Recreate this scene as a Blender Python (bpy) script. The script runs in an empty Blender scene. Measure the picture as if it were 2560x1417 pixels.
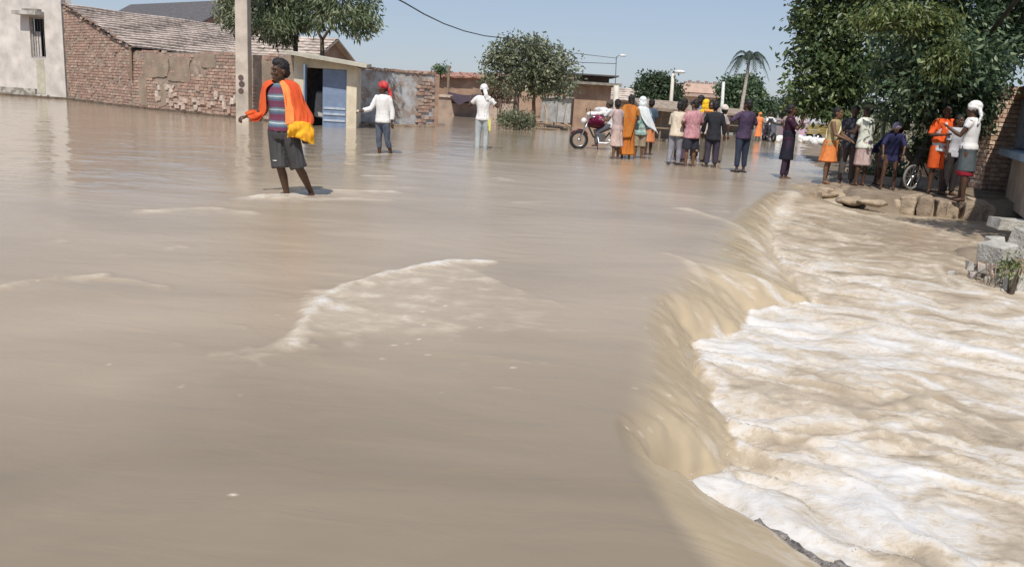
import bpy, bmesh, math, random
import numpy as np
from mathutils import Vector, Matrix, noise as mnoise

# ------------------------------------------------------------------ camera, sky, sun, exposure
scene = bpy.context.scene
FPX, W0, H0 = 2050.0, 2560.0, 1417.0
CAM_Z, ROLL = 1.35, 0.06
PITCH = math.atan(461.0 * math.cos(ROLL) / FPX)
_f = Vector((0, math.cos(PITCH), -math.sin(PITCH)))
_r0 = Vector((1, 0, 0)); _u0 = Vector((0, math.sin(PITCH), math.cos(PITCH)))
_R = _r0 * math.cos(ROLL) + _u0 * math.sin(ROLL)
_U = _u0 * math.cos(ROLL) - _r0 * math.sin(ROLL)
cam_d = bpy.data.cameras.new('camera')
cam_d.sensor_width = 36.0; cam_d.lens = 36.0 * FPX / W0
cam_d.clip_start = 0.05; cam_d.clip_end = 5000
cam = bpy.data.objects.new('camera', cam_d)
scene.collection.objects.link(cam)
cam.matrix_world = Matrix(((_R.x, _U.x, -_f.x, 0), (_R.y, _U.y, -_f.y, 0), (_R.z, _U.z, -_f.z, CAM_Z), (0, 0, 0, 1)))
scene.camera = cam

SUN_AZ = Vector((-0.13, -0.99)).normalized()      # horizontal direction towards the sun (behind the camera)
SUN_EL = math.radians(54)
world = bpy.data.worlds.new('World'); scene.world = world; world.use_nodes = True
wn = world.node_tree.nodes; wl = world.node_tree.links
bg = wn['Background']; bg.inputs['Strength'].default_value = 0.09
sky = wn.new('ShaderNodeTexSky'); sky.sky_type = 'NISHITA'; sky.sun_disc = False
sky.sun_elevation = SUN_EL
sky.sun_rotation = math.atan2(SUN_AZ.x, SUN_AZ.y)
sky.altitude = 0; sky.air_density = 1.0; sky.dust_density = 0.5; sky.ozone_density = 2.0
veil = wn.new('ShaderNodeMixRGB'); veil.inputs[0].default_value = 0.62; veil.inputs[2].default_value = (3.75, 4.4, 5.9, 1)   # even pale-blue haze over the whole sky
wl.new(sky.outputs['Color'], veil.inputs[1]); wl.new(veil.outputs[0], bg.inputs['Color'])
sun_d = bpy.data.lights.new('sun', 'SUN'); sun_d.energy = 3.6; sun_d.angle = math.radians(0.6)
sun_d.color = (1.0, 0.94, 0.84)
sun = bpy.data.objects.new('sun', sun_d); scene.collection.objects.link(sun)
_to_sun = Vector((SUN_AZ.x * math.cos(SUN_EL), SUN_AZ.y * math.cos(SUN_EL), math.sin(SUN_EL)))
sun.rotation_euler = _to_sun.to_track_quat('Z', 'Y').to_euler()
scene.view_settings.view_transform = 'Standard'; scene.view_settings.look = 'None'
scene.view_settings.exposure = 0.25; scene.view_settings.gamma = 1.0
scene.view_settings.use_curve_mapping = False
scene.render.engine = 'CYCLES'
scene.cycles.use_denoising = True
scene.cycles.max_bounces = 6; scene.cycles.diffuse_bounces = 3; scene.cycles.glossy_bounces = 3
scene.cycles.transmission_bounces = 3; scene.cycles.transparent_max_bounces = 4
scene.cycles.sample_clamp_indirect = 4.0
scene.cycles.caustics_reflective = False; scene.cycles.caustics_refractive = False

# ------------------------------------------------------------------ helpers
COL = scene.collection
rnd = random.Random(11)
def ray(px, py):
    return _f + _R * ((px - W0 / 2) / FPX) - _U * ((py - H0 / 2) / FPX)
def on(px, py, z=0.0):            # the point of the level z that lies in this direction
    d = ray(px, py); t = (z - CAM_Z) / d.z
    return Vector((d.x * t, d.y * t, z))
def far(px, py, Y):               # the point at distance Y in this direction
    d = ray(px, py); t = Y / d.y
    return Vector((d.x * t, Y, CAM_Z + d.z * t))

def tag(o, label=None, cat=None, group=None, kind=None):
    if label: o['label'] = label
    if cat: o['category'] = cat
    if group: o['group'] = group
    if kind or cat: o['kind'] = kind or 'thing'
    return o
def empty(name, loc=(0, 0, 0), rz=0.0, label=None, cat=None, group=None):
    o = bpy.data.objects.new(name, None); COL.objects.link(o)
    o.location = loc; o.rotation_euler = (0, 0, rz); o.empty_display_size = 0.2
    return tag(o, label, cat, group, 'thing' if label else None)
def link(name, me, material=None, parent=None, smooth=False):
    o = bpy.data.objects.new(name, me); COL.objects.link(o)
    if material is not None:
        for m in (material if isinstance(material, (list, tuple)) else [material]): me.materials.append(m)
    if smooth: me.polygons.foreach_set('use_smooth', np.ones(len(me.polygons), dtype=bool))
    if parent is not None: o.parent = parent
    return o
def mesh_from(verts, faces, name='m'):
    me = bpy.data.meshes.new(name); me.from_pydata([tuple(v) for v in verts], [], faces); me.update(); return me

class MB:
    """collects shapes for one mesh"""
    def __init__(s): s.v = []; s.f = []; s.mi = []
    def add(s, verts, faces, mi=0):
        b = len(s.v); s.v += [tuple(v) for v in verts]
        for f in faces: s.f.append([b + i for i in f]); s.mi.append(mi)
    def box(s, c, size, rz=0, mi=0, jit=0.0, M=None):
        cx, cy, cz = c; hx, hy, hz = size[0] / 2, size[1] / 2, size[2] / 2
        ca, sa = math.cos(rz), math.sin(rz); vs = []
        for z in (-hz, hz):
            for x, y in ((-hx, -hy), (hx, -hy), (hx, hy), (-hx, hy)):
                p = Vector((x, y, z))
                if M is not None: p = M @ p
                p = Vector((ca * p.x - sa * p.y, sa * p.x + ca * p.y, p.z))
                vs.append((cx + p.x + rnd.uniform(-jit, jit), cy + p.y + rnd.uniform(-jit, jit), cz + p.z + rnd.uniform(-jit, jit)))
        s.add(vs, [(0, 3, 2, 1), (4, 5, 6, 7), (0, 1, 5, 4), (1, 2, 6, 5), (2, 3, 7, 6), (3, 0, 4, 7)], mi)
    def tube(s, pts, radii, seg=8, mi=0, caps=True, sq=1.0):
        pts = [Vector(p) for p in pts]; n = len(pts)
        if not hasattr(radii, '__len__'): radii = [radii] * n
        rings = []
        for i, p in enumerate(pts):
            d = (pts[min(i + 1, n - 1)] - pts[max(i - 1, 0)])
            if d.length < 1e-9: d = Vector((0, 0, 1))
            d.normalize()
            a = Vector((1, 0, 0)) if abs(d.x) < 0.9 else Vector((0, 1, 0))
            x = (a - d * a.dot(d)).normalized(); y = d.cross(x)
            r = radii[i]; rx, ry = (r if hasattr(r, '__len__') else (r, r * sq))
            rings.append([p + x * (rx * math.cos(2 * math.pi * k / seg)) + y * (ry * math.sin(2 * math.pi * k / seg)) for k in range(seg)])
        vs = [v for r in rings for v in r]; fs = []
        for i in range(n - 1):
            for k in range(seg):
                k2 = (k + 1) % seg
                fs.append((i * seg + k, i * seg + k2, (i + 1) * seg + k2, (i + 1) * seg + k))
        if caps:
            fs.append(tuple(reversed(range(seg)))); fs.append(tuple((n - 1) * seg + k for k in range(seg)))
        s.add(vs, fs, mi)
    def ell(s, c, r, seg=12, rings=8, mi=0, M=None):
        vs = [Vector((0, 0, -1))]
        for i in range(1, rings):
            t = math.pi * i / rings - math.pi / 2
            for k in range(seg):
                a = 2 * math.pi * k / seg
                vs.append(Vector((math.cos(t) * math.cos(a), math.cos(t) * math.sin(a), math.sin(t))))
        vs.append(Vector((0, 0, 1)))
        out = []
        for v in vs:
            p = Vector((v.x * r[0], v.y * r[1], v.z * r[2]))
            if M is not None: p = M @ p
            out.append(p + Vector(c))
        fs = []
        for k in range(seg): fs.append((0, 1 + (k + 1) % seg, 1 + k))
        for i in range(rings - 2):
            for k in range(seg):
                a = 1 + i * seg + k; b = 1 + i * seg + (k + 1) % seg
                fs.append((a, b, b + seg, a + seg))
        top = len(vs) - 1; b0 = 1 + (rings - 2) * seg
        for k in range(seg): fs.append((b0 + k, b0 + (k + 1) % seg, top))
        s.add(out, fs, mi)
    def poly_prism(s, pts, h, mi=0):     # pts: ground outline (x,y), from z0 to z0+h
        z0, z1 = h; n = len(pts)
        vs = [(p[0], p[1], z0) for p in pts] + [(p[0], p[1], z1) for p in pts]
        fs = [tuple(reversed(range(n))), tuple(range(n, 2 * n))]
        for i in range(n):
            j = (i + 1) % n; fs.append((i, j, n + j, n + i))
        s.add(vs, fs, mi)
    def torus(s, c, R, r, axis='y', seg=28, sub=8, mi=0, M=None):
        vs = []; fs = []
        for i in range(seg):
            a = 2 * math.pi * i / seg
            for k in range(sub):
                b = 2 * math.pi * k / sub
                q = R + r * math.cos(b)
                p = Vector((q * math.cos(a), r * math.sin(b), q * math.sin(a)))
                if M is not None: p = M @ p
                vs.append(p + Vector(c))
                fs.append((i * sub + k, i * sub + (k + 1) % sub, ((i + 1) % seg) * sub + (k + 1) % sub, ((i + 1) % seg) * sub + k))
        s.add(vs, fs, mi)
    def mesh(s, name='m'):
        me = bpy.data.meshes.new(name); me.from_pydata(s.v, [], s.f)
        if any(s.mi): me.polygons.foreach_set('material_index', s.mi)
        me.update(); return me
    def build(s, name, material, parent=None, smooth=False):
        return link(name, s.mesh(name), material, parent, smooth)

def slabpoly(verts4, thick):
    """closed thin slab from a planar-ish polygon, thickened against its normal"""
    vs = [Vector(v) for v in verts4]; n = len(vs)
    nor = (vs[1] - vs[0]).cross(vs[2] - vs[0]).normalized()
    lo = [v - nor * thick for v in vs]
    fs = [tuple(range(n)), tuple(reversed(range(n, 2 * n)))]
    for i in range(n):
        j = (i + 1) % n; fs.append((j, i, n + i, n + j))
    return vs + lo, fs

def bevel_mesh(me, w=0.01, seg=2):
    bm = bmesh.new(); bm.from_mesh(me)
    bmesh.ops.bevel(bm, geom=list(bm.edges), offset=w, segments=seg, profile=0.6, affect='EDGES')
    bm.to_mesh(me); bm.free(); return me
def recalc(me):
    bm = bmesh.new(); bm.from_mesh(me); bmesh.ops.recalc_face_normals(bm, faces=bm.faces); bm.to_mesh(me); bm.free(); return me

def remesh(mb, voxel=0.014, smooth=3, fold=0.0, fscale=6.0, stretch=0.35, seed=0):
    """one continuous skin over all the shapes in mb"""
    me = mb.mesh('tmp'); recalc(me)
    o = bpy.data.objects.new('tmp', me); COL.objects.link(o)
    m = o.modifiers.new('r', 'REMESH'); m.mode = 'VOXEL'; m.voxel_size = voxel; m.adaptivity = 0.0
    if smooth:
        sm = o.modifiers.new('s', 'SMOOTH'); sm.factor = 0.5; sm.iterations = smooth
    dg = bpy.context.evaluated_depsgraph_get(); dg.update()
    out = bpy.data.meshes.new_from_object(o.evaluated_get(dg))
    bpy.data.objects.remove(o); bpy.data.meshes.remove(me)
    out.materials.clear()
    if fold > 0:
        n = len(out.vertices); co = np.empty(n * 3); no = np.empty(n * 3)
        out.vertices.foreach_get('co', co); out.vertices.foreach_get('normal', no)
        co = co.reshape(-1, 3); no = no.reshape(-1, 3)
        d = gnoise(co[:, 0] * fscale * 1.7 + co[:, 1] * fscale * 1.3 + seed * 7.1, co[:, 2] * fscale * stretch + co[:, 1] * 2.0 + seed * 3.3, 5 + seed)
        d = (1 - np.abs(d) * 2.2) * 0.8
        co = co + no * (d * fold)[:, None]
        out.vertices.foreach_set('co', co.ravel()); out.update()
    return out

# numpy gradient noise
_gt = {}
def _grad(seed):
    k = int(seed) % 97
    if k not in _gt:
        a = np.random.RandomState(1000 + k).rand(65536).astype(np.float32) * np.float32(2 * np.pi)
        _gt[k] = (np.cos(a), np.sin(a))
    return _gt[k]
def gnoise(x, y, seed=0):
    x = np.asarray(x, np.float32); y = np.asarray(y, np.float32)
    x0 = np.floor(x); y0 = np.floor(y); fx = x - x0; fy = y - y0
    ix = x0.astype(np.int32); iy = y0.astype(np.int32)
    gxt, gyt = _grad(seed)
    u = fx * fx * (3 - 2 * fx); v = fy * fy * (3 - 2 * fy)
    def g(ox, oy):
        k = ((ix + ox) & 255) * 256 + ((iy + oy) & 255)
        return gxt[k] * (fx - ox) + gyt[k] * (fy - oy)
    n0 = g(0, 0); n0 = n0 + (g(1, 0) - n0) * u
    n1 = g(0, 1); n1 = n1 + (g(1, 1) - n1) * u
    return (n0 + (n1 - n0) * v) * 1.5
def fbm(x, y, oct=4, seed=0, gain=0.5, lac=2.03):
    a = 1.0; s = 0; t = 0
    for i in range(oct):
        s = s + a * gnoise(x, y, seed + i * 17); t += a; a *= gain
        x = x * lac + 3.1; y = y * lac + 1.7
    return s / t
def ridged(x, y, oct=4, seed=0):
    a = 1.0; s = 0; t = 0
    for i in range(oct):
        s = s + a * (1 - np.abs(gnoise(x, y, seed + i * 13)) * 2.0); t += a; a *= 0.5
        x = x * 2.1 + 5.2; y = y * 2.1 + 1.3
    return s / t
def sstep(a, b, x):
    t = np.clip((x - a) / (b - a + 1e-12), 0, 1); return t * t * (3 - 2 * t)

# ------------------------------------------------------------------ materials
MATS = {}
def nodes_of(name):
    m = bpy.data.materials.new(name); m.use_nodes = True
    nt = m.node_tree; return m, nt, nt.nodes, nt.links, nt.nodes['Principled BSDF']
def ramp(n, stops):
    r = n.new('ShaderNodeValToRGB'); e = r.color_ramp.elements
    while len(e) < len(stops): e.new(0.5)
    for i, (p, c) in enumerate(stops):
        e[i].position = p; e[i].color = (c[0], c[1], c[2], 1)
    return r
def mat(name, col, rough=0.8, var=0.18, scale=6.0, bump=0.15, bscale=40.0, metal=0.0, col2=None, spec=0.4, detail=5.0, stretch=(1, 1, 1)):
    if name in MATS: return MATS[name]
    m, nt, n, l, b = nodes_of(name)
    tc = n.new('ShaderNodeTexCoord'); mp = n.new('ShaderNodeMapping'); mp.inputs['Scale'].default_value = stretch
    oi = n.new('ShaderNodeObjectInfo'); ad = n.new('ShaderNodeVectorMath'); ad.operation = 'ADD'
    mul = n.new('ShaderNodeMath'); mul.operation = 'MULTIPLY'; mul.inputs[1].default_value = 37.0
    l.new(oi.outputs['Random'], mul.inputs[0]); l.new(tc.outputs['Object'], ad.inputs[0]); l.new(mul.outputs[0], ad.inputs[1])
    l.new(ad.outputs[0], mp.inputs['Vector'])
    nz = n.new('ShaderNodeTexNoise'); nz.inputs['Scale'].default_value = scale; nz.inputs['Detail'].default_value = detail
    l.new(mp.outputs[0], nz.inputs['Vector'])
    c2 = col2 or tuple(c * (1 - var) for c in col); c1 = col if col2 else tuple(min(1, c * (1 + var)) for c in col)
    r = ramp(n, [(0.32, c2), (0.68, c1)]); l.new(nz.outputs['Fac'], r.inputs['Fac'])
    l.new(r.outputs[0], b.inputs['Base Color'])
    b.inputs['Roughness'].default_value = rough; b.inputs['Metallic'].default_value = metal
    b.inputs['Specular IOR Level'].default_value = spec
    if bump:
        nb = n.new('ShaderNodeTexNoise'); nb.inputs['Scale'].default_value = bscale; nb.inputs['Detail'].default_value = 4
        l.new(mp.outputs[0], nb.inputs['Vector'])
        bp = n.new('ShaderNodeBump'); bp.inputs['Strength'].default_value = bump; bp.inputs['Distance'].default_value = 0.02
        l.new(nb.outputs['Fac'], bp.inputs['Height']); l.new(bp.outputs[0], b.inputs['Normal'])
    MATS[name] = m; return m
def cloth(col, name=None, rough=0.9, var=0.12):
    return mat(name or 'cloth_%02x%02x%02x' % tuple(int(max(0, min(1, c)) * 255) for c in col), col, rough, var, 14, 0.25, 160, spec=0.2)
def two_tone(name, c1, c2, scale=9.0, thr=0.5, rough=0.9, width=0.04, kind='noise', bump=0.3, bscale=60, stretch=(1, 1, 1), c3=None):
    """blotches of one colour on another (prints, peeling paint, moss)"""
    if name in MATS: return MATS[name]
    m, nt, n, l, b = nodes_of(name)
    tc = n.new('ShaderNodeTexCoord'); mp = n.new('ShaderNodeMapping'); mp.inputs['Scale'].default_value = stretch
    l.new(tc.outputs['Object'], mp.inputs['Vector'])
    if kind == 'noise':
        nz = n.new('ShaderNodeTexNoise'); nz.inputs['Scale'].default_value = scale; nz.inputs['Detail'].default_value = 7; nz.inputs['Roughness'].default_value = 0.62
        out = nz.outputs['Fac']
    else:
        nz = n.new('ShaderNodeTexVoronoi'); nz.inputs['Scale'].default_value = scale; out = nz.outputs['Distance']
    l.new(mp.outputs[0], nz.inputs['Vector'])
    st = [(max(0, thr - width), c1), (min(1, thr + width), c2)]
    if c3: st.append((min(1, thr + width + 0.15), c3))
    r = ramp(n, st); l.new(out, r.inputs['Fac'])
    n2 = n.new('ShaderNodeTexNoise'); n2.inputs['Scale'].default_value = scale * 0.35 + 1; n2.inputs['Detail'].default_value = 6
    l.new(mp.outputs[0], n2.inputs['Vector'])
    r2 = ramp(n, [(0.3, (0.72, 0.72, 0.72)), (0.7, (1.1, 1.1, 1.1))]); l.new(n2.outputs['Fac'], r2.inputs['Fac'])
    mx = n.new('ShaderNodeMixRGB'); mx.blend_type = 'MULTIPLY'; mx.inputs[0].default_value = 1
    l.new(r.outputs[0], mx.inputs[1]); l.new(r2.outputs[0], mx.inputs[2]); l.new(mx.outputs[0], b.inputs['Base Color'])
    b.inputs['Roughness'].default_value = rough; b.inputs['Specular IOR Level'].default_value = 0.25
    if bump:
        nb = n.new('ShaderNodeTexNoise'); nb.inputs['Scale'].default_value = bscale; nb.inputs['Detail'].default_value = 5
        l.new(mp.outputs[0], nb.inputs['Vector'])
        bp = n.new('ShaderNodeBump'); bp.inputs['Strength'].default_value = bump; bp.inputs['Distance'].default_value = 0.03
        l.new(nb.outputs['Fac'], bp.inputs['Height']); l.new(bp.outputs[0], b.inputs['Normal'])
    MATS[name] = m; return m
def leaf_mat(name, dark, mid, light):
    if name in MATS: return MATS[name]
    m, nt, n, l, b = nodes_of(name)
    at = n.new('ShaderNodeAttribute'); at.attribute_name = 'tint'
    r = ramp(n, [(0.0, dark), (0.55, mid), (1.0, light)]); l.new(at.outputs['Fac'], r.inputs['Fac'])
    l.new(r.outputs[0], b.inputs['Base Color']); b.inputs['Roughness'].default_value = 0.42
    b.inputs['Specular IOR Level'].default_value = 0.5
    tr = n.new('ShaderNodeBsdfTranslucent'); l.new(r.outputs[0], tr.inputs['Color'])
    mx = n.new('ShaderNodeMixShader'); mx.inputs[0].default_value = 0.30
    l.new(b.outputs[0], mx.inputs[1]); l.new(tr.outputs[0], mx.inputs[2])
    l.new(mx.outputs[0], n['Material Output'].inputs['Surface'])
    MATS[name] = m; return m
SKIN = mat('skin', (0.085, 0.043, 0.026), 0.45, 0.12, 8, 0.05, 80)
SKIN2 = mat('skin_light', (0.16, 0.085, 0.05), 0.5, 0.12, 8, 0.05, 80)
HAIR = mat('hair', (0.012, 0.010, 0.010), 0.5, 0.3, 30, 0.5, 120)
BRICK = [mat('brick_%d' % i, c, 0.9, 0.28, 9, 0.5, 40) for i, c in enumerate([(0.38, 0.25, 0.20), (0.42, 0.285, 0.225), (0.34, 0.225, 0.18), (0.44, 0.33, 0.265), (0.31, 0.235, 0.195)])]
MORTAR = mat('mortar', (0.31, 0.245, 0.20), 0.95, 0.3, 5, 0.6, 30)
CONC = mat('concrete', (0.42, 0.40, 0.37), 0.9, 0.2, 4, 0.4, 30)
CONC_D = mat('concrete_dark', (0.24, 0.22, 0.19), 0.9, 0.3, 5, 0.6, 25)
WOOD = mat('weathered_wood', (0.24, 0.18, 0.13), 0.85, 0.3, 5, 0.4, 30, stretch=(1, 1, 6))
WOOD_L = mat('pale_wood', (0.48, 0.36, 0.24), 0.85, 0.25, 5, 0.3, 30)
BLACK = mat('black_rubber', (0.018, 0.018, 0.018), 0.7, 0.2, 9, 0.1)
STEEL = mat('steel', (0.55, 0.55, 0.56), 0.3, 0.1, 9, 0.05, metal=0.9)
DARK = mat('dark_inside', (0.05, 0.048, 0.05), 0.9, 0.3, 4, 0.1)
TIN = mat('tin_sheet', (0.40, 0.40, 0.40), 0.45, 0.25, 3, 0.2, 20, metal=0.35)
CREAM = two_tone('cream_plaster', (0.62, 0.54, 0.40), (0.70, 0.63, 0.50), 3, 0.45, width=0.2)
WHITEW = mat('white_sack', (0.72, 0.70, 0.68), 0.85, 0.12, 10, 0.4, 40)
BARK = mat('bark', (0.10, 0.075, 0.055), 0.95, 0.35, 8, 0.8, 30, stretch=(1, 1, 0.25))
# ------------------------------------------------------------------ ground under and around the flood
def axis(segs):
    out = []
    for a, b, s in segs: out += list(np.arange(a, b, s))
    return np.array(out)
def sheet(X, Y, Z, name, material):
    r, c = X.shape
    me = bpy.data.meshes.new(name)
    co = np.stack([X, Y, Z], -1).reshape(-1, 3)
    i = np.arange(r * c).reshape(r, c)
    q = np.stack([i[:-1, :-1], i[:-1, 1:], i[1:, 1:], i[1:, :-1]], -1).reshape(-1, 4)
    me.vertices.add(len(co)); me.vertices.foreach_set('co', co.ravel())
    me.loops.add(q.size); me.loops.foreach_set('vertex_index', q.ravel())
    me.polygons.add(len(q)); me.polygons.foreach_set('loop_start', np.arange(0, q.size, 4)); me.polygons.foreach_set('loop_total', np.full(len(q), 4))
    me.polygons.foreach_set('use_smooth', np.ones(len(q), dtype=bool))
    me.update(calc_edges=True); me.validate()
    o = bpy.data.objects.new(name, me); COL.objects.link(o); me.materials.append(material)
    return o
BANK_Y = np.array([14.62, 15.2, 17.5, 21, 30, 45, 70, 130.0]); BANK_X = np.array([5.3, 5.55, 6.2, 7.2, 9.5, 14.5, 24, 46.0])
def bank_in(X, Y):
    xb = np.interp(Y, BANK_Y, BANK_X)
    return np.minimum(X - xb, (Y - 14.62))
def ground_z(X, Y):
    d = bank_in(X, Y)
    z = -1.1 + 1.12 * sstep(0.2, 0.55, d) + 0.04 * fbm(X * 0.6, Y * 0.6, 3, 5) * sstep(0, 0.5, d)
    z = z + 0.1 * sstep(3, 25, d)
    z = np.maximum(z, -1.1 + 1.5 * sstep(95, 118, Y))
    z = np.maximum(z, -1.1 + 1.4 * sstep(60, 80, -X - 0.25 * Y + 25))
    return z
gx = axis([(-1800, -200, 100), (-200, -60, 10), (-60, 0, 3), (0, 40, 0.4), (40, 80, 4), (80, 200, 15), (200, 1801, 100)])
gy = axis([(-60, 8, 6), (8, 34, 0.4), (34, 130, 3), (130, 300, 20), (300, 2501, 150)])
GX, GY = np.meshgrid(gx, gy)
DIRT = two_tone('dirt', (0.20, 0.155, 0.115), (0.30, 0.24, 0.18), 1.3, 0.5, 0.95, 0.15, bump=0.7, bscale=12)
ground = tag(sheet(GX, GY, ground_z(GX, GY), 'ground', DIRT), kind='structure')

# ------------------------------------------------------------------ the flood: a calm upper sheet that pours over the broken road edge
CREST = [(1800, 1600), (1735, 1417), (1680, 1340), (1625, 1250), (1560, 1165), (1530, 1060), (1560, 900), (1590, 800), (1640, 700), (1705, 620), (1790, 560), (1880, 505), (1925, 475), (1950, 462)]
FOOT = [(2500, 1600), (2160, 1417), (2010, 1330), (1880, 1270), (1775, 1250), (1690, 1195), (1665, 1165), (1790, 1135), (1835, 1080), (1815, 1020), (1770, 950), (1742, 890), (1735, 818), (1850, 796), (1868, 745), (2020, 728), (1985, 690), (1930, 625), (1928, 570), (1945, 510), (1985, 482), (2000, 472)]
cw = np.array([on(a, b, 0)[:2] for a, b in CREST]); fw = np.array([on(a, b, -0.22)[:2] for a, b in FOOT])
cw = cw[np.argsort(cw[:, 1])]; fw = fw[np.argsort(fw[:, 1])]
rows = []; y = 0.9
while y < 125: rows.append(y); y *= 1.0052
rows = np.array(rows); us = np.linspace(-0.95, 0.95, 640)
UY, UU = np.meshgrid(rows, us, indexing='ij')
X = UU * (UY + 1.5); Y = UY + 0 * UU
YW = Y + 0.10 * fbm(X * 2.5, Y * 2.5, 3, 91) * sstep(0, 1, X)
Xc = np.interp(YW, cw[:, 1], cw[:, 0]); Xf = np.interp(YW, fw[:, 1], fw[:, 0])
Xf = Xf + 0.09 * fbm(X * 5, Y * 5, 4, 77) * sstep(1.5, 3.0, Y)
Xf = np.maximum(Xf, Xc + 0.12)
t = np.clip((X - Xc) / (Xf - Xc), 0, 1.0)
pw = 1.15 + 0.55 * sstep(2.6, 4.2, Y); slope = t ** pw * (1 - 0.25 * (1 - t)) ; slope = np.clip(slope, 0, 1)
fade = 1 - np.maximum(sstep(13.2, 15.0, Y) * sstep(6.1, 5.1, X), sstep(15.2, 16.5, Y))                         # the step dies out at the far bank
ZL = -0.24 - 0.08 * sstep(13.5, 6, Y)
X = X.astype(np.float32); Y = Y.astype(np.float32)
low = sstep(-0.01, 0.05, X - Xf) * fade                  # 1 in the lower pool
wd = np.maximum(X - Xf, 0)
# calm ripples of the upper sheet
dist = np.sqrt(X * X + Y * Y)
calm = 1 - low
amp = 0.004 * sstep(2, 6, dist) + 0.003 + 0.007 * sstep(9, 13, Y) * sstep(30, 20, Y) * sstep(2, -3, X)
rip = fbm(X * 1.1 + 0.4 * Y, Y * 1.6, 4, 3) * amp * 1.3 + fbm(X * 0.35, Y * 0.5, 2, 8) * 0.006
Z = rip * calm
Z += ZL * slope * fade
# grooves running down the sheet
gro = sstep(0.02, 0.5, t) * (1 - sstep(0.95, 1.0, t)) * fade
Z += gro * (0.003 * fbm(X * 3.5 - Y * 1.5, Y * 7.0 + X * 3, 3, 43) + 0.007 * fbm(X * 1.3 + Y * 1.2, Y * 3.2, 3, 41) + 0.02 * fbm(X * 0.8, Y * 1.4, 2, 42))
near_pool = (X > Xc - 0.8) & (Y < 17.5)                 # only there is the rough water worked out
def part(fn, *arrs):
    out = np.zeros_like(X); out[near_pool] = fn(*[a[near_pool] for a in arrs]); return out
# turbulent lower pool, streaks along the current
ang = math.radians(-24); ca, sa = math.cos(ang), math.sin(ang)
A = X * ca + Y * sa; B = -X * sa + Y * ca
wx = part(lambda a, b: fbm(a * 0.9, b * 0.9, 3, 21) * 0.5, A, B); wy = part(lambda a, b: fbm(a * 0.9 + 9, b * 0.9, 3, 22) * 0.5, A, B)
r1 = part(lambda a, b: ridged(a * 0.85, b * 1.8, 4, 31), A + wx, B + wy)
r2 = ridged((A + wx) * 2.3, (B + wy) * 5.0, 2, 35)
lumps = part(lambda a, b, c, d: fbm(a * 3.2 + c * 2, b * 4.5 + d * 2, 4, 37), A, B, wx, wy)
tamp = (0.026 + 0.055 * np.exp(-wd / 0.7) + 0.012 * sstep(7, 3, Y)) * (0.45 + 0.55 * sstep(13.5, 6, Y))
crisp = part(lambda a, b: ridged(a * 7.0, b * 10.0, 3, 39), A + wx * .5, B + wy * .5)
pool = low * (0.009 * (crisp - 0.4) * sstep(9, 4, Y) + tamp * (r1 - 0.35) * 1.25 + 0.022 * (r2 - 0.4) + 0.026 * lumps * (0.5 + np.exp(-wd / 1.2)))
big = part(lambda a, b: fbm(a * 0.55, b * 0.8, 2, 55), A, B)
Z += pool + low * (big * 0.07 - 0.05 * sstep(0, 4, wd))
# standing wave and foam strokes, given along their crest lines
foam = np.zeros_like(X); sunlit_slope = np.zeros_like(X)
def seg_dist(X, Y, P, Q):
    dx, dy = Q[0] - P[0], Q[1] - P[1]; L2 = dx * dx + dy * dy + 1e-9
    s = np.clip(((X - P[0]) * dx + (Y - P[1]) * dy) / L2, 0, 1)
    return np.hypot(X - (P[0] + s * dx), Y - (P[1] + s * dy)), ((X - P[0]) * dy - (Y - P[1]) * dx) / math.sqrt(L2), s
def stroke(pix, width, strength, lift=0.0, tail=0.0, taper=True, seed=0, z=0.0):
    """a line of broken water; tail = how far the foam trails off on the near side"""
    pts = [on(a, b, z)[:2] for a, b in pix]; mg = 3 * max(width, tail) + 0.1
    y0 = min(p[1] for p in pts) - mg; y1 = max(p[1] for p in pts) + mg; x0 = min(p[0] for p in pts) - mg; x1 = max(p[0] for p in pts) + mg
    i0, i1 = np.searchsorted(rows, [y0, y1])
    jj = np.where(((X[i0:i1] > x0) & (X[i0:i1] < x1)).any(0))[0]
    if len(jj) == 0 or i1 <= i0: return
    w = (slice(i0, i1), slice(jj[0], jj[-1] + 1)); X_, Y_ = X[w], Y[w]
    D = np.full_like(X_, 1e9); S = np.zeros_like(X_); T = np.zeros_like(X_); nseg = len(pts) - 1
    for q, (P, Q) in enumerate(zip(pts[:-1], pts[1:])):
        d, sg, tt = seg_dist(X_, Y_, P, Q); m = d < D; D = np.where(m, d, D); S = np.where(m, sg, S); T = np.where(m, (q + tt) / nseg, T)
    sc = max(0.3, pts[0][1] * 0.2)
    jag = fbm(X_ * 5 / sc, Y_ * 5 / sc, 3, 200 + seed) * 0.8 + fbm(X_ * 1.6 / sc, Y_ * 1.6 / sc, 2, 230 + seed)
    core = np.exp(-(D / (width * (1 + 1.3 * jag).clip(0.15))) ** 2)
    side = np.where(S > 0, D, 1e3)                        # near side of the line
    ends = sstep(-0.02, 0.16, T + 0.10 * jag) * sstep(1.02, 0.8, T); tl = np.exp(-(side / max(tail, 1e-3)) ** 1.5) * ends if tail > 0 else 0
    lace = 0.45 + 0.55 * sstep(-0.1, 0.45, fbm(X_ * 3.4 / sc, Y_ * 4.6 / sc, 5, 260 + seed))
    foam[w] = np.maximum(foam[w], strength * np.clip(core * (0.75 + 0.6 * jag), 0, 1))
    if tail > 0: foam[w] = np.maximum(foam[w], strength * 0.78 * tl * lace)
    if lift: Z[w] += lift * core * (0.8 + 0.5 * jag) + (lift * 0.5 * tl * (0.3 + r2[w] * 0.5) if tail > 0 else 0)
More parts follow.
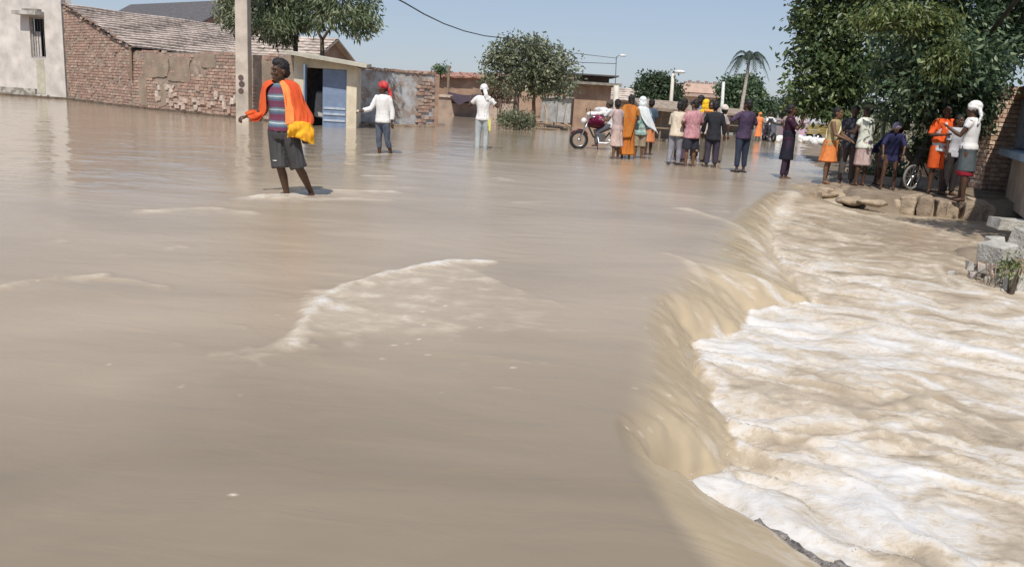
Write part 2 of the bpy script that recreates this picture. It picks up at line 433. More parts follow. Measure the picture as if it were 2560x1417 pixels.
# the standing wave in the middle: crest from lower left to upper right
stroke([(742, 868), (752, 815), (800, 752), (880, 712), (960, 688), (1060, 666), (1130, 655), (1230, 656)], 0.075, 0.78, 0.026, 1.35, seed=1)
stroke([(655, 494), (700, 500), (750, 494)], 0.10, 0.7, 0.03, 0.2, seed=18)
stroke([(-60, 735), (60, 708), (160, 694), (250, 690)], 0.06, 0.42, 0.018, 0.35, seed=2)
stroke([(250, 696), (340, 700), (420, 722)], 0.04, 0.25, 0.012, 0, seed=3)
stroke([(640, 496), (720, 488), (800, 478), (980, 482)], 0.15, 0.62, 0.02, 0.6, seed=4)
stroke([(760, 500), (880, 497), (970, 500)], 0.12, 0.5, 0.01, 0, seed=5)
stroke([(380, 530), (460, 525), (540, 522), (610, 530)], 0.15, 0.52, 0.015, 0.4, seed=6)
stroke([(180, 442), (300, 442), (420, 448), (520, 450)], 0.12, 0.18, 0.0, 0, seed=7)
stroke([(1290, 508), (1370, 504), (1450, 510)], 0.12, 0.28, 0.0, 0, seed=8)
stroke([(1650, 630), (1710, 648), (1760, 676), (1800, 695)], 0.05, 0.38, 0.008, 0, seed=9)
stroke([(1715, 524), (1790, 545), (1850, 560), (1910, 588)], 0.12, 0.50, 0.012, 0.25, seed=10)
stroke([(1930, 640), (1925, 570), (1945, 510), (1985, 482)], 0.18, 0.55, 0.02, 0, seed=11)
stroke([(925, 388), (985, 384), (1080, 386)], 0.16, 0.38, 0.0, 0, seed=12)
stroke([(920, 440), (970, 441)], 0.10, 0.42, 0.0, 0, seed=13)
stroke([(1430, 718), (1478, 718)], 0.03, 0.14, 0, 0, seed=14)
stroke([(1010, 470), (1100, 470)], 0.12, 0.22, 0, 0, seed=15)
stroke([(330, 370), (560, 384), (680, 388)], 0.22, 0.16, 0, 0, seed=16)
stroke([(1720, 440), (1850, 446), (1950, 470)], 0.15, 0.2, 0, 0, seed=17)
# faint broken riffles drifting all over the sheet
rif = ridged(X * 0.9 + 0.5 * Y + 0.6 * fbm(X * .5, Y * .5, 2, 51), Y * 2.6 / (1 + 0.05 * Y), 4, 52) * 0.7 + 0.6 * fbm(X * 0.45, Y * 0.45, 3, 53)
foam = np.maximum(foam, 0.30 * sstep(0.62, 0.95, rif) * (1 - low) * sstep(2.5, 4.5, Y) * sstep(26, 12, Y))
Z += 0.006 * sstep(0.55, 0.95, rif) * (1 - low) * sstep(2.5, 5, Y) * sstep(30, 14, Y)
# ledge swirls and the brown patch edges in the upper right of the lower pool
for k, (pl, wdt, st) in enumerate([
        ([(2230, 665), (2290, 668), (2340, 664)], 0.05, 0.55), ([(2340, 664), (2365, 700), (2385, 712)], 0.06, 0.62), ([(2340, 725), (2380, 715)], 0.05, 0.6),
        ([(1950, 540), (2080, 538), (2190, 548), (2260, 570), (2380, 590)], 0.13, 0.6), ([(2000, 560), (2110, 600), (2150, 640)], 0.10, 0.5),
        ([(2320, 770), (2400, 770), (2560, 800)], 0.10, 0.62), ([(2380, 690), (2470, 735)], 0.08, 0.5), ([(2460, 740), (2560, 760)], 0.14, 0.75),
        ([(1880, 740), (2020, 765), (2150, 800), (2300, 840), (2560, 905)], 0.06, 0.72), ([(1800, 830), (1950, 865), (2140, 925), (2330, 950), (2560, 1010)], 0.055, 0.8),
        ([(2050, 740), (2200, 760), (2380, 800), (2560, 850)], 0.05, 0.6), ([(1780, 900), (1900, 935), (2020, 945)], 0.06, 0.8),
        ([(2050, 1030), (2150, 1060), (2210, 1090)], 0.04, 0.5), ([(2200, 960), (2330, 1000), (2560, 1080)], 0.035, 0.6), ([(1990, 1010), (2120, 1040), (2300, 1110), (2560, 1180)], 0.04, 0.62)]):
    stroke(pl, wdt, st, 0.012, 0, seed=30 + k, z=-0.3)
# how much air the lower pool carries, place by place
spots = [(1820, 840, 1.0), (1830, 960, 1.0), (1950, 800, .95), (2000, 900, .85), (2150, 850, .72), (2150, 930, .72), (2350, 890, .55), (2500, 950, .6), (2100, 790, .55),
         (1850, 1030, .95), (1960, 985, .45), (2100, 1000, .30), (2300, 1010, .30), (2480, 1060, .35), (2350, 1090, .25), (2250, 1000, .3), (2540, 1010, .45),
         (1980, 1060, .72), (2080, 1110, .85), (2180, 1140, .35), (2350, 1160, .5), (2500, 1180, .55), (1720, 1200, .95), (1770, 1260, .9), (1880, 1180, .72), (1960, 1180, .6),
         (2100, 1180, .75), (2250, 1220, .7), (2050, 1280, .6), (2300, 1330, .75), (2480, 1290, .65), (2200, 1390, .7), (2450, 1400, .7), (1900, 1230, .7), (2350, 1250, .75),
         (1990, 650, .62), (2050, 680, .6), (2000, 570, .58), (2150, 700, .58), (2250, 720, .42), (2300, 620, .06), (2350, 600, .03), (2420, 640, .12), (2280, 580, .12), (2420, 740, .6), (2500, 790, .72),
         (2200, 640, .28), (2150, 560, .3), (2300, 540, .12), (2450, 560, .05), (2300, 690, .2), (2200, 770, .55), (2350, 780, .5), (2080, 520, .4), (1960, 500, .5), (2130, 1000, .3)]
xm, ym = X[near_pool], Y[near_pool]; num = np.zeros_like(xm); den = np.full_like(xm, 1e-6)
for a, b, v in spots:
    p = on(a, b, -0.32); s = 0.10 * p.y + 0.06
    w = np.exp(-((xm - p.x) ** 2 + (ym - p.y) ** 2) / (2 * s * s)); num += w * v; den += w
air = np.zeros_like(X); air[near_pool] = num / den
patch = part(lambda a, b: fbm(a * 1.7, b * 3.5, 5, 61), A + wx, B + wy)
thread = part(lambda a, b: ridged(a * 1.8, b * 4.6, 5, 66), A + wx, B + wy * 1.2)
ft = np.clip(air * 1.05 - 0.06 + patch * 0.78 + 0.16 * (thread - 0.5) * 2 - 0.05 + 1.1 * np.maximum(pool, 0), 0, 1)
mouth = np.exp(-((X - Xf - 0.06) / 0.13) ** 2) * (X > Xf - 0.015) * sstep(13, 9, Y)
ft = np.maximum(ft, mouth * (0.62 + 0.8 * part(lambda a, b: fbm(a * 7, b * 7, 3, 71), X, Y)) * air * 1.2)
foam = np.maximum(foam * (1 - 0.0 * low), low * ft)
# sunlit look of the slope painted in: paler and more golden past the crest
sunlit_slope = sstep(0.0, 0.14 + 0.41 * sstep(2.6, 3.6, Y), t) * (1 - low) * fade * (0.75 + 0.5 * fbm(X * 1.2, Y * 2.5, 3, 44))
foam = np.maximum(foam, gro * 0.6 * sstep(0.24, 0.6, part(lambda a, b: fbm(a * 1.4, b * 4.5, 5, 83), A, B) * 1.2))
# single flecks of froth drifting on the sheet
Rf = np.random.RandomState(9)
for cx_, cy_, sx_, sy_, n_ in ((1000, 800, 110, 50, 34), (700, 950, 420, 140, 7), (1400, 850, 160, 160, 5), (300, 800, 200, 60, 4), (1660, 900, 40, 150, 16)):
    for k_ in range(n_):
        p = on(cx_ + Rf.normal() * sx_, cy_ + Rf.normal() * sy_); r_ = Rf.uniform(.005, .011) * (0.6 + p.y * .12)
        i0, i1 = np.searchsorted(rows, [p.y - 3 * r_, p.y + 3 * r_]); u0 = (p.x - 4 * r_) / (p.y + 1.5); u1 = (p.x + 4 * r_) / (p.y + 1.5); j0, j1 = np.searchsorted(us, [u0 - .005, u1 + .005])
        if i1 > i0 and j1 > j0: w_ = (slice(i0, i1), slice(j0, j1)); foam[w_] = np.maximum(foam[w_], Rf.uniform(.35, .8) * np.exp(-((X[w_] - p.x) / (1.7 * r_)) ** 2 - ((Y[w_] - p.y) / r_) ** 2))
foam = np.clip(foam, 0, 1)

def water_material():
    m, nt, n, l, b = nodes_of('flood_water')
    fa = n.new('ShaderNodeAttribute'); fa.attribute_name = 'foam'
    mu = n.new('ShaderNodeAttribute'); mu.attribute_name = 'thin'  # mask of the sunlit tint painted on the fall slope
    tc = n.new('ShaderNodeTexCoord')
    # silty brown with slow drifts; paling with distance stands in for sky reflection
    n1 = n.new('ShaderNodeTexNoise'); n1.inputs['Scale'].default_value = 0.55; n1.inputs['Detail'].default_value = 6; n1.inputs['Distortion'].default_value = 0.8
    mp = n.new('ShaderNodeMapping'); mp.inputs['Scale'].default_value = (0.7, 1.6, 1); l.new(tc.outputs['Object'], mp.inputs['Vector']); l.new(mp.outputs[0], n1.inputs['Vector'])
    si = n.new('ShaderNodeAttribute'); si.attribute_name = 'silt_sheen'
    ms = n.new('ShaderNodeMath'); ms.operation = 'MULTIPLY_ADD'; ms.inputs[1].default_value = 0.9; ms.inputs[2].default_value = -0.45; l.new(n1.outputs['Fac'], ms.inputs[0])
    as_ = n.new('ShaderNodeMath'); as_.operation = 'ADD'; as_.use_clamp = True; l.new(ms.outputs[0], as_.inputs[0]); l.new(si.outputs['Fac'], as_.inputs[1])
    silt_sheen = ramp(n, [(0.0, (0.205, 0.166, 0.120)), (1.0, (0.415, 0.334, 0.245))]); l.new(as_.outputs[0], silt_sheen.inputs['Fac'])
    sun_gold = ramp(n, [(0.0, (0.43, 0.345, 0.225)), (1.0, (0.52, 0.42, 0.29))]); l.new(n1.outputs['Fac'], sun_gold.inputs['Fac'])  # golden slope colour with the sunlight already in it
    mx = n.new('ShaderNodeMixRGB'); l.new(mu.outputs['Fac'], mx.inputs[0]); l.new(silt_sheen.outputs[0], mx.inputs[1]); l.new(sun_gold.outputs[0], mx.inputs[2])
    # fine lace of bubbles
    n2 = n.new('ShaderNodeTexNoise'); n2.inputs['Scale'].default_value = 13; n2.inputs['Detail'].default_value = 9; n2.inputs['Roughness'].default_value = 0.72; n2.inputs['Distortion'].default_value = 0.6
    mp2 = n.new('ShaderNodeMapping'); mp2.inputs['Rotation'].default_value = (0, 0, math.radians(24)); mp2.inputs['Scale'].default_value = (0.85, 1.25, 1)
    l.new(tc.outputs['Object'], mp2.inputs['Vector']); l.new(mp2.outputs[0], n2.inputs['Vector'])
    sub = n.new('ShaderNodeMath'); sub.operation = 'SUBTRACT'; sub.inputs[1].default_value = 0.5; l.new(n2.outputs['Fac'], sub.inputs[0])
    mul = n.new('ShaderNodeMath'); mul.operation = 'MULTIPLY'; l.new(sub.outputs[0], mul.inputs[0]); 
    gate = n.new('ShaderNodeMapRange'); gate.inputs[1].default_value = 0.05; gate.inputs[2].default_value = 0.5; gate.inputs[3].default_value = 0.0; gate.inputs[4].default_value = 1.2
    l.new(fa.outputs['Fac'], gate.inputs[0]); l.new(gate.outputs[0], mul.inputs[1])
    add = n.new('ShaderNodeMath'); add.operation = 'ADD'; add.use_clamp = True; l.new(fa.outputs['Fac'], add.inputs[0]); l.new(mul.outputs[0], add.inputs[1])
    vo = n.new('ShaderNodeTexVoronoi'); vo.inputs['Scale'].default_value = 19; vo.inputs['Randomness'].default_value = 1.0
    dn = n.new('ShaderNodeMixRGB'); dn.blend_type = 'ADD'; dn.inputs[0].default_value = 0.22; l.new(mp2.outputs[0], dn.inputs[1]); l.new(n2.outputs['Color'], dn.inputs[2]); l.new(dn.outputs[0], vo.inputs['Vector'])
    hol = n.new('ShaderNodeMapRange'); hol.inputs[1].default_value = 0.10; hol.inputs[2].default_value = 0.48; hol.inputs[3].default_value = -0.10; hol.inputs[4].default_value = 0.07; l.new(vo.outputs['Distance'], hol.inputs[0])
    hg = n.new('ShaderNodeMath'); hg.operation = 'MULTIPLY'; l.new(hol.outputs[0], hg.inputs[0]); l.new(gate.outputs[0], hg.inputs[1])
    add0 = add; add = n.new('ShaderNodeMath'); add.operation = 'ADD'; add.use_clamp = True; l.new(add0.outputs[0], add.inputs[0]); l.new(hg.outputs[0], add.inputs[1])
    k1 = n.new('ShaderNodeMapRange'); k1.inputs[1].default_value = 0.10; k1.inputs[2].default_value = 0.55; l.new(add.outputs[0], k1.inputs[0])
    k2 = n.new('ShaderNodeMapRange'); k2.inputs[1].default_value = 0.48; k2.inputs[2].default_value = 0.97; l.new(add.outputs[0], k2.inputs[0])
    m1 = n.new('ShaderNodeMixRGB'); m1.inputs[2].default_value = (0.52, 0.445, 0.35, 1); l.new(k1.outputs[0], m1.inputs[0]); l.new(mx.outputs[0], m1.inputs[1])
    m2 = n.new('ShaderNodeMixRGB'); m2.inputs[2].default_value = (0.64, 0.625, 0.61, 1); l.new(k2.outputs[0], m2.inputs[0]); l.new(m1.outputs[0], m2.inputs[1])
    l.new(m2.outputs[0], b.inputs['Base Color'])
    rr = n.new('ShaderNodeMapRange'); rr.inputs[1].default_value = 0.1; rr.inputs[2].default_value = 0.6; rr.inputs[3].default_value = 0.09
    rt = n.new('ShaderNodeAttribute'); rt.attribute_name = 'stir'; l.new(rt.outputs['Fac'], rr.inputs[3]); rr.inputs[4].default_value = 0.55
    l.new(add.outputs[0], rr.inputs[0]); l.new(rr.outputs[0], b.inputs['Roughness'])
    b.inputs['IOR'].default_value = 1.27; b.inputs['Specular IOR Level'].default_value = 0.5
    # small ripples
    n3 = n.new('ShaderNodeTexNoise'); n3.inputs['Scale'].default_value = 3.2; n3.inputs['Detail'].default_value = 5; n3.inputs['Distortion'].default_value = 0.5
    mp3 = n.new('ShaderNodeMapping'); mp3.inputs['Scale'].default_value = (0.6, 1.5, 1); l.new(tc.outputs['Object'], mp3.inputs['Vector']); l.new(mp3.outputs[0], n3.inputs['Vector'])
    b1 = n.new('ShaderNodeBump'); b1.inputs['Strength'].default_value = 0.75; b1.inputs['Distance'].default_value = 0.016; l.new(n3.outputs['Fac'], b1.inputs['Height'])
    b2 = n.new('ShaderNodeBump'); b2.inputs['Distance'].default_value = 0.012
    g2 = n.new('ShaderNodeMapRange'); g2.inputs[1].default_value = 0.05; g2.inputs[2].default_value = 0.6; g2.inputs[3].default_value = 0.0; g2.inputs[4].default_value = 0.8
    l.new(fa.outputs['Fac'], g2.inputs[0]); l.new(g2.outputs[0], b2.inputs['Strength']); l.new(n2.outputs['Fac'], b2.inputs['Height']); l.new(b1.outputs[0], b2.inputs['Normal'])
    l.new(b2.outputs[0], b.inputs['Normal'])
    return m
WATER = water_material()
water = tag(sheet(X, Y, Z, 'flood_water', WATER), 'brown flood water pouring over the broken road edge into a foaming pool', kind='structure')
stir = 0.06 + 0.22 * sstep(-8, -1, X - 0.35 * (Y - 10)) * sstep(34, 10, Y) - 0.14 * sunlit_slope + 0.05 * sstep(12, 5, Y)
for nm, arr in (('foam', foam), ('thin', np.clip(sunlit_slope, 0, 1)), ('stir', np.clip(stir, .05, .42)), ('silt_sheen', np.clip(0.28 + 0.45 * sstep(2.4, 5.5, Y - 0.25 * X) + 0.25 * fbm(X * .22, Y * .22, 3, 15), 0, 1))):  # last field also puts the sky's brightening with distance into the colour
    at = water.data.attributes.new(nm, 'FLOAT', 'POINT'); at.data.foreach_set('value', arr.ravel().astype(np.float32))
def water_z(x, y):
    i = int(np.clip(np.searchsorted(rows, y), 0, len(rows) - 1)); j = int(np.clip(np.searchsorted(us, x / (rows[i] + 1.5)), 0, len(us) - 1))
    return float(Z[i, j])
# ------------------------------------------------------------------ buildings on the flooded side
def frame_box(mb, O, ux, uz_h, w, d, z0, z1, mi=0):
    pass
def wall_slab(mb, P, Q, z0, z1, th=0.22, mi=0, z1b=None):
    """upright wall from ground point P to Q, thickness to the far side"""
    P = Vector((P[0], P[1])); Q = Vector((Q[0], Q[1])); u = (Q - P).normalized(); nrm = Vector((-u.y, u.x))
    if nrm.dot(P) < 0: nrm = -nrm
    z1b = z1 if z1b is None else z1b
    a, b, c, d = P, Q, Q + nrm * th, P + nrm * th
    vs = [(a.x, a.y, z0), (b.x, b.y, z0), (c.x, c.y, z0), (d.x, d.y, z0), (a.x, a.y, z1), (b.x, b.y, z1b), (c.x, c.y, z1b), (d.x, d.y, z1)]
    mb.add(vs, [(0, 3, 2, 1), (4, 5, 6, 7), (0, 1, 5, 4), (1, 2, 6, 5), (2, 3, 7, 6), (3, 0, 4, 7)], mi)
def lay_bricks(parent, P, Q, z0, top, course, blen, proud=0.03, limit=300, seed=1, skip=None, depth=0.09, mats=None):
    """single bricks on the wall face PQ; top(s) gives the wall height at distance s. The largest-showing ones are objects, the rest one part"""
    R = random.Random(seed); mats = mats or BRICK
    P = Vector((P[0], P[1])); Q = Vector((Q[0], Q[1])); u = (Q - P).normalized(); L = (Q - P).length
    nrm = Vector((u.y, -u.x))
    if nrm.dot(P) > 0: nrm = -nrm
    rz = math.atan2(u.y, u.x)
    shared = []
    for k in range(8):
        mb = MB(); mb.box((0, 0, 0), (blen * 0.93, depth, course * 0.84), jit=0.006)
        me = bevel_mesh(mb.mesh('brick'), 0.006, 1); me.materials.append(mats[k % len(mats)]); shared.append(me)
    spots = []
    row = 0; z = z0 + course / 2
    while True:
        any_ = False; s = (0.5 if row % 2 else 0.0) * blen - blen / 2
        while s < L:
            s0 = max(s, 0); s1 = min(s + blen, L); sm = (s0 + s1) / 2
            if s1 - s0 > blen * 0.3 and z + course / 2 < top(sm):
                any_ = True
                if not (skip and skip(sm, z)): spots.append((sm, z, (s1 - s0) / blen))
            s += blen
        row += 1; z += course
        if not any_ and row > 3: break
    pick = set(range(len(spots)))
    if len(spots) > limit:
        order = sorted(range(len(spots)), key=lambda i: -R.random() - (0.5 if spots[i][2] > 0.9 else 0) - spots[i][0] * 0.02)
        pick = set(order[:limit])
    rest = MB()
    for i, (s, z, fr) in enumerate(spots):
        out = proud + R.uniform(-0.012, 0.012) - depth / 2
        c = P + u * s + nrm * out
        tw = R.gauss(0, 0.012)
        if i in pick:
            o = bpy.data.objects.new('brick', shared[R.randrange(8)]); COL.objects.link(o); o.parent = parent
            o.location = (c.x - parent.location.x, c.y - parent.location.y, z - parent.location.z); o.rotation_euler = (0, R.gauss(0, 0.01), rz + tw); o.scale = (fr, 1, R.uniform(0.92, 1.05))
        else:
            rest.box((c.x - parent.location.x, c.y - parent.location.y, z - parent.location.z), (blen * 0.93 * fr, depth, course * 0.84), rz + tw, R.randrange(len(mats)), 0.005)
    if rest.v: tag(rest.build('brickwork', mats, parent), kind='stuff')

def local(root, me_or_mb):
    for i, v in enumerate(me_or_mb.v): me_or_mb.v[i] = (v[0] - root.location.x, v[1] - root.location.y, v[2] - root.location.z)
    return me_or_mb

# --- whitewashed house at the left edge
A0 = on(-160, 226); B0 = on(166, 249)
WHITEWASH = two_tone('whitewash', (0.55, 0.505, 0.47), (0.67, 0.625, 0.595), 1.1, 0.40, 0.9, 0.18, bump=0.15, bscale=14)
MOSS = two_tone('damp_plaster', (0.45, 0.44, 0.33), (0.62, 0.58, 0.50), 2.2, 0.5, 0.9, 0.15)
u = (B0 - A0).xy.normalized(); nb = Vector((-u.y, u.x)); nb = nb if nb.dot(A0.xy) > 0 else -nb
wh = empty('white_house', (B0.x, B0.y, 0), 0, 'whitewashed plaster house with a narrow barred window at the left edge', 'house')
WT = 6.2
W_ = lambda s, z, d=0.0: Vector((B0.x - u.x * s + nb.x * d, B0.y - u.y * s + nb.y * d, z))
LW = (B0 - A0).xy.length
ws0, ws1, wz0, wz1 = 1.10, 2.02, 1.95, 3.95        # window opening (distance from the right corner, heights)
def quadbox(mb, s0, s1, z0, z1, d0, d1, mi=0):
    vs = [W_(s, z, d) for z in (z0, z1) for s, d in ((s1, d0), (s0, d0), (s0, d1), (s1, d1))]
    mb.add(vs, [(0, 3, 2, 1), (4, 5, 6, 7), (0, 1, 5, 4), (1, 2, 6, 5), (2, 3, 7, 6), (3, 0, 4, 7)], mi)
mb = MB()
quadbox(mb, 0, ws0, -0.6, WT, 0, 0.3); quadbox(mb, ws1, LW, -0.6, WT, 0, 0.3); quadbox(mb, ws0, ws1, -0.6, wz0, 0, 0.3); quadbox(mb, ws0, ws1, wz1, WT, 0, 0.3)
side = Vector((-0.58, 0.81)) * 7
vs, fs = slabpoly([W_(0, -0.6, 0.3), W_(0, WT, 0.3), W_(0, WT, 0.3) + Vector((side.x, side.y, 0)), W_(0, -0.6, 0.3) + Vector((side.x, side.y, 0))], 0.25)
mb.add(vs, fs)
local(wh, mb).build('wall', WHITEWASH, wh)
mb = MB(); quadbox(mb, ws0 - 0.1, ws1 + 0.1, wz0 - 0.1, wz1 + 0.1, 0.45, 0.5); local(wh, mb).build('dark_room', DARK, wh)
win = empty('window', (0, 0, 0)); win.parent = wh
mb = MB(); quadbox(mb, ws0 + 0.002, ws0 + 0.09, wz0, wz1, 0.10, 0.16); quadbox(mb, ws1 - 0.09, ws1 - 0.002, wz0, wz1, 0.10, 0.16); quadbox(mb, ws0 + 0.09, ws1 - 0.09, wz1 - 0.09, wz1 - 0.002, 0.10, 0.16); quadbox(mb, ws0 + 0.09, ws1 - 0.09, wz0 + 0.002, wz0 + 0.09, 0.10, 0.16)
local(wh, mb).build('frame', mat('grey_frame', (0.33, 0.31, 0.30), 0.7), win)
for k in range(4):
    s = ws0 + 0.20 + k * 0.17; mb = MB(); mb.tube([W_(s, wz0 + 0.05, 0.13), W_(s, wz1 - 0.05, 0.13)], 0.014, 6)
    local(wh, mb).build('bar', mat('iron', (0.12, 0.11, 0.11), 0.6), win)
mb = MB(); quadbox(mb, ws0 + 0.42, ws1 - 0.09, wz0 + 0.09, wz1 - 0.7, 0.17, 0.20); local(wh, mb).build('shutter', mat('pale_shutter', (0.50, 0.47, 0.45), 0.8), win)
mb = MB(); quadbox(mb, ws0 - 0.05, ws1 + 0.5, wz1 + 0.06, wz1 + 0.24, -0.55, 0.0); bevel = local(wh, mb).build('lintel_canopy', two_tone('canopy_grey', (0.36, 0.35, 0.33), (0.52, 0.49, 0.46), 3, 0.5), wh)
mb = MB(); quadbox(mb, ws0 + 0.1, ws1 + 0.1, wz1 + 0.24, wz1 + 0.36, -0.30, 0.0); local(wh, mb).build('canopy_kerb', CONC_D, wh)
mb = MB(); quadbox(mb, 1.8, LW, -0.6, 0.42, -0.14, -0.003); quadbox(mb, 0.9, LW, -0.6, 0.16, -0.30, -0.145); local(wh, mb).build('plinth', two_tone('plinth_grey', (0.24, 0.22, 0.19), (0.50, 0.47, 0.43), 2.5, 0.5), wh)
mb = MB(); quadbox(mb, 1.25, 1.75, 0.20, 1.93, -0.012, -0.002); local(wh, mb).build('damp_streak', MOSS, wh)

# --- brick house with a tiled roof, its gable end towards the water
G0 = on(172, 250); G1 = on(331, 270); P1 = on(612, 303); P2 = on(748, 312)
gz0 = far(168, 14, G0.y).z; gz1 = far(331, 119, G1.y).z
D = far(592, 76, 51.0) - Vector((G0.x, G0.y, gz0)); D = Vector((D.x, D.y)).normalized()
bh = empty('brick_house', (G1.x, G1.y, 0), 0, 'red brick house with a long tiled roof beside the whitewashed house', 'house')
Lg = (G1 - G0).xy.length
mb = MB(); wall_slab(mb, G0, G1, -0.6, gz0, 0.24, 0, gz1); local(bh, mb).build('gable_wall', MORTAR, bh)
lay_bricks(bh, G0, G1, -0.30, lambda s: gz0 + (gz1 - gz0) * s / Lg - 0.03, 0.125, 0.30, seed=3,
           skip=lambda s, z: (int(s * 3.1) % 4 == 1 and abs(z - 1.62) < 0.07) or gnoise(np.array([s * 1.9]), np.array([z * 2.3]), 4)[0] > 0.42)
LE = 11.0
roof = empty('roof', (0, 0, 0)); roof.parent = bh
e0 = Vector((G1.x, G1.y, gz1 + 0.02)); r0 = Vector((G0.x, G0.y, gz0 + 0.02)); d3 = Vector((D.x, D.y, 0))
slope_v = (e0 - r0); e0x = e0 + slope_v.normalized() * 0.35
TILE = two_tone('clay_tile', (0.44, 0.37, 0.325), (0.60, 0.52, 0.465), 1.6, 0.5, 0.9, 0.16, bump=0.5, bscale=20, c3=(0.64, 0.57, 0.51))
mb = MB(); vs, fs = slabpoly([r0 - d3 * 0.1, e0x - d3 * 0.1, e0x + d3 * LE, r0 + d3 * LE], 0.06); mb.add(vs, fs); local(bh, mb).build('batten_deck', DARK, roof)
NR = 15; nrm = (e0 - r0).cross(d3).normalized(); nrm = nrm if nrm.z > 0 else -nrm
Rr = random.Random(8)
for k in range(NR):
    a = r0.lerp(e0x, k / NR - 0.012); b = r0.lerp(e0x, (k + 1.12) / NR)
    n = 46; vs = []; fs = []
    for j in range(n * 2 + 1):
        s = -0.16 + Rr.uniform(-0.02, 0.02) + (LE + 0.2) * j / (n * 2)
        bow = 0.014 * (1 - abs((j % 2)))
        w = 0.02 * math.sin(s * 1.3 + k) + Rr.uniform(-0.008, 0.008)
        vs += [a + d3 * s + nrm * (0.03 + bow * 0.6 + w), b + d3 * s + nrm * (0.125 + bow + w), b + d3 * s + nrm * (0.05 + bow + w)]
    for j in range(n * 2):
        i = j * 3; fs += [(i, i + 1, i + 4, i + 3), (i + 1, i + 2, i + 5, i + 4)]
    mb = MB(); mb.add(vs, fs); local(bh, mb).build('tile_course', TILE, roof, smooth=False)
# ragged bricks along the verge
for k in range(26):
    p = r0.lerp(e0, (k + 0.5) / 26); mb = MB(); mb.box((p.x - bh.location.x + Rr.uniform(-.05, .05) + 0.05, p.y - bh.location.y - 0.08, p.z + Rr.uniform(-0.06, 0.07)), (0.28, 0.16, 0.10), rz=-0.75, jit=0.02)
    mb.build('verge_brick', BRICK[k % 5], bh)
mb = MB(); mb.box((0.12, -0.22, 1.9), (0.10, 0.10, 1.3), 0.2, jit=.03); mb.build('broken_post', WOOD, bh)

# --- boundary wall from the house to the hut
bw = empty('boundary_wall', (P1.x, P1.y, 0), 0, 'brown brick boundary wall with patchy plaster behind the concrete pole', 'wall')
wt = far(600, 124, P1.y).z
Lw = (P2 - G1).xy.length
topw = lambda s: wt - 0.02 + 0.10 * gnoise(np.array([s * 0.8]), np.array([0.3]), 9)[0]
mb = MB(); wall_slab(mb, G1 + Vector((0.05, -0.04, 0)), P2, -0.6, wt - 0.12, 0.24); local(bw, mb).build('wall_core', MORTAR, bw)
PLAST = two_tone('peeling_plaster', (0.36, 0.27, 0.21), (0.30, 0.25, 0.20), 2.2, 0.5, 0.95, 0.12, bump=0.6, bscale=18)
lay_bricks(bw, G1 + Vector((0.05, -0.04, 0)), P2, -0.30, topw, 0.125, 0.30, seed=5,
           skip=lambda s, z: gnoise(np.array([s * 0.9 + 4]), np.array([z * 1.3]), 14)[0] + (0.25 if 1.2 < s < 5 and z > 1.2 else 0) + (0.35 if s > 8.4 else 0) > 0.38)
# plaster skin where the bricks are covered: a few uneven plates
ub = (P2 - G1).xy.normalized(); nw = Vector((ub.y, -ub.x)); nw = nw if nw.dot(G1.xy) < 0 else -nw
for k, (s, z, sw, sh) in enumerate([(1.9, 1.85, 1.9, 0.95), (3.6, 1.7, 1.6, 1.0), (0.9, 0.75, 0.6, 1.3), (9.3, 1.3, 1.3, 2.0), (2.3, 0.6, 0.8, 0.8), (10.3, 1.4, 0.9, 2.0), (5.6, 2.1, 1.0, 0.5)]):
    pts = []
    for i in range(18):
        a = 2 * math.pi * i / 18; r = 1 + 0.28 * mnoise.noise(Vector((k * 3.1, math.cos(a) * 1.4, math.sin(a) * 1.4)))
        q = max(abs(math.cos(a)), abs(math.sin(a)))
        pts.append((s + math.cos(a) / q * sw / 2 * r, min(z + math.sin(a) / q * sh / 2 * r, wt - 0.05)))
    v3 = [Vector((G1.x + 0.05 + ub.x * ps + nw.x * 0.042, G1.y - 0.04 + ub.y * ps + nw.y * 0.042, pz)) for ps, pz in pts]
    vs, fs = slabpoly(v3, 0.03 if (v3[1] - v3[0]).cross(v3[2] - v3[0]).y < 0 else -0.03); mb = MB(); mb.add(vs, fs)
    local(bw, mb).build('plaster_patch', PLAST, bw)
# washed, pale lower stones
PALE = [mat('pale_stone_%d' % i, c, 0.95, 0.25, 8, 0.6, 30) for i, c in enumerate([(0.50, 0.40, 0.34), (0.42, 0.32, 0.26), (0.56, 0.48, 0.42)])]
for k in range(46):
    s = rnd.uniform(1.9, 7.4); z = rnd.uniform(0.05, 1.05); mb = MB()
    mb.box((G1.x + ub.x * s + nw.x * 0.05 - P1.x, G1.y + ub.y * s + nw.y * 0.05 - P1.y, z), (rnd.uniform(.12, .3), 0.06, rnd.uniform(.10, .24)), math.atan2(ub.y, ub.x), 0, 0.02)
    mb.build('pale_stone', PALE[k % 3], bw)

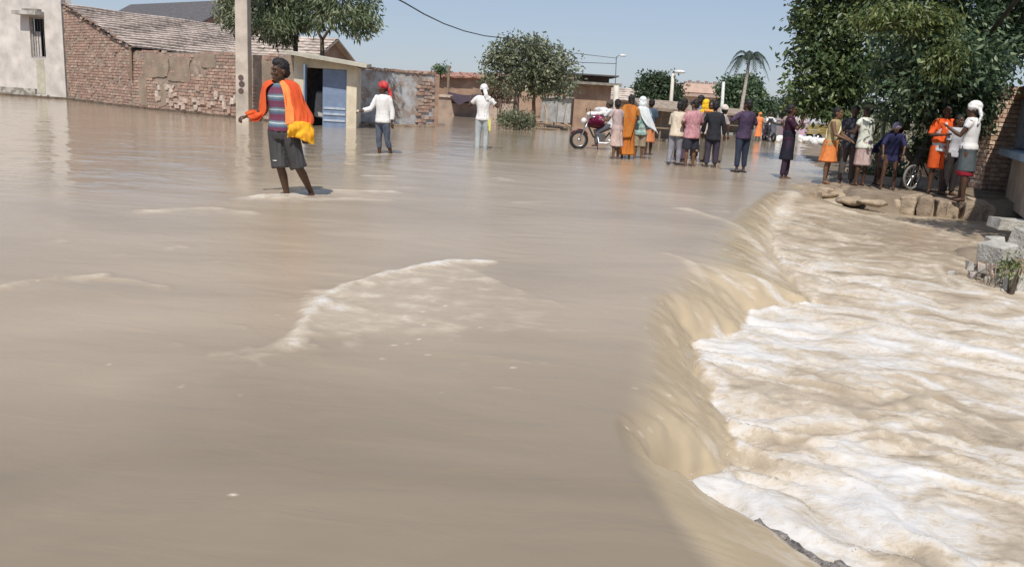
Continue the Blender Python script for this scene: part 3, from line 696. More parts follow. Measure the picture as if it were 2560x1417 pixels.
# dark wet line where the flood laps the walls
WETB = mat('wet_base', (0.13, 0.095, 0.07), .55, .35, 4, .5)
for par, pa, pb_, off in ((bh, G0, G1, .075), (bw, G1 + Vector((0.05, -0.04, 0)), P2, .075)):
    ud = (pb_ - pa).xy.normalized(); nd = Vector((ud.y, -ud.x)); nd = nd if nd.dot(pa.xy) < 0 else -nd; Ls = (pb_ - pa).xy.length; n = int(Ls / .5)
    for k in range(n):
        s = Ls * (k + .5) / n; mb = MB(); mb.box((pa.x + ud.x * s + nd.x * off - par.location.x, pa.y + ud.y * s + nd.y * off - par.location.y, -.05 + rnd.uniform(0, .05)), (Ls / n * 1.05, .06 + rnd.uniform(0, .05), .24), math.atan2(ud.y, ud.x) + rnd.uniform(-.03, .03), jit=.015); mb.build('wet_base_stone', WETB, par)
mb = MB(); quadbox(mb, 0, LW, -.3, .09, -.32, -.301); quadbox(mb, -.02, .9, -.3, .09, -.03, -.002); local(wh, mb).build('wet_base', WETB, wh)

# --- dark roofed house behind
def gable_house(name, label, C, rz, w, d, ez, rzt, wallm, roofm, over=0.4, courses=0, group=None, windows=()):
    h = empty(name, (C[0], C[1], 0), rz, label, 'house', group)
    mb = MB()
    vs = [(-w / 2, -d / 2, -0.6), (w / 2, -d / 2, -0.6), (w / 2, d / 2, -0.6), (-w / 2, d / 2, -0.6), (-w / 2, -d / 2, ez), (w / 2, -d / 2, ez), (w / 2, d / 2, ez), (-w / 2, d / 2, ez), (-w / 2, 0, rzt - 0.08), (w / 2, 0, rzt - 0.08)]
    mb.add(vs, [(0, 1, 5, 4), (2, 3, 7, 6), (3, 0, 4, 8, 7), (1, 2, 6, 9, 5), (3, 2, 1, 0)]); mb.build('wall', wallm, h)
    rf = empty('roof', (0, 0, 0)); rf.parent = h
    for sgn in (-1, 1):
        mb = MB(); e = Vector((0, sgn * (d / 2 + over), ez - over * (rzt - ez) / (d / 2))); r = Vector((0, 0, rzt)); hw = w / 2 + 0.35
        q = [Vector((-hw, r.y, r.z)), Vector((-hw, e.y, e.z)), Vector((hw, e.y, e.z)), Vector((hw, r.y, r.z))]
        if sgn > 0: q = q[::-1]
        vs, fs = slabpoly(q, 0.07); mb.add(vs, fs); mb.build('roof_slope', roofm, rf)
        if sgn < 0 and courses:
            nr = (q[1] - q[0]).cross(q[2] - q[0]).normalized()
            for k in range(courses):
                mb = MB(); a0 = q[0].lerp(q[1], k / courses) + nr * 0.02; a1 = q[0].lerp(q[1], (k + 1.1) / courses) + nr * 0.09
                n = 24; vv = []; ff = []
                for j in range(n + 1):
                    s = Vector((2 * hw * j / n, 0, 0)); wv = nr * (rnd.uniform(-0.015, 0.015) + 0.03 * (j % 2)); vv += [a0 + s + wv, a1 + s + wv, a1 + s + wv - nr * 0.06]
                for j in range(n): i = j * 3; ff += [(i, i + 1, i + 4, i + 3), (i + 1, i + 2, i + 5, i + 4)]
                mb.add(vv, ff); mb.build('tile_course', TILE, rf)
    for (x, z, ww, hh) in windows:
        f = empty('window', (x, -d / 2, z)); f.parent = h
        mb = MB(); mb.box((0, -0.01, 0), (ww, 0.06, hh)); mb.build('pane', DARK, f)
        mb = MB()
        for c, sz in (((0, -0.05, hh / 2 + .03), (ww + .16, .08, .07)), ((0, -0.05, -hh / 2 - .03), (ww + .16, .08, .07)), ((-ww / 2 - .03, -0.05, 0), (.06, .08, hh)), ((ww / 2 + .03, -0.05, 0), (.06, .08, hh))): mb.box(c, sz)
        mb.build('frame', CONC_D, f)
    return h
BROWNW = two_tone('brown_wall', (0.30, 0.20, 0.15), (0.40, 0.28, 0.21), 2.0, 0.5, 0.95, 0.2, bump=0.6, bscale=16)
SLATE = mat('slate_roof', (0.10, 0.095, 0.10), 0.8, 0.3, 3, 0.6, 14, stretch=(1, 4, 4))
c = far(455, 60, 66)
gable_house('slate_roof_house', 'low house with a dark slate roof showing above the tiled roof', (c.x, c.y), math.radians(-38), 15, 7, 5.0, 7.1, BROWNW, SLATE)
c = far(750, 140, 43)
gable_house('tile_roof_house', 'small house with a pale tiled roof behind the blue-door hut', (c.x - 0.3, c.y), math.radians(-14), 4.2, 4.2, 2.75, 3.75, BROWNW, TILE, courses=8)

# --- concrete pole in front of the wall
pb = on(611, 303)
pole = empty('concrete_pole', (pb.x, pb.y, 0), 0, 'thick pale concrete utility pole standing in the water before the brick wall', 'pole')
mb = MB(); w0, w1, hp = 0.235, 0.20, 8.5
mb.add([(-w0, -w0, -.7), (w0, -w0, -.7), (w0, w0, -.7), (-w0, w0, -.7), (-w1, -w1, hp), (w1, -w1, hp), (w1, w1, hp), (-w1, w1, hp)], [(0, 3, 2, 1), (4, 5, 6, 7), (0, 1, 5, 4), (1, 2, 6, 5), (2, 3, 7, 6), (3, 0, 4, 7)])
POLEM = two_tone('pole_concrete', (0.50, 0.44, 0.38), (0.60, 0.53, 0.46), 1.5, 0.5, 0.9, 0.2, bump=0.3)
link('shaft', bevel_mesh(mb.mesh(), 0.03, 2), POLEM, pole)
for k, (zz, rr) in enumerate(((1.52, .095), (1.30, .105), (1.06, .095))):
    mb = MB(); mb.tube([(-0.03 + 0.03 * (k == 1), -0.246, zz), (-0.03 + 0.03 * (k == 1), -0.228, zz)], rr, 12); mb.build('painted_mark', mat('dark_paint', (0.11, 0.075, 0.07), 0.8), pole)
for k in range(3):
    mb = MB(); mb.box((0, 0, 6.6 + 0.5 * k), (1.5, 0.08, 0.1)); mb.build('cross_arm', STEEL, pole)

# --- hut with blue doors
hb = on(742, 314); he = on(890, 322)
uh = (he - hb).xy.normalized(); rzh = math.atan2(uh.y, uh.x); Lh = (he - hb).xy.length
hut = empty('roadside_hut', (hb.x, hb.y, 0), rzh, 'small cream hut with a blue double door and flat slab roof', 'hut')
zt0, zt1 = far(735, 140, hb.y).z, far(890, 168, he.y).z
zm = lambda x: zt0 + (zt1 - zt0) * x / Lh
f0, f1 = (on(762, 315) - hb).xy.length, (on(851, 317) - hb).xy.length
mb = MB()
def hb_box(mb, x0, x1, y0, y1, z0, za, zb=None, mi=0):
    zb = za if zb is None else zb
    mb.add([(x0, y0, z0), (x1, y0, z0), (x1, y1, z0), (x0, y1, z0), (x0, y0, za), (x1, y0, zb), (x1, y1, zb), (x0, y1, za)], [(0, 3, 2, 1), (4, 5, 6, 7), (0, 1, 5, 4), (1, 2, 6, 5), (2, 3, 7, 6), (3, 0, 4, 7)], mi)
hb_box(mb, -0.1, f0, 0, 0.22, -.6, zm(0), zm(f0)); mb.build('front_pillar', CREAM, hut)
mb = MB(); hb_box(mb, f1, Lh, 0, 0.22, -.6, zm(f1), zm(Lh)); mb.build('front_pillar', CREAM, hut)
mb = MB(); hb_box(mb, f0, f1, 0, 0.22, zm(f1) - 0.16, zm(f0), zm(f1)); mb.build('lintel', CREAM, hut)
mb = MB(); hb_box(mb, -0.1, 0.1, 0.222, 2.6, -.6, zm(0) - .002); hb_box(mb, Lh - .2, Lh, 0.222, 2.6, -.6, zm(Lh) - .002); hb_box(mb, 0.1, Lh - .2, 2.4, 2.6, -.6, zm(Lh) - .002); mb.build('wall', CREAM, hut)
mb = MB(); vs, fs = slabpoly([(-0.35, -0.55, zt0 + 0.03), (Lh + 0.35, -0.5, zt1 - 0.02), (Lh + 0.35, 2.9, zt1 + 0.1), (-0.35, 2.9, zt0 + 0.15)], -0.11); mb.add(vs, fs); recalc(mb.mesh()); mb.build('roof_slab', two_tone('hut_roof', (0.46, 0.44, 0.37), (0.60, 0.57, 0.49), 2, 0.5, width=0.2), hut)
BLUE = mat('blue_door_paint', (0.18, 0.24, 0.36), 0.55, 0.14, 4, 0.1)
fm = f0 + (f1 - f0) * 0.42
dr = empty('door', (0, 0, 0)); dr.parent = hut
mb = MB(); hb_box(mb, fm, f1 - 0.01, 0.10, 0.15, -.4, zm(f1) - 0.17); mb.build('door_leaf', BLUE, dr)
for k, z in enumerate((0.42, 0.62, 0.20)):
    mb = MB(); hb_box(mb, fm + 0.03, f1 - 0.04, 0.07, 0.099, z, z + 0.07); mb.build('door_rail', mat('pale_blue', (0.42, 0.48, 0.56), 0.6), dr)
dl = empty('door', (0, 0, 0)); dl.parent = hut
mb = MB(); hb_box(mb, f0 + 0.01, f0 + 0.06, -0.45, 0.12, -.4, zm(f0) - 0.25); mb.build('door_leaf', BLUE, dl)
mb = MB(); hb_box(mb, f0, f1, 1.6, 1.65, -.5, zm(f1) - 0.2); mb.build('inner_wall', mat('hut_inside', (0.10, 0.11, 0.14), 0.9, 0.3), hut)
o = MB(); o.box((hb.x + uh.x * (f0 + .32), hb.y + 1.0, 0.75), (0.35, 0.3, 0.9), rzh, jit=.05); sack = link('hanging_cloth', bevel_mesh(o.mesh(), 0.08, 3), cloth((0.55, 0.55, 0.56)), None, True); tag(sack, 'pale cloth bundle hanging inside the hut doorway', 'bundle')

# --- painted compound wall right of the hut
a = on(893, 311); b = on(1082, 317); pw_t = far(1000, 181, (a.y + b.y) / 2).z
pw = empty('painted_wall', (a.x, a.y, 0), 0, 'weathered plaster wall with peeling white and blue paint right of the hut', 'wall')
PAINTW = two_tone('peeling_paint', (0.50, 0.52, 0.54), (0.33, 0.26, 0.22), 2.6, 0.5, 0.9, 0.10, bump=0.5, bscale=22, c3=(0.42, 0.36, 0.33))
mb = MB(); wall_slab(mb, a, b, -.6, pw_t, 0.22); local(pw, mb).build('wall', PAINTW, pw)
Lp = (b - a).xy.length; up = (b - a).xy.normalized()
mb = MB(); wall_slab(mb, b + Vector((0.01, 0, 0)), b + Vector((-0.35, 3.2, 0)), -.6, pw_t - .05, 0.2); local(pw, mb).build('return_wall', BROWNW, pw)
for k in range(16):
    s = Lp * (k + .5) / 16; mb = MB(); mb.box((up.x * s, up.y * s + .1, pw_t + .05), (Lp / 16 * .95, 0.26, 0.10), math.atan2(up.y, up.x), jit=.025); mb.build('coping_brick', BRICK[k % 5], pw)
for k in range(7):     # reddish wall end with bare bricks
    for j in range(14):
        s = Lp - 0.12 - 0.26 * (k % 3) - (.13 if j % 2 else 0); mb = MB()
        if k < 3 and rnd.random() < .8: mb.box((up.x * s + up.y * .03, up.y * s - up.x * .03, 0.08 + j * .14), (.24, .06, .11), math.atan2(up.y, up.x), jit=.008); mb.build('brick', BRICK[(k + j) % 5], pw)
rb = empty('mud_heap', (a.x, a.y, 0), 0, 'low heap of mud and rubble along the foot of the painted wall', 'mud heap')
mbm = MB()
for k in range(26):
    p = on(865 + k * 8.6, 314 + rnd.uniform(-2, 3)); mbm.ell((p.x - a.x, p.y - a.y, rnd.uniform(-.03, .04)), (rnd.uniform(.15, .35), rnd.uniform(.12, .25), rnd.uniform(.05, .16)), 8, 6)
mbm.tube([(on(862, 315) - a).to_tuple(), (on(975, 316) - a).to_tuple(), (on(1086, 319) - a).to_tuple()], .09, 8)
link('heap', remesh(mbm, 0.05, 2, 0.03, 5), mat('mud', (0.22, 0.165, 0.12), 0.9, .3, 4, .6), rb, True)

# --- long brick row house far across the water
Yf = 62.0
f0_ = far(985, 262, Yf); f1_ = far(1440, 282, Yf + 4)
lh = empty('long_brick_house', (f0_.x, f0_.y, 0), 0, 'long low brick house with a thin red tile edge beyond the water', 'house')
hz0 = far(1000, 186, Yf).z; hz1 = far(1430, 200, Yf + 4).z
REDW = two_tone('far_brick', (0.34, 0.225, 0.165), (0.42, 0.30, 0.225), 1.6, 0.5, 0.95, 0.2, bump=0.5, bscale=9)
mb = MB(); wall_slab(mb, f0_, f1_, -.6, hz0, 4, 0, hz1); local(lh, mb).build('wall', REDW, lh)
mb = MB(); uu = (f1_ - f0_).xy.normalized(); LL = (f1_ - f0_).xy.length
N = 26
for k in range(N):
    s = LL * (k + .5) / N; z = hz0 + (hz1 - hz0) * s / LL; mb = MB()
    mb.box((uu.x * s, uu.y * s + .6, z + .10), (LL / N * .98, 2.2, .10), math.atan2(uu.y, uu.x), 0, .04, Matrix.Rotation(0.16, 3, 'X')); mb.build('eave_tile', mat('red_tile', (0.36, 0.19, 0.145), .9, .3, 3), lh)
pl0 = far(1078, 275, Yf - 6); pl1 = far(1285, 287, Yf - 4)
pv = empty('verandah_plinth', (pl0.x, pl0.y, 0), 0, 'pale waist-high masonry plinth with square drain holes before the long house', 'plinth')
zt = far(1180, 243, Yf - 5).z
mb = MB(); wall_slab(mb, pl0, pl1, -.6, zt, 3.0); local(pv, mb).build('wall', two_tone('pink_plaster', (0.44, 0.33, 0.27), (0.52, 0.41, 0.34), 1.5, .5, width=.2), pv)
up2 = (pl1 - pl0).xy.normalized()
for xx in (1138, 1166):
    p = far(xx, 253, Yf - 5.2); mb = MB(); mb.box((p.x - pl0.x, p.y - pl0.y - .35, p.z), (0.36, .1, .32), math.atan2(up2.y, up2.x)); mb.build('drain_hole', DARK, pv)
mb = MB(); wall_slab(mb, pl0 + Vector((0, -.12, 0)), pl1 + Vector((0, -.12, 0)), zt - .12, zt + .05, .5); local(pv, mb).build('coping', mat('coping_pale', (0.55, 0.44, 0.37), .9), pv)
# post with tarpaulin, dark bush on the roof
pp = far(1119, 241, Yf - 5); post = empty('tarp_shelter', (pp.x, pp.y, 0), 0, 'dark tarpaulin shelter stretched from a wooden post over the plinth', 'shelter')
zt2 = far(1119, 178, Yf - 5).z
mb = MB(); mb.tube([(0, 0, zt - .1), (0.02, 0, zt2 + .35)], .09, 8); mb.build('post', WOOD, post)
q0 = far(1122, 182, Yf - 5) - pp; q1 = far(1205, 187, Yf - 5.5) - pp; q2 = far(1205, 207, Yf - 8) - pp; q3 = far(1148, 214, Yf - 8) - pp
TARP = mat('dark_tarp', (0.055, 0.035, 0.045), .7, .3, 4, .3)
def sheet_between(ctrl, nu, nv, thick=0.006, fold=0.0, seed=0):
    """smooth cloth through a grid of control points (rows x cols)"""
    C = np.array([[list(p) for p in r] for r in ctrl], float)
    def cr(P, t):
        n = len(P); x = t * (n - 1); i = min(int(x), n - 2); f = x - i
        p0, p1, p2, p3 = P[max(i - 1, 0)], P[i], P[i + 1], P[min(i + 2, n - 1)]
        return 0.5 * ((2 * p1) + (p2 - p0) * f + (2 * p0 - 5 * p1 + 4 * p2 - p3) * f * f + (3 * p1 - p0 - 3 * p2 + p3) * f ** 3)
    G = np.zeros((nu + 1, nv + 1, 3))
    for i in range(nu + 1):
        row = cr(C, i / nu)
        for j in range(nv + 1): G[i, j] = cr(row, j / nv)
    du = np.gradient(G, axis=0); dv = np.gradient(G, axis=1); N_ = np.cross(du, dv); N_ /= (np.linalg.norm(N_, axis=2, keepdims=True) + 1e-9)
    if fold:
        jj, ii = np.meshgrid(np.arange(nv + 1) / nv, np.arange(nu + 1) / nu)
        w = (gnoise(jj * 7 + seed, ii * 1.6 + seed * 2, 3 + seed) + 0.6 * gnoise(jj * 15 + seed, ii * 3, 8 + seed)) * np.minimum(1, ii * 2 + .3)
        G = G + N_ * (w * fold)[..., None]
    n = nv + 1; top = (G + N_ * thick / 2).reshape(-1, 3); bot = (G - N_ * thick / 2).reshape(-1, 3); K = len(top); fs = []
    for i in range(nu):
        for j in range(nv):
            a_, b_, c_, d_ = i * n + j, i * n + j + 1, (i + 1) * n + j + 1, (i + 1) * n + j
            fs.append((a_, b_, c_, d_)); fs.append((K + d_, K + c_, K + b_, K + a_))
    for j in range(nv): fs.append((j + 1, j, K + j, K + j + 1)); e = nu * n; fs.append((e + j, e + j + 1, K + e + j + 1, K + e + j))
    for i in range(nu): fs.append((i * n, (i + 1) * n, K + (i + 1) * n, K + i * n)); e = nv; fs.append(((i + 1) * n + e, i * n + e, K + i * n + e, K + (i + 1) * n + e))
    return mesh_from(np.vstack([top, bot]), fs)
link('tarpaulin', sheet_between([[q0, (q0 + q1) / 2 + Vector((0, 0, -.15)), q1], [(q0 + q3) / 2 + Vector((0, 0, -.1)), (q0 + q2) / 2, (q1 + q2) / 2], [q3, (q2 + q3) / 2 + Vector((0, 0, .2)), q2]], 8, 10, .02, .08), TARP, post, True)
p = far(1196, 225, Yf - 8) - pp; mb = MB(); mb.tube([(p.x + .1, p.y, zt - .3), (q2.x, q2.y, q2.z)], .09, 6); mb.build('post', WOOD, post)

# --- tin kiosk on planks
kb = on(1388, 316); Yk = kb.y
kz = far(1388, 241, Yk).z
k0 = far(1352, 300, Yk + .5); k1 = far(1392, 300, Yk - .35); k2 = far(1425, 300, Yk + .35)
ks = empty('tin_kiosk', (kb.x, kb.y, 0), 0, 'grey corrugated tin kiosk with a pitched lid on a timber platform', 'kiosk')
def corrugated(P, Q, z0, z1, amp=.015, n=18):
    mb = MB(); vs = []; fs = []; P = Vector((P[0], P[1])); Q = Vector((Q[0], Q[1])); nr = Vector(((Q - P).y, -(Q - P).x)).normalized()
    for i in range(n * 2 + 1):
        t_ = i / (n * 2); p = P.lerp(Q, t_) + nr * (amp * math.cos(math.pi * i)); p2 = p - nr * .012
        vs += [(p.x, p.y, z0), (p.x, p.y, z1), (p2.x, p2.y, z0), (p2.x, p2.y, z1)]
    for i in range(n * 2):
        a_ = i * 4; fs += [(a_, a_ + 4, a_ + 5, a_ + 1), (a_ + 2, a_ + 3, a_ + 7, a_ + 6)]
    mb.add(vs, fs); return mb
TIN2 = mat('tin_pale', (0.50, 0.49, 0.48), .5, .2, 3, .2, metal=.25)
kk = [Vector((p.x - kb.x, p.y - kb.y)) for p in (k0, k1, k2)]; kk.append(kk[0] + kk[2] - kk[1])
for i, mm in ((0, TIN), (1, TIN2), (2, TIN), (3, TIN)):
    corrugated(kk[i], kk[(i + 1) % 4], .22, kz - .12).build('tin_panel', mm, ks)
ctr = (kk[0] + kk[2]) / 2
mb = MB(); rv = [Vector((*(ctr + (p - ctr) * 1.22), kz - .10 + (.10 if i in (1, 2) else -.02))) for i, p in enumerate(kk)]
vs, fs = slabpoly([rv[0], rv[1], rv[2], rv[3]], .05); mb.add(vs, fs); link('lid', recalc(mb.mesh()), mat('tin_bright', (0.52, 0.51, 0.49), .5, .2, 3, .2), ks)
for i, p in enumerate(kk):
    mb = MB(); mb.box((p.x * .9 + ctr.x * .1, p.y * .9 + ctr.y * .1, 0), (.07, .07, .9)); mb.build('leg', WOOD, ks)
lc = MB(); lc.tube([(kk[0].x + .35, kk[0].y - .35, .1), (kk[0].x + .3, kk[0].y - .3, .75), (kk[0].x + .15, kk[0].y - .2, 1.15)], [.07, .05, .03], 6); lc.build('leaning_plank', WOOD_L, ks)
k3 = far(1452, 260, Yk + 4)
ks2 = empty('lean_to_stall', (k3.x, k3.y, 0), 0, 'dark open stall with a pale sagging sheet roof beside the tin kiosk', 'stall')
zz = far(1452, 243, Yk + 4).z
for x, y in ((-.6, 0), (.6, 0), (-.6, 1.2), (.6, 1.2)): mb = MB(); mb.box((x, y, zz / 2 - .3), (.08, .08, zz + .55)); mb.build('post', WOOD, ks2)
mb = MB(); vs, fs = slabpoly([(-.85, -.4, zz - .02), (.95, -.4, zz - .12), (.95, 1.5, zz + .12), (-.85, 1.5, zz + .2)], -.04); mb.add(vs, fs); link('sheet_roof', recalc(mb.mesh()), mat('pale_sheet', (0.58, 0.56, 0.53), .7, .15), ks2)
mb = MB(); mb.box((0, 1.1, .5), (1.2, .05, 1.5)); mb.build('back_board', DARK, ks2)
mb = MB(); vs, fs = slabpoly([(-.5, -.6, zz - .62), (1.3, -.8, zz - .86), (1.3, .1, zz - .72), (-.5, .2, zz - .45)], -.03); mb.add(vs, fs); link('counter_flap', recalc(mb.mesh()), mat('pale_sheet2', (0.50, 0.47, 0.44), .7, .15), ks2)
pf = empty('plank_platform', (kb.x, kb.y, 0), 0, 'rough timber platform of loose poles floating at the kiosk foot', 'platform')
for k, (xa, ya, xb, yb, z, r, mm) in enumerate([(1318, 306, 1352, 312, .16, .06, WOOD_L), (1362, 318, 1420, 326, .06, .075, WOOD_L), (1330, 322, 1400, 326, .02, .05, WOOD), (1352, 302, 1395, 309, .22, .05, WOOD_L), (1316, 300, 1350, 304, .28, .05, WOOD), (1340, 314, 1376, 318, .12, .06, WOOD), (1395, 312, 1425, 322, .14, .05, WOOD_L)]):
    p, q = on(xa, ya), on(xb, yb); mb = MB(); mb.tube([(p.x - kb.x, p.y - kb.y, z), ((p.x + q.x) / 2 - kb.x, (p.y + q.y) / 2 - kb.y, z + .03), (q.x - kb.x, q.y - kb.y, z)], r, 7); mb.build('timber', mm, pf)
for k, xx in enumerate((1342, 1349, 1362, 1409)):
    p = on(xx, 322); mb = MB(); mb.tube([(p.x - kb.x, p.y - kb.y, -.5), (p.x - kb.x, p.y - kb.y, .2)], .05, 6); mb.build('stake', WOOD_L, pf)

# --- brick house and stalls behind the crowd
def flat_house(name, label, x0, x1, base, top, Yd, depth, wallm, roofm, over=.35, th=.14, wins=(), cat='house', parapet=0):
    p0 = far(x0, base, Yd); p1 = far(x1, base, Yd); zt_ = (far(x0, top, Yd).z + far(x1, top, Yd).z) / 2
    w = p1.x - p0.x; h = empty(name, ((p0.x + p1.x) / 2, Yd, 0), 0, label, cat)
    mb = MB(); hb_box(mb, -w / 2, w / 2, 0, depth, -.6, zt_ - th); mb.build('wall', wallm, h)
    mb = MB(); hb_box(mb, -w / 2 - over, w / 2 + over, -over - .1, depth + over, zt_ - th + .002, zt_); mb.build('roof_slab', roofm, h)
    for (fx, fz, ww, hh) in wins:
        f = empty('window', (fx * w / 2, -.004, fz * zt_)); f.parent = h
        mb = MB(); mb.box((0, 0, 0), (ww, .05, hh)); mb.build('pane', DARK, f)
        mb = MB()
        for c, sz in (((0, -.04, hh / 2 + .05), (ww + .2, .1, .1)), ((0, -.04, -hh / 2 - .05), (ww + .2, .1, .1)), ((-ww / 2 - .05, -.04, 0), (.1, .1, hh)), ((ww / 2 + .05, -.04, 0), (.1, .1, hh))): mb.box(c, sz)
        mb.build('frame', CONC, f)
    return h, w, zt_
bhs, w, zt_ = flat_house('brick_shop', 'plain red brick building with an overhanging slab roof behind the motorcycle', 1432, 1522, 300, 206, 47, 5, REDW, CONC_D, .5)
mb = MB(); hb_box(mb, -w / 2 - .4, w / 2 - .1, .6, 3, zt_ + .002, zt_ + .34); mb.build('roof_store', BROWNW, bhs)
mb = MB(); hb_box(mb, -w / 2 - .1, w / 2 + .3, -.6, 3.5, zt_ + .342, zt_ + .42); mb.build('roof_cap', SLATE, bhs)
c = far(1598, 262, 70)
gable_house('low_tile_house', 'low house with a brown tile roof seen above the women by the motorcycle', (c.x, c.y), math.radians(-8), 5.2, 4, 1.9, 2.75, REDW, TILE, courses=6)
PINK = mat('pink_wash', (0.62, 0.45, 0.38), .9, .12, 1.5, .2, 10)
h2, w, zt_ = flat_house('pink_building', 'pinkish two-storey house with a balcony band beyond the crowd', 1703, 1792, 290, 222, 100, 7, mat('peach_wash', (0.58, 0.44, 0.33), .9, .12, 1.5, .2, 10), PINK, .4, .5, wins=((-.35, .42, .9, 1.3), (.2, .42, .9, 1.3), (.62, .42, .8, 1.2)))
mb = MB(); hb_box(mb, -w / 2 - .3, w / 2 + .3, -.5, 6.5, zt_ + .003, zt_ + .55); mb.build('parapet', PINK, h2)
for k in range(9):
    mb = MB(); hb_box(mb, -w / 2 + k * w / 8.6 - .1, -w / 2 + k * w / 8.6 + .25, -.4, -.1, zt_ + .56, zt_ + .75 + .15 * (k % 2)); mb.build('roof_pot', mat('roof_pot', (0.30, 0.22, 0.2), .9), h2)
mb = MB(); hb_box(mb, -w / 2 - .35, w / 2 + .35, -.75, -.404, zt_ - .95, zt_ - .6); mb.build('balcony_band', mat('band', (0.40, 0.30, 0.25), .9), h2)
def thatch_stall(name, label, px, Yd, top, w, d=1.4):
    c = far(px, 300, Yd); zt_ = far(px, top, Yd).z; h = empty(name, (c.x, Yd, 0), 0, label, 'stall')
    for x, y in ((-w / 2, 0), (w / 2, 0), (-w / 2, d), (w / 2, d), (0, 0)):
        mb = MB(); mb.tube([(x, y, -.5), (x + rnd.uniform(-.05, .05), y, zt_)], .04, 6); mb.build('post', WOOD, h)
    mb = MB(); vs, fs = slabpoly([(-w / 2 - .35, -.5, zt_ - .12), (w / 2 + .35, -.5, zt_ - .2), (w / 2 + .3, d + .4, zt_ + .15), (-w / 2 - .3, d + .4, zt_ + .2)], -.12); mb.add(vs, fs); recalc(mb.mesh())
    link('thatch_roof', recalc(mb.mesh()), mat('thatch', (0.30, 0.24, 0.19), .95, .35, 6, .8, 18), h)
    mb = MB(); mb.box((0, d, zt_ / 2), (w, .06, zt_ * .9)); mb.build('reed_wall', mat('reed', (0.26, 0.22, 0.18), .95, .35, 9, .6, stretch=(6, 1, 1)), h)
    mb = MB(); mb.box((0, .15, .55), (w, .5, .06)); mb.build('counter', WOOD, h)
thatch_stall('thatched_stall', 'thatched market stall between the two groups of bystanders', 1652, 34, 268, 1.3)
thatch_stall('thatched_stall', 'yellowish thatched stall far behind the man in navy', 1822, 52, 282, 1.9)
thatch_stall('thatched_stall', 'grey thatched stall below the lamp pole beyond the crowd', 1700, 48, 274, 1.3)
c = far(1830, 270, 110)
flat_house('far_building', 'pale distant building at the end of the road', 1905, 1990, 290, 272, 135, 6, mat('far_wall', (0.36, 0.34, 0.33), .9), CONC_D, .4, .3, wins=((-.4, .5, 1, .9), (.3, .5, 1, .9)))

# --- poles, lamps, wires
def slim_pole(name, label, px, base, top, Yd, r, m, arm=None, lamp=None, cat='pole', toppx=None):
    b_ = far(px, base, Yd); t_ = far(toppx or px, top, Yd); h = empty(name, (b_.x, b_.y, 0), 0, label, cat)
    mb = MB(); mb.tube([(0, 0, -.8), ((t_.x - b_.x) * .5, 0, t_.z / 2), (t_.x - b_.x, 0, t_.z)], [r, r * .92, r * .8], 10); mb.build('shaft', m, h, True)
    if lamp:
        mb = MB(); mb.tube([(t_.x - b_.x, 0, t_.z - .1), (t_.x - b_.x + lamp * .6, -.1, t_.z + .15), (t_.x - b_.x + lamp, -.2, t_.z + .1)], .03, 6); mb.build('bracket', STEEL, h)
        mb = MB(); mb.ell((t_.x - b_.x + lamp * 1.2, -.25, t_.z + .08), (.28, .14, .08), 10, 6); mb.build('lamp_head', mat('lamp_white', (0.7, 0.7, 0.7), .4), h, True)
    if arm:
        for k in range(arm):
            mb = MB(); mb.box((t_.x - b_.x, 0, t_.z - .2 - .35 * k), (1.0, .07, .07)); mb.build('cross_arm', STEEL, h)
            for s in (-.4, 0, .4): mb = MB(); mb.ell((t_.x - b_.x + s, 0, t_.z - .1 - .35 * k), (.05, .05, .09), 8, 6); mb.build('insulator', mat('ceramic', (0.5, 0.42, 0.38), .3), h)
    return h, t_
PALEP = mat('pale_pole', (0.60, 0.57, 0.50), .85, .12, 3, .2)
slim_pole('concrete_pole', 'short pale concrete post standing behind the women in saris', 1541, 300, 214, 44, .17, PALEP)
slim_pole('lamp_mast', 'thin dark mast with a small lamp high above the brick building', 1541, 230, 142, 60, .035, mat('dark_steel', (0.10, 0.10, 0.11), .6), None, .35, 'lamp')
slim_pole('street_lamp', 'pale street lamp pole in front of the roundish tree', 1676, 290, 184, 40, .095, PALEP, None, .22, 'lamp', 1683)
slim_pole('concrete_pole', 'slender pale pole before the dark trees near the palm', 1806, 290, 205, 46, .10, mat('white_pole', (0.62, 0.63, 0.62), .8), None, None, 'pole', 1809)
slim_pole('bamboo_post', 'leaning pale bamboo post between the white-shirted man and the big tree', 2198, 440, 254, 17.6, .055, mat('bamboo', (0.45, 0.46, 0.30), .7, .2), None, None, 'post', 2214)
slim_pole('bamboo_post', 'short pale post beside the far rider on the scooter', 1996, 345, 272, 33, .05, mat('bamboo2', (0.42, 0.42, 0.36), .7, .2), None, None, 'post', 1998)
def wire(name, label, pts, r):
    mb = MB(); n = len(pts); mb.tube(pts, r, 5); return tag(mb.build(name, mat('wire', (0.03, 0.03, 0.035), .6), None, True), label, 'wire')
wp = []
for px_, py_, Yd in ((900, -50, 15), (1012, 8, 18), (1060, 36, 20), (1110, 60, 22.5), (1160, 78, 25), (1210, 90, 28), (1275, 98, 32), (1340, 112, 38), (1420, 132, 45), (1541, 146, 60)): wp.append(far(px_, py_, Yd))
wire('overhead_wire', 'dark sagging overhead wire crossing the sky above the far wall', wp, .016)
wire('overhead_wire', 'faint thin wire in the sky right of the middle tree', [far(1400, 152, 50), far(1460, 157, 52), (far(1541, 160, 56))], .018)

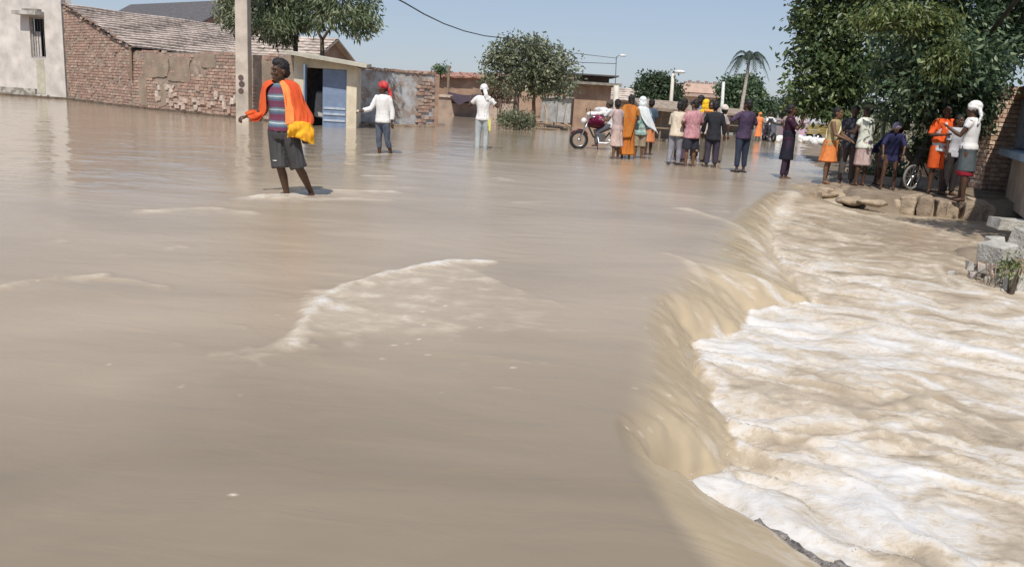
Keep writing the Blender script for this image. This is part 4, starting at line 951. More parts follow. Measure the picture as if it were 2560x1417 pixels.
# --- shop at the right edge, its front in the shade
s0 = on(2452, 476, 0.02); 
shop = empty('corner_shop', (s0.x, s0.y, 0), 0, 'shaded shop with a brick pier and blue front at the right edge', 'shop')
pierw = .58
ftop = far(2508, 214, s0.y).z
mb = MB(); hb_box(mb, .02, pierw - .02, .03, .5, -.2, ftop); mb.build('pier_core', MORTAR, shop)
shared = []
for k in range(6):
    b_ = MB(); b_.box((0, 0, 0), (.235, .12, .078), jit=.006); me = bevel_mesh(b_.mesh('brick'), .008, 2); me.materials.append([mat('pier_brick_%d' % i, c, .9, .25, 9, .5, 40) for i, c in enumerate([(0.55, 0.38, 0.28), (0.60, 0.44, 0.33), (0.50, 0.34, 0.26), (0.64, 0.51, 0.40)])][k % 4]); shared.append(me)
z = -.05; row = 0
while z < ftop - .05:
    xs_ = ([(.125, 1), (.375, 1), (.54, .3)] if row % 2 == 0 else [(.06, .45), (.25, 1), (.475, .85)])
    for xc_, fr in xs_:
        o = bpy.data.objects.new('brick', shared[rnd.randrange(6)]); COL.objects.link(o); o.parent = shop
        o.location = (xc_, .06 + rnd.uniform(-.008, .008), z + .045); o.scale = (fr, 1, 1); o.rotation_euler = (0, 0, rnd.gauss(0, .01))
    for yc_ in (.18, .40):
        o = bpy.data.objects.new('brick', shared[rnd.randrange(6)]); COL.objects.link(o); o.parent = shop
        o.location = (.05, yc_ + (.05 if row % 2 else 0), z + .045); o.rotation_euler = (0, 0, math.pi / 2); o.scale = (.85, .8, 1)
    z += .095; row += 1
s1 = on(2540, 552, 0.0); fd = (s1 - s0).xy; fl = fd.length; fu = fd.normalized(); fx = math.atan2(fu.y, fu.x)
fn = Vector((fu.y, -fu.x)); fn = fn if fn.x < 0 else -fn          # towards the street
BLUEW = two_tone('blue_wash', (0.20, 0.25, 0.33), (0.30, 0.33, 0.36), 2, .5, .9, .2)
def shop_panel(name, s_a, s_b, z0, z1, off, th, m, par=None):
    mb = MB(); base = Vector((pierw * .9, 0.0))
    a_ = base + fu * s_a + fn * off; b_ = base + fu * s_b + fn * off; c_ = b_ - fn * th; d_ = a_ - fn * th
    mb.add([(p.x, p.y, zz_) for zz_ in (z0, z1) for p in (a_, b_, c_, d_)], [(0, 3, 2, 1), (4, 5, 6, 7), (0, 1, 5, 4), (1, 2, 6, 5), (2, 3, 7, 6), (3, 0, 4, 7)])
    return link(name, recalc(mb.mesh()), m, par or shop)
shop_panel('wall', 0.0, fl + 1.2, -.3, ftop + .1, 0, .25, BLUEW)
sh = empty('shutter', (0, 0, 0)); sh.parent = shop
for k in range(9): shop_panel('shutter_board', .5 + k * .36, .5 + k * .36 + .34, 1.0, 2.2, .05, .048, [mat('shutter_blue_%d' % i, c, .7, .2, 5, .3, stretch=(1, 1, 5)) for i, c in enumerate([(0.16, 0.22, 0.32), (0.22, 0.29, 0.38), (0.19, 0.25, 0.33)])][k % 3], sh)
shop_panel('counter', .6, fl + 1.2, .82, .95, .32, .32, mat('counter_blue', (0.26, 0.36, 0.46), .7))
shop_panel('lower_panel', 1.6, fl + 1.2, -.1, .81, .16, .158, mat('beige_panel', (0.46, 0.36, 0.27), .9, .2, 3))
shop_panel('fascia', -.3, fl + 1.2, ftop - .25, ftop - .02, .12, .1, mat('fascia_rust', (0.30, 0.17, 0.10), .9, .3, 4))
mb = MB(); base = Vector((pierw * .9, 0))
aa = [base + fu * (.5) + fn * .0, base + fu * (fl + 1.4) + fn * .45, base + fu * (fl + 1.4) - fn * 3.5, base + fu * (.5) - fn * 3]
vs, fs = slabpoly([(aa[0].x, aa[0].y, ftop + .12), (aa[1].x, aa[1].y, ftop + .10), (aa[2].x, aa[2].y, ftop + .35), (aa[3].x, aa[3].y, ftop + .35)], -.09); mb.add(vs, fs)
link('roof', recalc(mb.mesh()), mat('old_roof', (0.19, 0.15, 0.12), .95, .35, 3, .7, 16), shop)
mb = MB(); mb.tube([(aa[0].x, aa[0].y, ftop + .12), (aa[1].x, aa[1].y, ftop + .10)], .05, 6); mb.build('roof_pole', WOOD_L, shop)
mb = MB(); hb_box(mb, .6, 5.5, .6, 4.5, -.3, ftop - .1); mb.build('back_room', BROWNW, shop)

# --- broken ledge on the bank, chunk by chunk
ledge = empty('broken_ledge', (6, 14.7, 0), 0, 'broken stone ledge of tan rubble blocks that the bystanders stand on', 'ledge')
LEDGE_M = [mat('ledge_stone_%d' % i, c, .95, .3, 6, .9, 22) for i, c in enumerate([(0.32, 0.25, 0.18), (0.37, 0.295, 0.215), (0.27, 0.21, 0.155)])]
lp = [(2008, 480), (2035, 471), (2070, 468), (2110, 472), (2150, 476), (2195, 484), (2235, 492), (2290, 497), (2350, 503), (2420, 508), (2500, 514)]
for k in range(len(lp) - 1):
    a_, b_ = on(*lp[k], 0.0), on(*lp[k + 1], 0.0); n = 1 + (k % 3 == 1) if k < 6 else 2
    for j in range(n):
        p = a_.lerp(b_, (j + .5) / n + rnd.uniform(-.12, .12)); L_ = (b_ - a_).length / n * rnd.uniform(.8, 1.35)
        mb = MB(); mb.box((p.x - 6, p.y + .32 - 14.7 + rnd.uniform(-.04, .04), -.16 + rnd.uniform(-.06, .03)), (L_ * 1.04, .8 + rnd.uniform(-.1, .25), .36), math.atan2((b_ - a_).y, (b_ - a_).x) + rnd.uniform(-.06, .06), jit=.02)
        me = mb.mesh(); bevel_mesh(me, .035, 2); bm = bmesh.new(); bm.from_mesh(me); bmesh.ops.subdivide_edges(bm, edges=list(bm.edges), cuts=2, use_grid_fill=True)
        for v in bm.verts: v.co += Vector(mnoise.noise_vector(v.co * 4.5 + Vector((k, j, 0)))) * .05
        bm.to_mesh(me); bm.free(); link('ledge_block', me, LEDGE_M[(k + j) % 3], ledge)
for k, (x_, y_, sx, sz) in enumerate([(2030, 486, .5, .07), (2075, 482, .25, .10), (2010, 484, .35, .05), (2128, 502, .32, .07), (2180, 508, .28, .08), (1985, 478, .2, .05)]):
    p = on(x_, y_, -.1); mb = MB(); mb.ell((0, 0, 0), (sx, .18, sz), 10, 7); me = mb.mesh()
    for v in me.vertices: v.co += Vector(mnoise.noise_vector(v.co * 5 + Vector((k * 3, 0, 0)))) * .07
    o = link('rubble_rock', me, LEDGE_M[k % 3], None, True); o.location = p
    tag(o, ['flat tan rock at the tip of the ledge', 'round stone at the ledge front', 'thin wet slab in the water left of the ledge', 'small rock under the ledge in the foam', 'rubble lump below the ledge middle', 'small wet stone at the far lip of the fall'][k], 'rock')

# --- concrete blocks at the right edge
CB = two_tone('grey_concrete_block', (0.40, 0.39, 0.35), (0.54, 0.52, 0.48), 7, .5, .9, .18, bump=.7, bscale=30)
def rock_block(name, label, px, py, z, size, rz, tilt, m, cat='concrete block', seed=0):
    p = on(px, py, z); mb = MB(); mb.box((0, 0, 0), size, jit=.015); me = bevel_mesh(mb.mesh(), min(size) * .07, 2)
    bm = bmesh.new(); bm.from_mesh(me); bmesh.ops.subdivide_edges(bm, edges=list(bm.edges), cuts=2, use_grid_fill=True)
    for v in bm.verts: v.co += Vector(mnoise.noise_vector(v.co * 9 + Vector((seed, 0, 0)))) * min(size) * .06
    bm.to_mesh(me); bm.free(); o = link(name, me, m); o.location = p; o.rotation_euler = (tilt[0], tilt[1], rz); return tag(o, label, cat)
rock_block('concrete_block', 'squared grey concrete block perched over the torrent at the right edge', 2492, 630, -.05, (.30, .30, .22), .55, (.05, -.12), CB, seed=1)
rock_block('concrete_block', 'small flat concrete scrap lying on top of the squared block', 2487, 598, .07, (.17, .12, .05), .2, (.05, -.1), CB, seed=2)
rock_block('concrete_block', 'long pale concrete slab below the shop counter', 2545, 562, -.02, (.70, .4, .16), -.1, (0, .04), CB, seed=3)
rock_block('concrete_block', 'upright concrete block cut by the right frame edge', 2562, 612, -.03, (.24, .30, .34), .4, (.1, .1), CB, seed=4)
rock_block('concrete_block', 'low pale green-stained block half sunk in foam under the plants', 2545, 712, -.28, (.22, .2, .2), .3, (0, .1), CB, seed=5)
RB = two_tone('root_rubble', (0.18, 0.15, 0.14), (0.58, 0.52, 0.49), 16, .5, .95, .1, bump=.8, bscale=40)
p = on(2488, 680, -.2); rr_ = empty('rubble_pile', (p.x, p.y, -.25), 0, 'pile of broken masonry with hanging roots below the squared block', 'rubble')
for k in range(34):
    mb = MB(); s = rnd.uniform(.03, .09); mb.box((rnd.gauss(0, .13), rnd.uniform(0, .35), rnd.uniform(-.16, .14)), (s * rnd.uniform(.8, 1.8), s, s * rnd.uniform(.8, 2)), rnd.uniform(0, 3), jit=s * .25); mb.build('rubble_piece', [RB, CONC, CONC_D, BRICK[3]][k % 4], rr_)
for k in range(7):
    x_ = -.16 + k * .055; mb = MB(); mb.tube([(x_, -.07, .16), (x_ + rnd.uniform(-.03, .03), -.13, 0), (x_ + rnd.uniform(-.04, .04), -.12, -.18)], [.008, .006, .003], 5); mb.build('root', WOOD, rr_)
# bank under the blocks
mb = MB(); mb.ell((0, .25, -.25), (.9, .9, .28), 16, 10); me = mb.mesh()
for v in me.vertices: v.co += Vector(mnoise.noise_vector(v.co * 3)) * .12
o = link('earth_mound', me, DIRT, None, True); pm = on(2560, 640, -.1); o.location = (pm.x + .45, pm.y + .5, -.2); tag(o, 'eroded earth mound carrying the concrete blocks at the right edge', 'mound')
# ------------------------------------------------------------------ trees and plants
LM_DARK = leaf_mat('leaf_dark', (0.035, 0.07, 0.04), (0.09, 0.145, 0.075), (0.27, 0.33, 0.17))
LM_MANGO = leaf_mat('leaf_mango', (0.05, 0.085, 0.045), (0.15, 0.19, 0.10), (0.32, 0.34, 0.19))
LM_YEL = leaf_mat('leaf_yellowgreen', (0.04, 0.065, 0.02), (0.12, 0.16, 0.05), (0.30, 0.33, 0.11))
LM_GREY = leaf_mat('leaf_greygreen', (0.075, 0.10, 0.06), (0.20, 0.23, 0.14), (0.40, 0.40, 0.28))
LM_FAR = leaf_mat('leaf_far', (0.03, 0.055, 0.035), (0.065, 0.10, 0.055), (0.12, 0.16, 0.08))
def leaves(blobs, n, size, seed, aspect=2.6, droop=0.35, clump=0.16, per=14, shell=0.55):
    """leaf faces spread in clumps through ellipsoids; returns a mesh with a 'tint' value per leaf"""
    rs = np.random.RandomState(seed); vol = np.array([b[1][0] * b[1][1] * b[1][2] for b in blobs]) ** .7; vol /= vol.sum()
    k = max(1, n // per); bi = rs.choice(len(blobs), k, p=vol)
    C = np.array([b[0] for b in blobs])[bi]; Rr_ = np.array([b[1] for b in blobs])[bi]
    d = rs.normal(size=(k, 3)); d /= np.linalg.norm(d, axis=1, keepdims=True); rad = (shell + (1 - shell) * rs.rand(k)) * np.where(rs.rand(k) < .3, rs.rand(k) ** .5, 1)
    wob = 1 + 0.42 * gnoise(d[:, 0] * 2.3 + bi * 5, d[:, 2] * 2.3 + d[:, 1] * 1.7, seed)
    cen = C + d * Rr_ * (rad * wob)[:, None]
    outw = d
    cen = np.repeat(cen, per, 0); outw = np.repeat(outw, per, 0); ct = np.repeat(rs.rand(k), per)
    m = len(cen); pos = cen + rs.normal(size=(m, 3)) * clump * np.array([1, 1, .75])
    ax = outw * .6 + rs.normal(size=(m, 3)) * .55; ax[:, 2] -= droop; ax /= np.linalg.norm(ax, axis=1, keepdims=True)
    sd = np.cross(ax, rs.normal(size=(m, 3))); sd /= np.linalg.norm(sd, axis=1, keepdims=True); nr = np.cross(ax, sd)
    L = size * rs.uniform(.65, 1.25, m)[:, None]; Wd = L / aspect
    v0 = pos - ax * L * .5; v1 = pos + sd * Wd * .5 + nr * Wd * .12; v2 = pos + ax * L * .5 - nr * Wd * .15; v3 = pos - sd * Wd * .5 + nr * Wd * .12
    co = np.stack([v0, v1, v2, v3], 1).reshape(-1, 3); i = np.arange(m) * 4
    q = np.stack([i, i + 1, i + 2, i, i + 2, i + 3], 1).reshape(-1, 3)
    me = bpy.data.meshes.new('leaves'); me.vertices.add(len(co)); me.vertices.foreach_set('co', co.ravel())
    me.loops.add(q.size); me.loops.foreach_set('vertex_index', q.ravel()); me.polygons.add(len(q))
    me.polygons.foreach_set('loop_start', np.arange(0, q.size, 3)); me.polygons.foreach_set('loop_total', np.full(len(q), 3)); me.update(calc_edges=True)
    at = me.attributes.new('tint', 'FLOAT', 'POINT'); at.data.foreach_set('value', np.repeat(np.clip(ct * .55 + rs.rand(m) * .45, 0, 1), 4).astype(np.float32))
    return me
def tree(name, label, base, trunk, limbs, blobs, n, size, lm, seed, group=None, cat='tree', bark=None, **kw):
    h = empty(name, base, 0, label, cat, group); bk = bark or BARK; b = Vector(base)
    mb = MB(); mb.tube([Vector(p) for p, r in trunk], [r for p, r in trunk], 9); mb.build('trunk', bk, h, True)
    for L in limbs:
        mb = MB(); mb.tube([Vector(p) for p, r in L], [r for p, r in L], 7); mb.build('limb', bk, h, True)
    link('crown', leaves(blobs, n, size, seed, **kw), lm, h)
    return h
def auto_limbs(top, blobs, r):
    out = []; R_ = random.Random(int(abs(top[0]) * 100) + len(blobs))
    for c, rad in blobs:
        t_ = Vector(top); c = Vector(c); md = t_.lerp(c, .5) + Vector((R_.uniform(-.1, .1), R_.uniform(-.1, .1), .1)) * rad[0]
        out.append([(t_ - Vector((0, 0, .1)), r), (md, r * .6), (c, r * .25)])
        for k in range(3):
            e = c + Vector((R_.uniform(-1, 1) * rad[0], R_.uniform(-1, 1) * rad[1], R_.uniform(-.6, .8) * rad[2])) * .75
            out.append([(md, r * .4), (md.lerp(e, .6) + Vector((0, 0, .08)), r * .25), (e, r * .1)])
    return out
def far_rel(px, py, Yd, base): p = far(px, py, Yd); return (p.x - base.x, p.y - base.y, p.z - base.z)
def spec(px, py, Yd, rpx, rpy, rd, base):     # crown lump by its centre, half width and half height seen in the picture
    return (far_rel(px, py, Yd, base), (rpx * Yd / FPX, rd, rpy * Yd / FPX))

# mango tree over the hut
Ym = 32.0
b = far(806, 300, Ym); b.z = -.3
bl = [spec(850, 25, Ym, 92, 52, 1.4, b), (spec(760, 30, Ym + .8, 90, 55, 1.4, b)), spec(905, 50, Ym - .3, 48, 50, .9, b), spec(690, 55, Ym - .4, 50, 40, .8, b), spec(820, -60, Ym, 130, 60, 1.6, b), spec(700, -30, Ym + 1, 90, 55, 1.3, b)]
tr = [((0, 0, 0), .11), (far_rel(806, 150, Ym, b), .085), (far_rel(805, 97, Ym, b), .075)]
lim = [[(far_rel(805, 100, Ym, b), .06), (far_rel(795, 80, Ym, b), .05), (far_rel(785, 40, Ym, b), .03)], [(far_rel(806, 100, Ym, b), .06), (far_rel(818, 82, Ym, b), .05), (far_rel(850, 40, Ym, b), .03)]]
tree('mango_tree', 'mango tree with a forked trunk and drooping leaves above the hut roof', b, tr, lim, bl, 8500, .25, LM_MANGO, 3, droop=.9, aspect=3.6, clump=.17)
b = far(740, 300, Ym + 1.5); b.z = -.3; Y2 = Ym + 1.5
bl = [spec(650, 45, Y2, 75, 50, 1.2, b), spec(720, 60, Y2, 55, 40, 1.0, b), spec(598, 40, Y2, 44, 46, .9, b), spec(575, 20, Y2, 30, 30, .7, b), spec(660, -30, Y2, 110, 50, 1.3, b), spec(700, 95, Y2, 40, 20, .7, b)]
tr = [((0, 0, 0), .12), (far_rel(739, 140, Y2, b), .1), (far_rel(740, 60, Y2, b), .07)]
tree('mango_tree', 'shadier mango tree behind the concrete pole', b, tr, auto_limbs(tr[-1][0], bl, .05), bl, 7500, .24, LM_GREY, 4, droop=.9, aspect=3.4, clump=.17)

# middle tree by the kiosk
Yt = 40.5; b = far(1292, 300, Yt); b.z = -.3
bl = [spec(1300, 135, Yt, 66, 42, 1.2, b), spec(1252, 150, Yt, 42, 38, 1.0, b), spec(1375, 160, Yt, 64, 46, 1.2, b), spec(1325, 200, Yt, 100, 42, 1.2, b), spec(1415, 205, Yt, 34, 36, .8, b), spec(1225, 195, Yt, 22, 30, .5, b), spec(1285, 105, Yt, 26, 14, .6, b), spec(1225, 150, Yt, 18, 14, .4, b), spec(1340, 112, Yt, 38, 22, .7, b)]
tr = [((0, 0, 0), .16), (far_rel(1290, 260, Yt, b), .14), (far_rel(1296, 215, Yt, b), .10)]
tree('broad_tree', 'grey-green broad tree standing in the water beside the tin kiosk', b, tr, auto_limbs(tr[-1][0], bl, .07), bl, 6500, .20, LM_GREY, 6, clump=.22, aspect=2.0, bark=mat('dusty_bark', (0.20, 0.15, 0.12), .95, .3, 6, .7))
b = far(1338, 300, Yt + 1); b.z = -.3
bl = [spec(1345, 200, Yt + 1, 50, 40, .9, b), spec(1355, 165, Yt + 1, 40, 30, .8, b)]
tr = [((0, 0, 0), .10), (far_rel(1334, 255, Yt + 1, b), .09), (far_rel(1340, 205, Yt + 1, b), .06)]
tree('broad_tree', 'thin reddish-trunked tree immediately left of the tin kiosk', b, tr, auto_limbs(tr[-1][0], bl, .05), bl, 2500, .16, LM_GREY, 7, clump=.16, aspect=2.0, bark=mat('red_bark', (0.24, 0.15, 0.10), .95, .3, 6, .7))
def bush(name, label, px, py, Yd, rpx, rpy, n, size, lm, seed, cat='bush', z0=0.0, blobs=None, rd=None, **kw):
    c = far(px, py, Yd); h = empty(name, (c.x, c.y, z0), 0, label, cat); base = Vector((c.x, c.y, z0)); rx = rpx * Yd / FPX; rz = rpy * Yd / FPX
    bl = blobs(base) if blobs else [((0, 0, c.z - z0), (rx, rd or rx * .8, rz)), ((rx * .5, .1, c.z - z0 - rz * .2), (rx * .6, rx * .5, rz * .8)), ((-rx * .5, .1, c.z - z0 - rz * .25), (rx * .6, rx * .5, rz * .75))]
    link('foliage', leaves(bl, n, size, seed, **kw), lm, h)
    mb = MB()
    for k in range(5): q = -.3 if cat != 'branch' else (c.z - z0) * .85; mb.tube([(rnd.uniform(-.1, .1) * rx, 0, q), (rnd.uniform(-.6, .6) * rx, rnd.uniform(-.2, .2), (c.z - z0) * .98)], [.015 if cat == 'branch' else .03, .006], 5)
    mb.build('stems', BARK, h); return h
bush('water_bush', 'low green bush rising from the water under the grey-green tree', 1292, 298, 37.5, 40, 22, 2200, .16, LM_GREY, 11, aspect=3.5, droop=-.3)
bush('roof_shrub', 'dark shrub on the far roof left of the tarpaulin', 1104, 172, Yf - 2, 18, 11, 700, .2, LM_DARK, 12, z0=hz0 - .1)
bush('hanging_shrub', 'dry reddish shrub growing against the far plinth', 1250, 225, 50, 32, 34, 1500, .22, leaf_mat('leaf_dry', (0.10, 0.075, 0.045), (0.20, 0.145, 0.10), (0.30, 0.22, 0.16)), 13)
# trees beyond the crowd
def far_tree(name, label, px, Yd, lumps, n, size, lm, seed, tr_r=.15, base_row=290):
    b = far(px, base_row, Yd); b.z = -.3; bl = [spec(x, y, Yd, rx, ry, rx * Yd / FPX * .8, b) for x, y, rx, ry in lumps]
    top = bl[0][0]; tr = [((0, 0, 0), tr_r), ((top[0] * .6, 0, top[2] * .5), tr_r * .85), ((top[0], 0, top[2] * .85), tr_r * .5)]
    tree(name, label, b, tr, auto_limbs(tr[-1][0], bl[:4], tr_r * .5), bl, n, size, lm, seed, clump=size * .9, aspect=1.8, droop=.15, group='trees beyond the crowd')
far_tree('round_tree', 'rounded green tree behind the pale street lamp', 1640, 58, [(1640, 208, 40, 28), (1612, 225, 26, 22), (1668, 222, 32, 28), (1640, 245, 50, 22), (1690, 240, 22, 26)], 5200, .26, LM_FAR, 21)
far_tree('dark_tree', 'dense dark tree left of the palm trunk', 1845, 66, [(1840, 232, 44, 34), (1820, 220, 26, 20), (1862, 212, 26, 22), (1835, 265, 50, 22)], 5500, .30, LM_DARK, 22)
far_tree('dark_tree', 'dense dark tree right of the palm trunk at the road end', 1885, 72, [(1885, 235, 30, 30), (1872, 205, 26, 18), (1905, 258, 30, 20), (1880, 270, 46, 20)], 4500, .30, LM_DARK, 23)
far_tree('low_tree', 'low hazy tree at the vanishing end of the road', 1960, 110, [(1958, 270, 30, 14), (1985, 262, 26, 18), (1925, 276, 22, 10), (2010, 268, 26, 16)], 3200, .45, LM_FAR, 24, .2)
far_tree('low_tree', 'far bushy tree showing behind the pink building', 1770, 118, [(1755, 268, 40, 14), (1720, 262, 30, 18), (1790, 262, 24, 20)], 2600, .45, LM_FAR, 25, .2)
far_tree('low_tree', 'scrubby far tree between the lean-to stall and the low tile house', 1560, 90, [(1548, 240, 18, 14), (1580, 246, 26, 12)], 1600, .35, LM_FAR, 26, .15)
# palm
Yp = 60.0; b = far(1851, 290, Yp); b.z = -.3
palm = empty('palm_tree', b, 0, 'tall slim palm with drooping fronds at the end of the road', 'palm tree')
top = Vector(far_rel(1873, 150, Yp, b))
mb = MB(); mb.tube([(0, 0, 0), top * .35 + Vector((-.05, 0, 0)), top * .7, top], [.17, .14, .12, .10], 9); mb.build('trunk', mat('palm_bark', (0.42, 0.38, 0.33), .9, .25, 5, .5), palm, True)
for k in range(15):
    a = 2 * math.pi * k / 15 + .2; el = rnd.uniform(.55, 1.45); L_ = rnd.uniform(1.7, 2.1); mb = MB(); pts = []
    for j in range(7):
        t_ = j / 6; r_ = L_ * t_ * math.cos(el * .6); zz = L_ * (1.5 * math.sin(el) * t_ - 1.65 * t_ * t_); pts.append(top + Vector((math.cos(a) * r_, math.sin(a) * r_, zz)))
    mb.tube(pts, [.03, .028, .025, .02, .016, .012, .006], 5)
    sd = Vector((-math.sin(a), math.cos(a), 0))
    for j in range(1, 22):
        t_ = j / 22 * 5.99; i = int(t_); p = pts[i].lerp(pts[min(i + 1, 6)], t_ - i); l_ = .42 * math.sin(math.pi * (.12 + .83 * j / 22)) + .06
        dirn = (pts[min(i + 1, 6)] - pts[i]).normalized()
        for s_ in (-1, 1):
            e = p + sd * s_ * l_ * .75 + dirn * l_ * .45 + Vector((0, 0, -l_ * .55)); w_ = dirn * .045
            mb.add([p - w_, p + w_, e], [(0, 1, 2)])
    mb.build('frond', mat('palm_leaf', (0.035, 0.055, 0.04), .6, .3, 6, 0), palm)

# the two big trees on the right bank
Ya = 25.0; b = far(2105, 335, Ya); b.z = .1
bl = [spec(2070, 60, Ya, 85, 55, 1.0, b), spec(2150, 40, Ya, 70, 55, .9, b), spec(2040, 135, Ya, 68, 45, .9, b), spec(2120, 150, Ya, 80, 55, 1.0, b), spec(2030, 215, Ya, 64, 48, .9, b), spec(2110, 225, Ya, 70, 45, .9, b), spec(2165, 190, Ya, 40, 55, .6, b), spec(2100, -40, Ya, 110, 60, 1.1, b), spec(2060, 268, Ya, 78, 30, .8, b), spec(2120, 285, Ya, 60, 26, .7, b), spec(2020, 30, Ya, 30, 60, .5, b)]
tr = [((0, 0, 0), .16), (far_rel(2098, 280, Ya, b), .13), (far_rel(2095, 210, Ya, b), .10)]
tree('leafy_tree', 'tall leafy tree behind the bystanders with sunlit yellow-green top', b, tr, auto_limbs(tr[-1][0], bl[:8], .07), bl, 13000, .19, leaf_mat('leaf_sunny', (0.035, 0.065, 0.03), (0.105, 0.155, 0.06), (0.33, 0.38, 0.14)), 31, clump=.19, aspect=2.0, droop=.3, shell=.6)
Yb = 17.4; b = on(2268, 472, .02)
R_ = lambda px, py, Yd=None: far_rel(px, py, Yd or b.y, b)
bl = [spec(2290, 90, 17.5, 85, 70, .9, b), spec(2390, 60, 17.5, 95, 70, .9, b), spec(2480, 110, 18, 100, 85, .9, b), spec(2260, 190, 17, 80, 60, .7, b), spec(2350, 190, 17, 85, 70, .8, b), spec(2440, 220, 17.5, 75, 70, .7, b), spec(2330, 270, 17.5, 90, 40, .6, b), spec(2420, 290, 18, 70, 50, .6, b), spec(2400, -60, 17.5, 220, 70, 1.2, b), spec(2540, 30, 18, 70, 70, .9, b), spec(2240, 40, 18, 60, 50, .6, b), spec(2235, 280, 17, 45, 40, .4, b), spec(2300, 230, 16.2, 70, 50, .4, b), spec(2390, 180, 16.2, 80, 60, .4, b), spec(2330, 120, 16.3, 90, 60, .4, b), spec(2450, 150, 16.6, 80, 60, .4, b), spec(2370, 300, 16.8, 60, 40, .4, b), ] + [((6.7 + .45 * q - b.x, 10.0 + .25 * (q % 3) - b.y, 4.45 + .12 * (q % 2)), (.75, .75, .4)) for q in range(5)]  # closing clumps are unseen leaves, added out of view to shade the water
tr = [(R_(2258, 484), .125), (R_(2272, 440), .115), (R_(2290, 402), .10), (R_(2325, 340), .065), (R_(2350, 240, 18), .045)]
lim = [[(R_(2286, 410), .06), (R_(2262, 372), .055), (R_(2240, 325), .045), (R_(2236, 280, 17), .03), (R_(2250, 200, 17.4), .015)], [(R_(2330, 330), .05), (R_(2390, 250, 17.4), .04), (R_(2450, 180, 17.8), .02)], [(R_(2345, 260, 17.2), .05), (R_(2340, 180, 17.5), .04), (R_(2310, 90, 17.5), .02)], [(R_(2292, 400), .04), (R_(2312, 372), .03), (R_(2330, 330), .015)]]
lim.append([(R_(2350, 240, 18), .045), (8.8 - b.x, 14 - b.y, 4.9), (7.6 - b.x, 10.3 - b.y, 4.5)]); lim[-1] = [(lim[-1][0][0], .05), (lim[-1][1], .04), (lim[-1][2], .02)]  # unseen bough added to carry the shading clumps
tree('shade_tree', 'large dark shade tree with a leaning forked trunk on the right bank', b, tr, lim + auto_limbs(R_(2350, 240), bl[1:8], .03), bl, 36000, .14, LM_DARK, 32, bark=mat('dark_bark', (0.085, 0.078, 0.062), .95, .35, 8, .8, 30), clump=.15, aspect=2.2, droop=.45, shell=.5)
b3 = far(2330, 60, 15.6); b3.z = 0
# sunlit hanging branch in front of the dark crown
bush('mango_branch', 'sunlit yellow-green leafy boughs across the top of the shade tree', 2270, 45, 16.2, 120, 32, 2600, .13, LM_YEL, 33, z0=2.2, droop=.7, aspect=3.0, clump=.11, cat='branch', rd=.5)
bush('mango_branch', 'drooping sunlit bough before the dark crown near the shop roof', 2370, 150, 15.8, 42, 62, 1100, .13, LM_YEL, 34, z0=1.8, droop=1.0, aspect=3.2, clump=.10, cat='branch', rd=.3)
bush('undergrowth_bush', 'dark bush behind the man with the white head cloth', 2440, 400, 20.5, 60, 75, 3600, .14, LM_DARK, 35, rd=.6)
bush('undergrowth_bush', 'dark bush behind the stooping child near the trunk', 2215, 430, 21, 60, 40, 1500, .13, LM_DARK, 36, rd=.5)
bush('undergrowth_bush', 'dull green hedge bush behind the man in orange', 2340, 345, 22.5, 95, 60, 1700, .15, LM_GREY, 37, rd=.7)
bush('undergrowth_bush', 'pale reedy shrub behind the white-shirted man', 2175, 330, 23, 45, 60, 1800, .2, LM_GREY, 38, aspect=6, droop=-.8, rd=.4)
bush('undergrowth_bush', 'small green plant growing through the rubble at the right edge', 2535, 668, on(2535, 690, -.15).y, 22, 30, 260, .05, LM_YEL, 39, z0=-.2, clump=.04, rd=.1)
bush('banana_clump', 'broad-leaved pale plant at the foot of the forked trunk', 2300, 372, 17.3, 22, 30, 130, .22, LM_YEL, 40, clump=.12, rd=.2, aspect=2.2)
# ------------------------------------------------------------------ people
def unit(v): v = Vector(v); return v.normalized()
def skeleton(ps):
    """joints for a 1.70 m figure facing -Y; +X is the figure's left"""
    J = {}; ln = ps.get('lean', 0.0); tw = ps.get('side', 0.0); hipz = .90; kneeb = ps.get('legs', {})
    J['pelvis'] = Vector((0, 0, hipz))
    for s, k in ((1, 'L'), (-1, 'R')):
        th, kb, out = kneeb.get(k, (0.03, 0.05, 0.04)); J['hip' + k] = Vector((s * .088, 0, hipz - .02))
        J['knee' + k] = J['hip' + k] + Vector((s * out, -math.sin(th), -math.cos(th))) * .42
        a = th - kb; J['ank' + k] = J['knee' + k] + Vector((s * out * .3, -math.sin(a), -math.cos(a))) * .41
        J['toe' + k] = J['ank' + k] + Vector((s * .03, -.15, -.055))
    low = min(J['ankL'].z, J['ankR'].z) - .065
    up = lambda x, y, z: Vector((x + tw * (z - .9), y * math.cos(ln) - (z - .9) * math.sin(ln), .9 + (z - .9) * math.cos(ln) + y * math.sin(ln)))
    J['up'] = up
    for s, k in ((1, 'L'), (-1, 'R')):
        sh = up(s * .178, 0, 1.385); J['sh' + k] = sh
        d1, d2 = ps.get('arm' + k, ((s * .15, 0, -1), (s * .03, -.15, -1)))
        J['el' + k] = sh + unit(d1) * .285; J['wr' + k] = J['el' + k] + unit(d2) * .245; J['hd' + k] = unit(d2)
    J['drop'] = low
    hy = ps.get('head', (0, 0)); J['head_rot'] = Matrix.Rotation(hy[0], 3, 'Z') @ Matrix.Rotation(hy[1], 3, 'X') @ Matrix.Scale(1.07, 3)
    J['headc'] = up(0, -.015, 1.60)
    return J
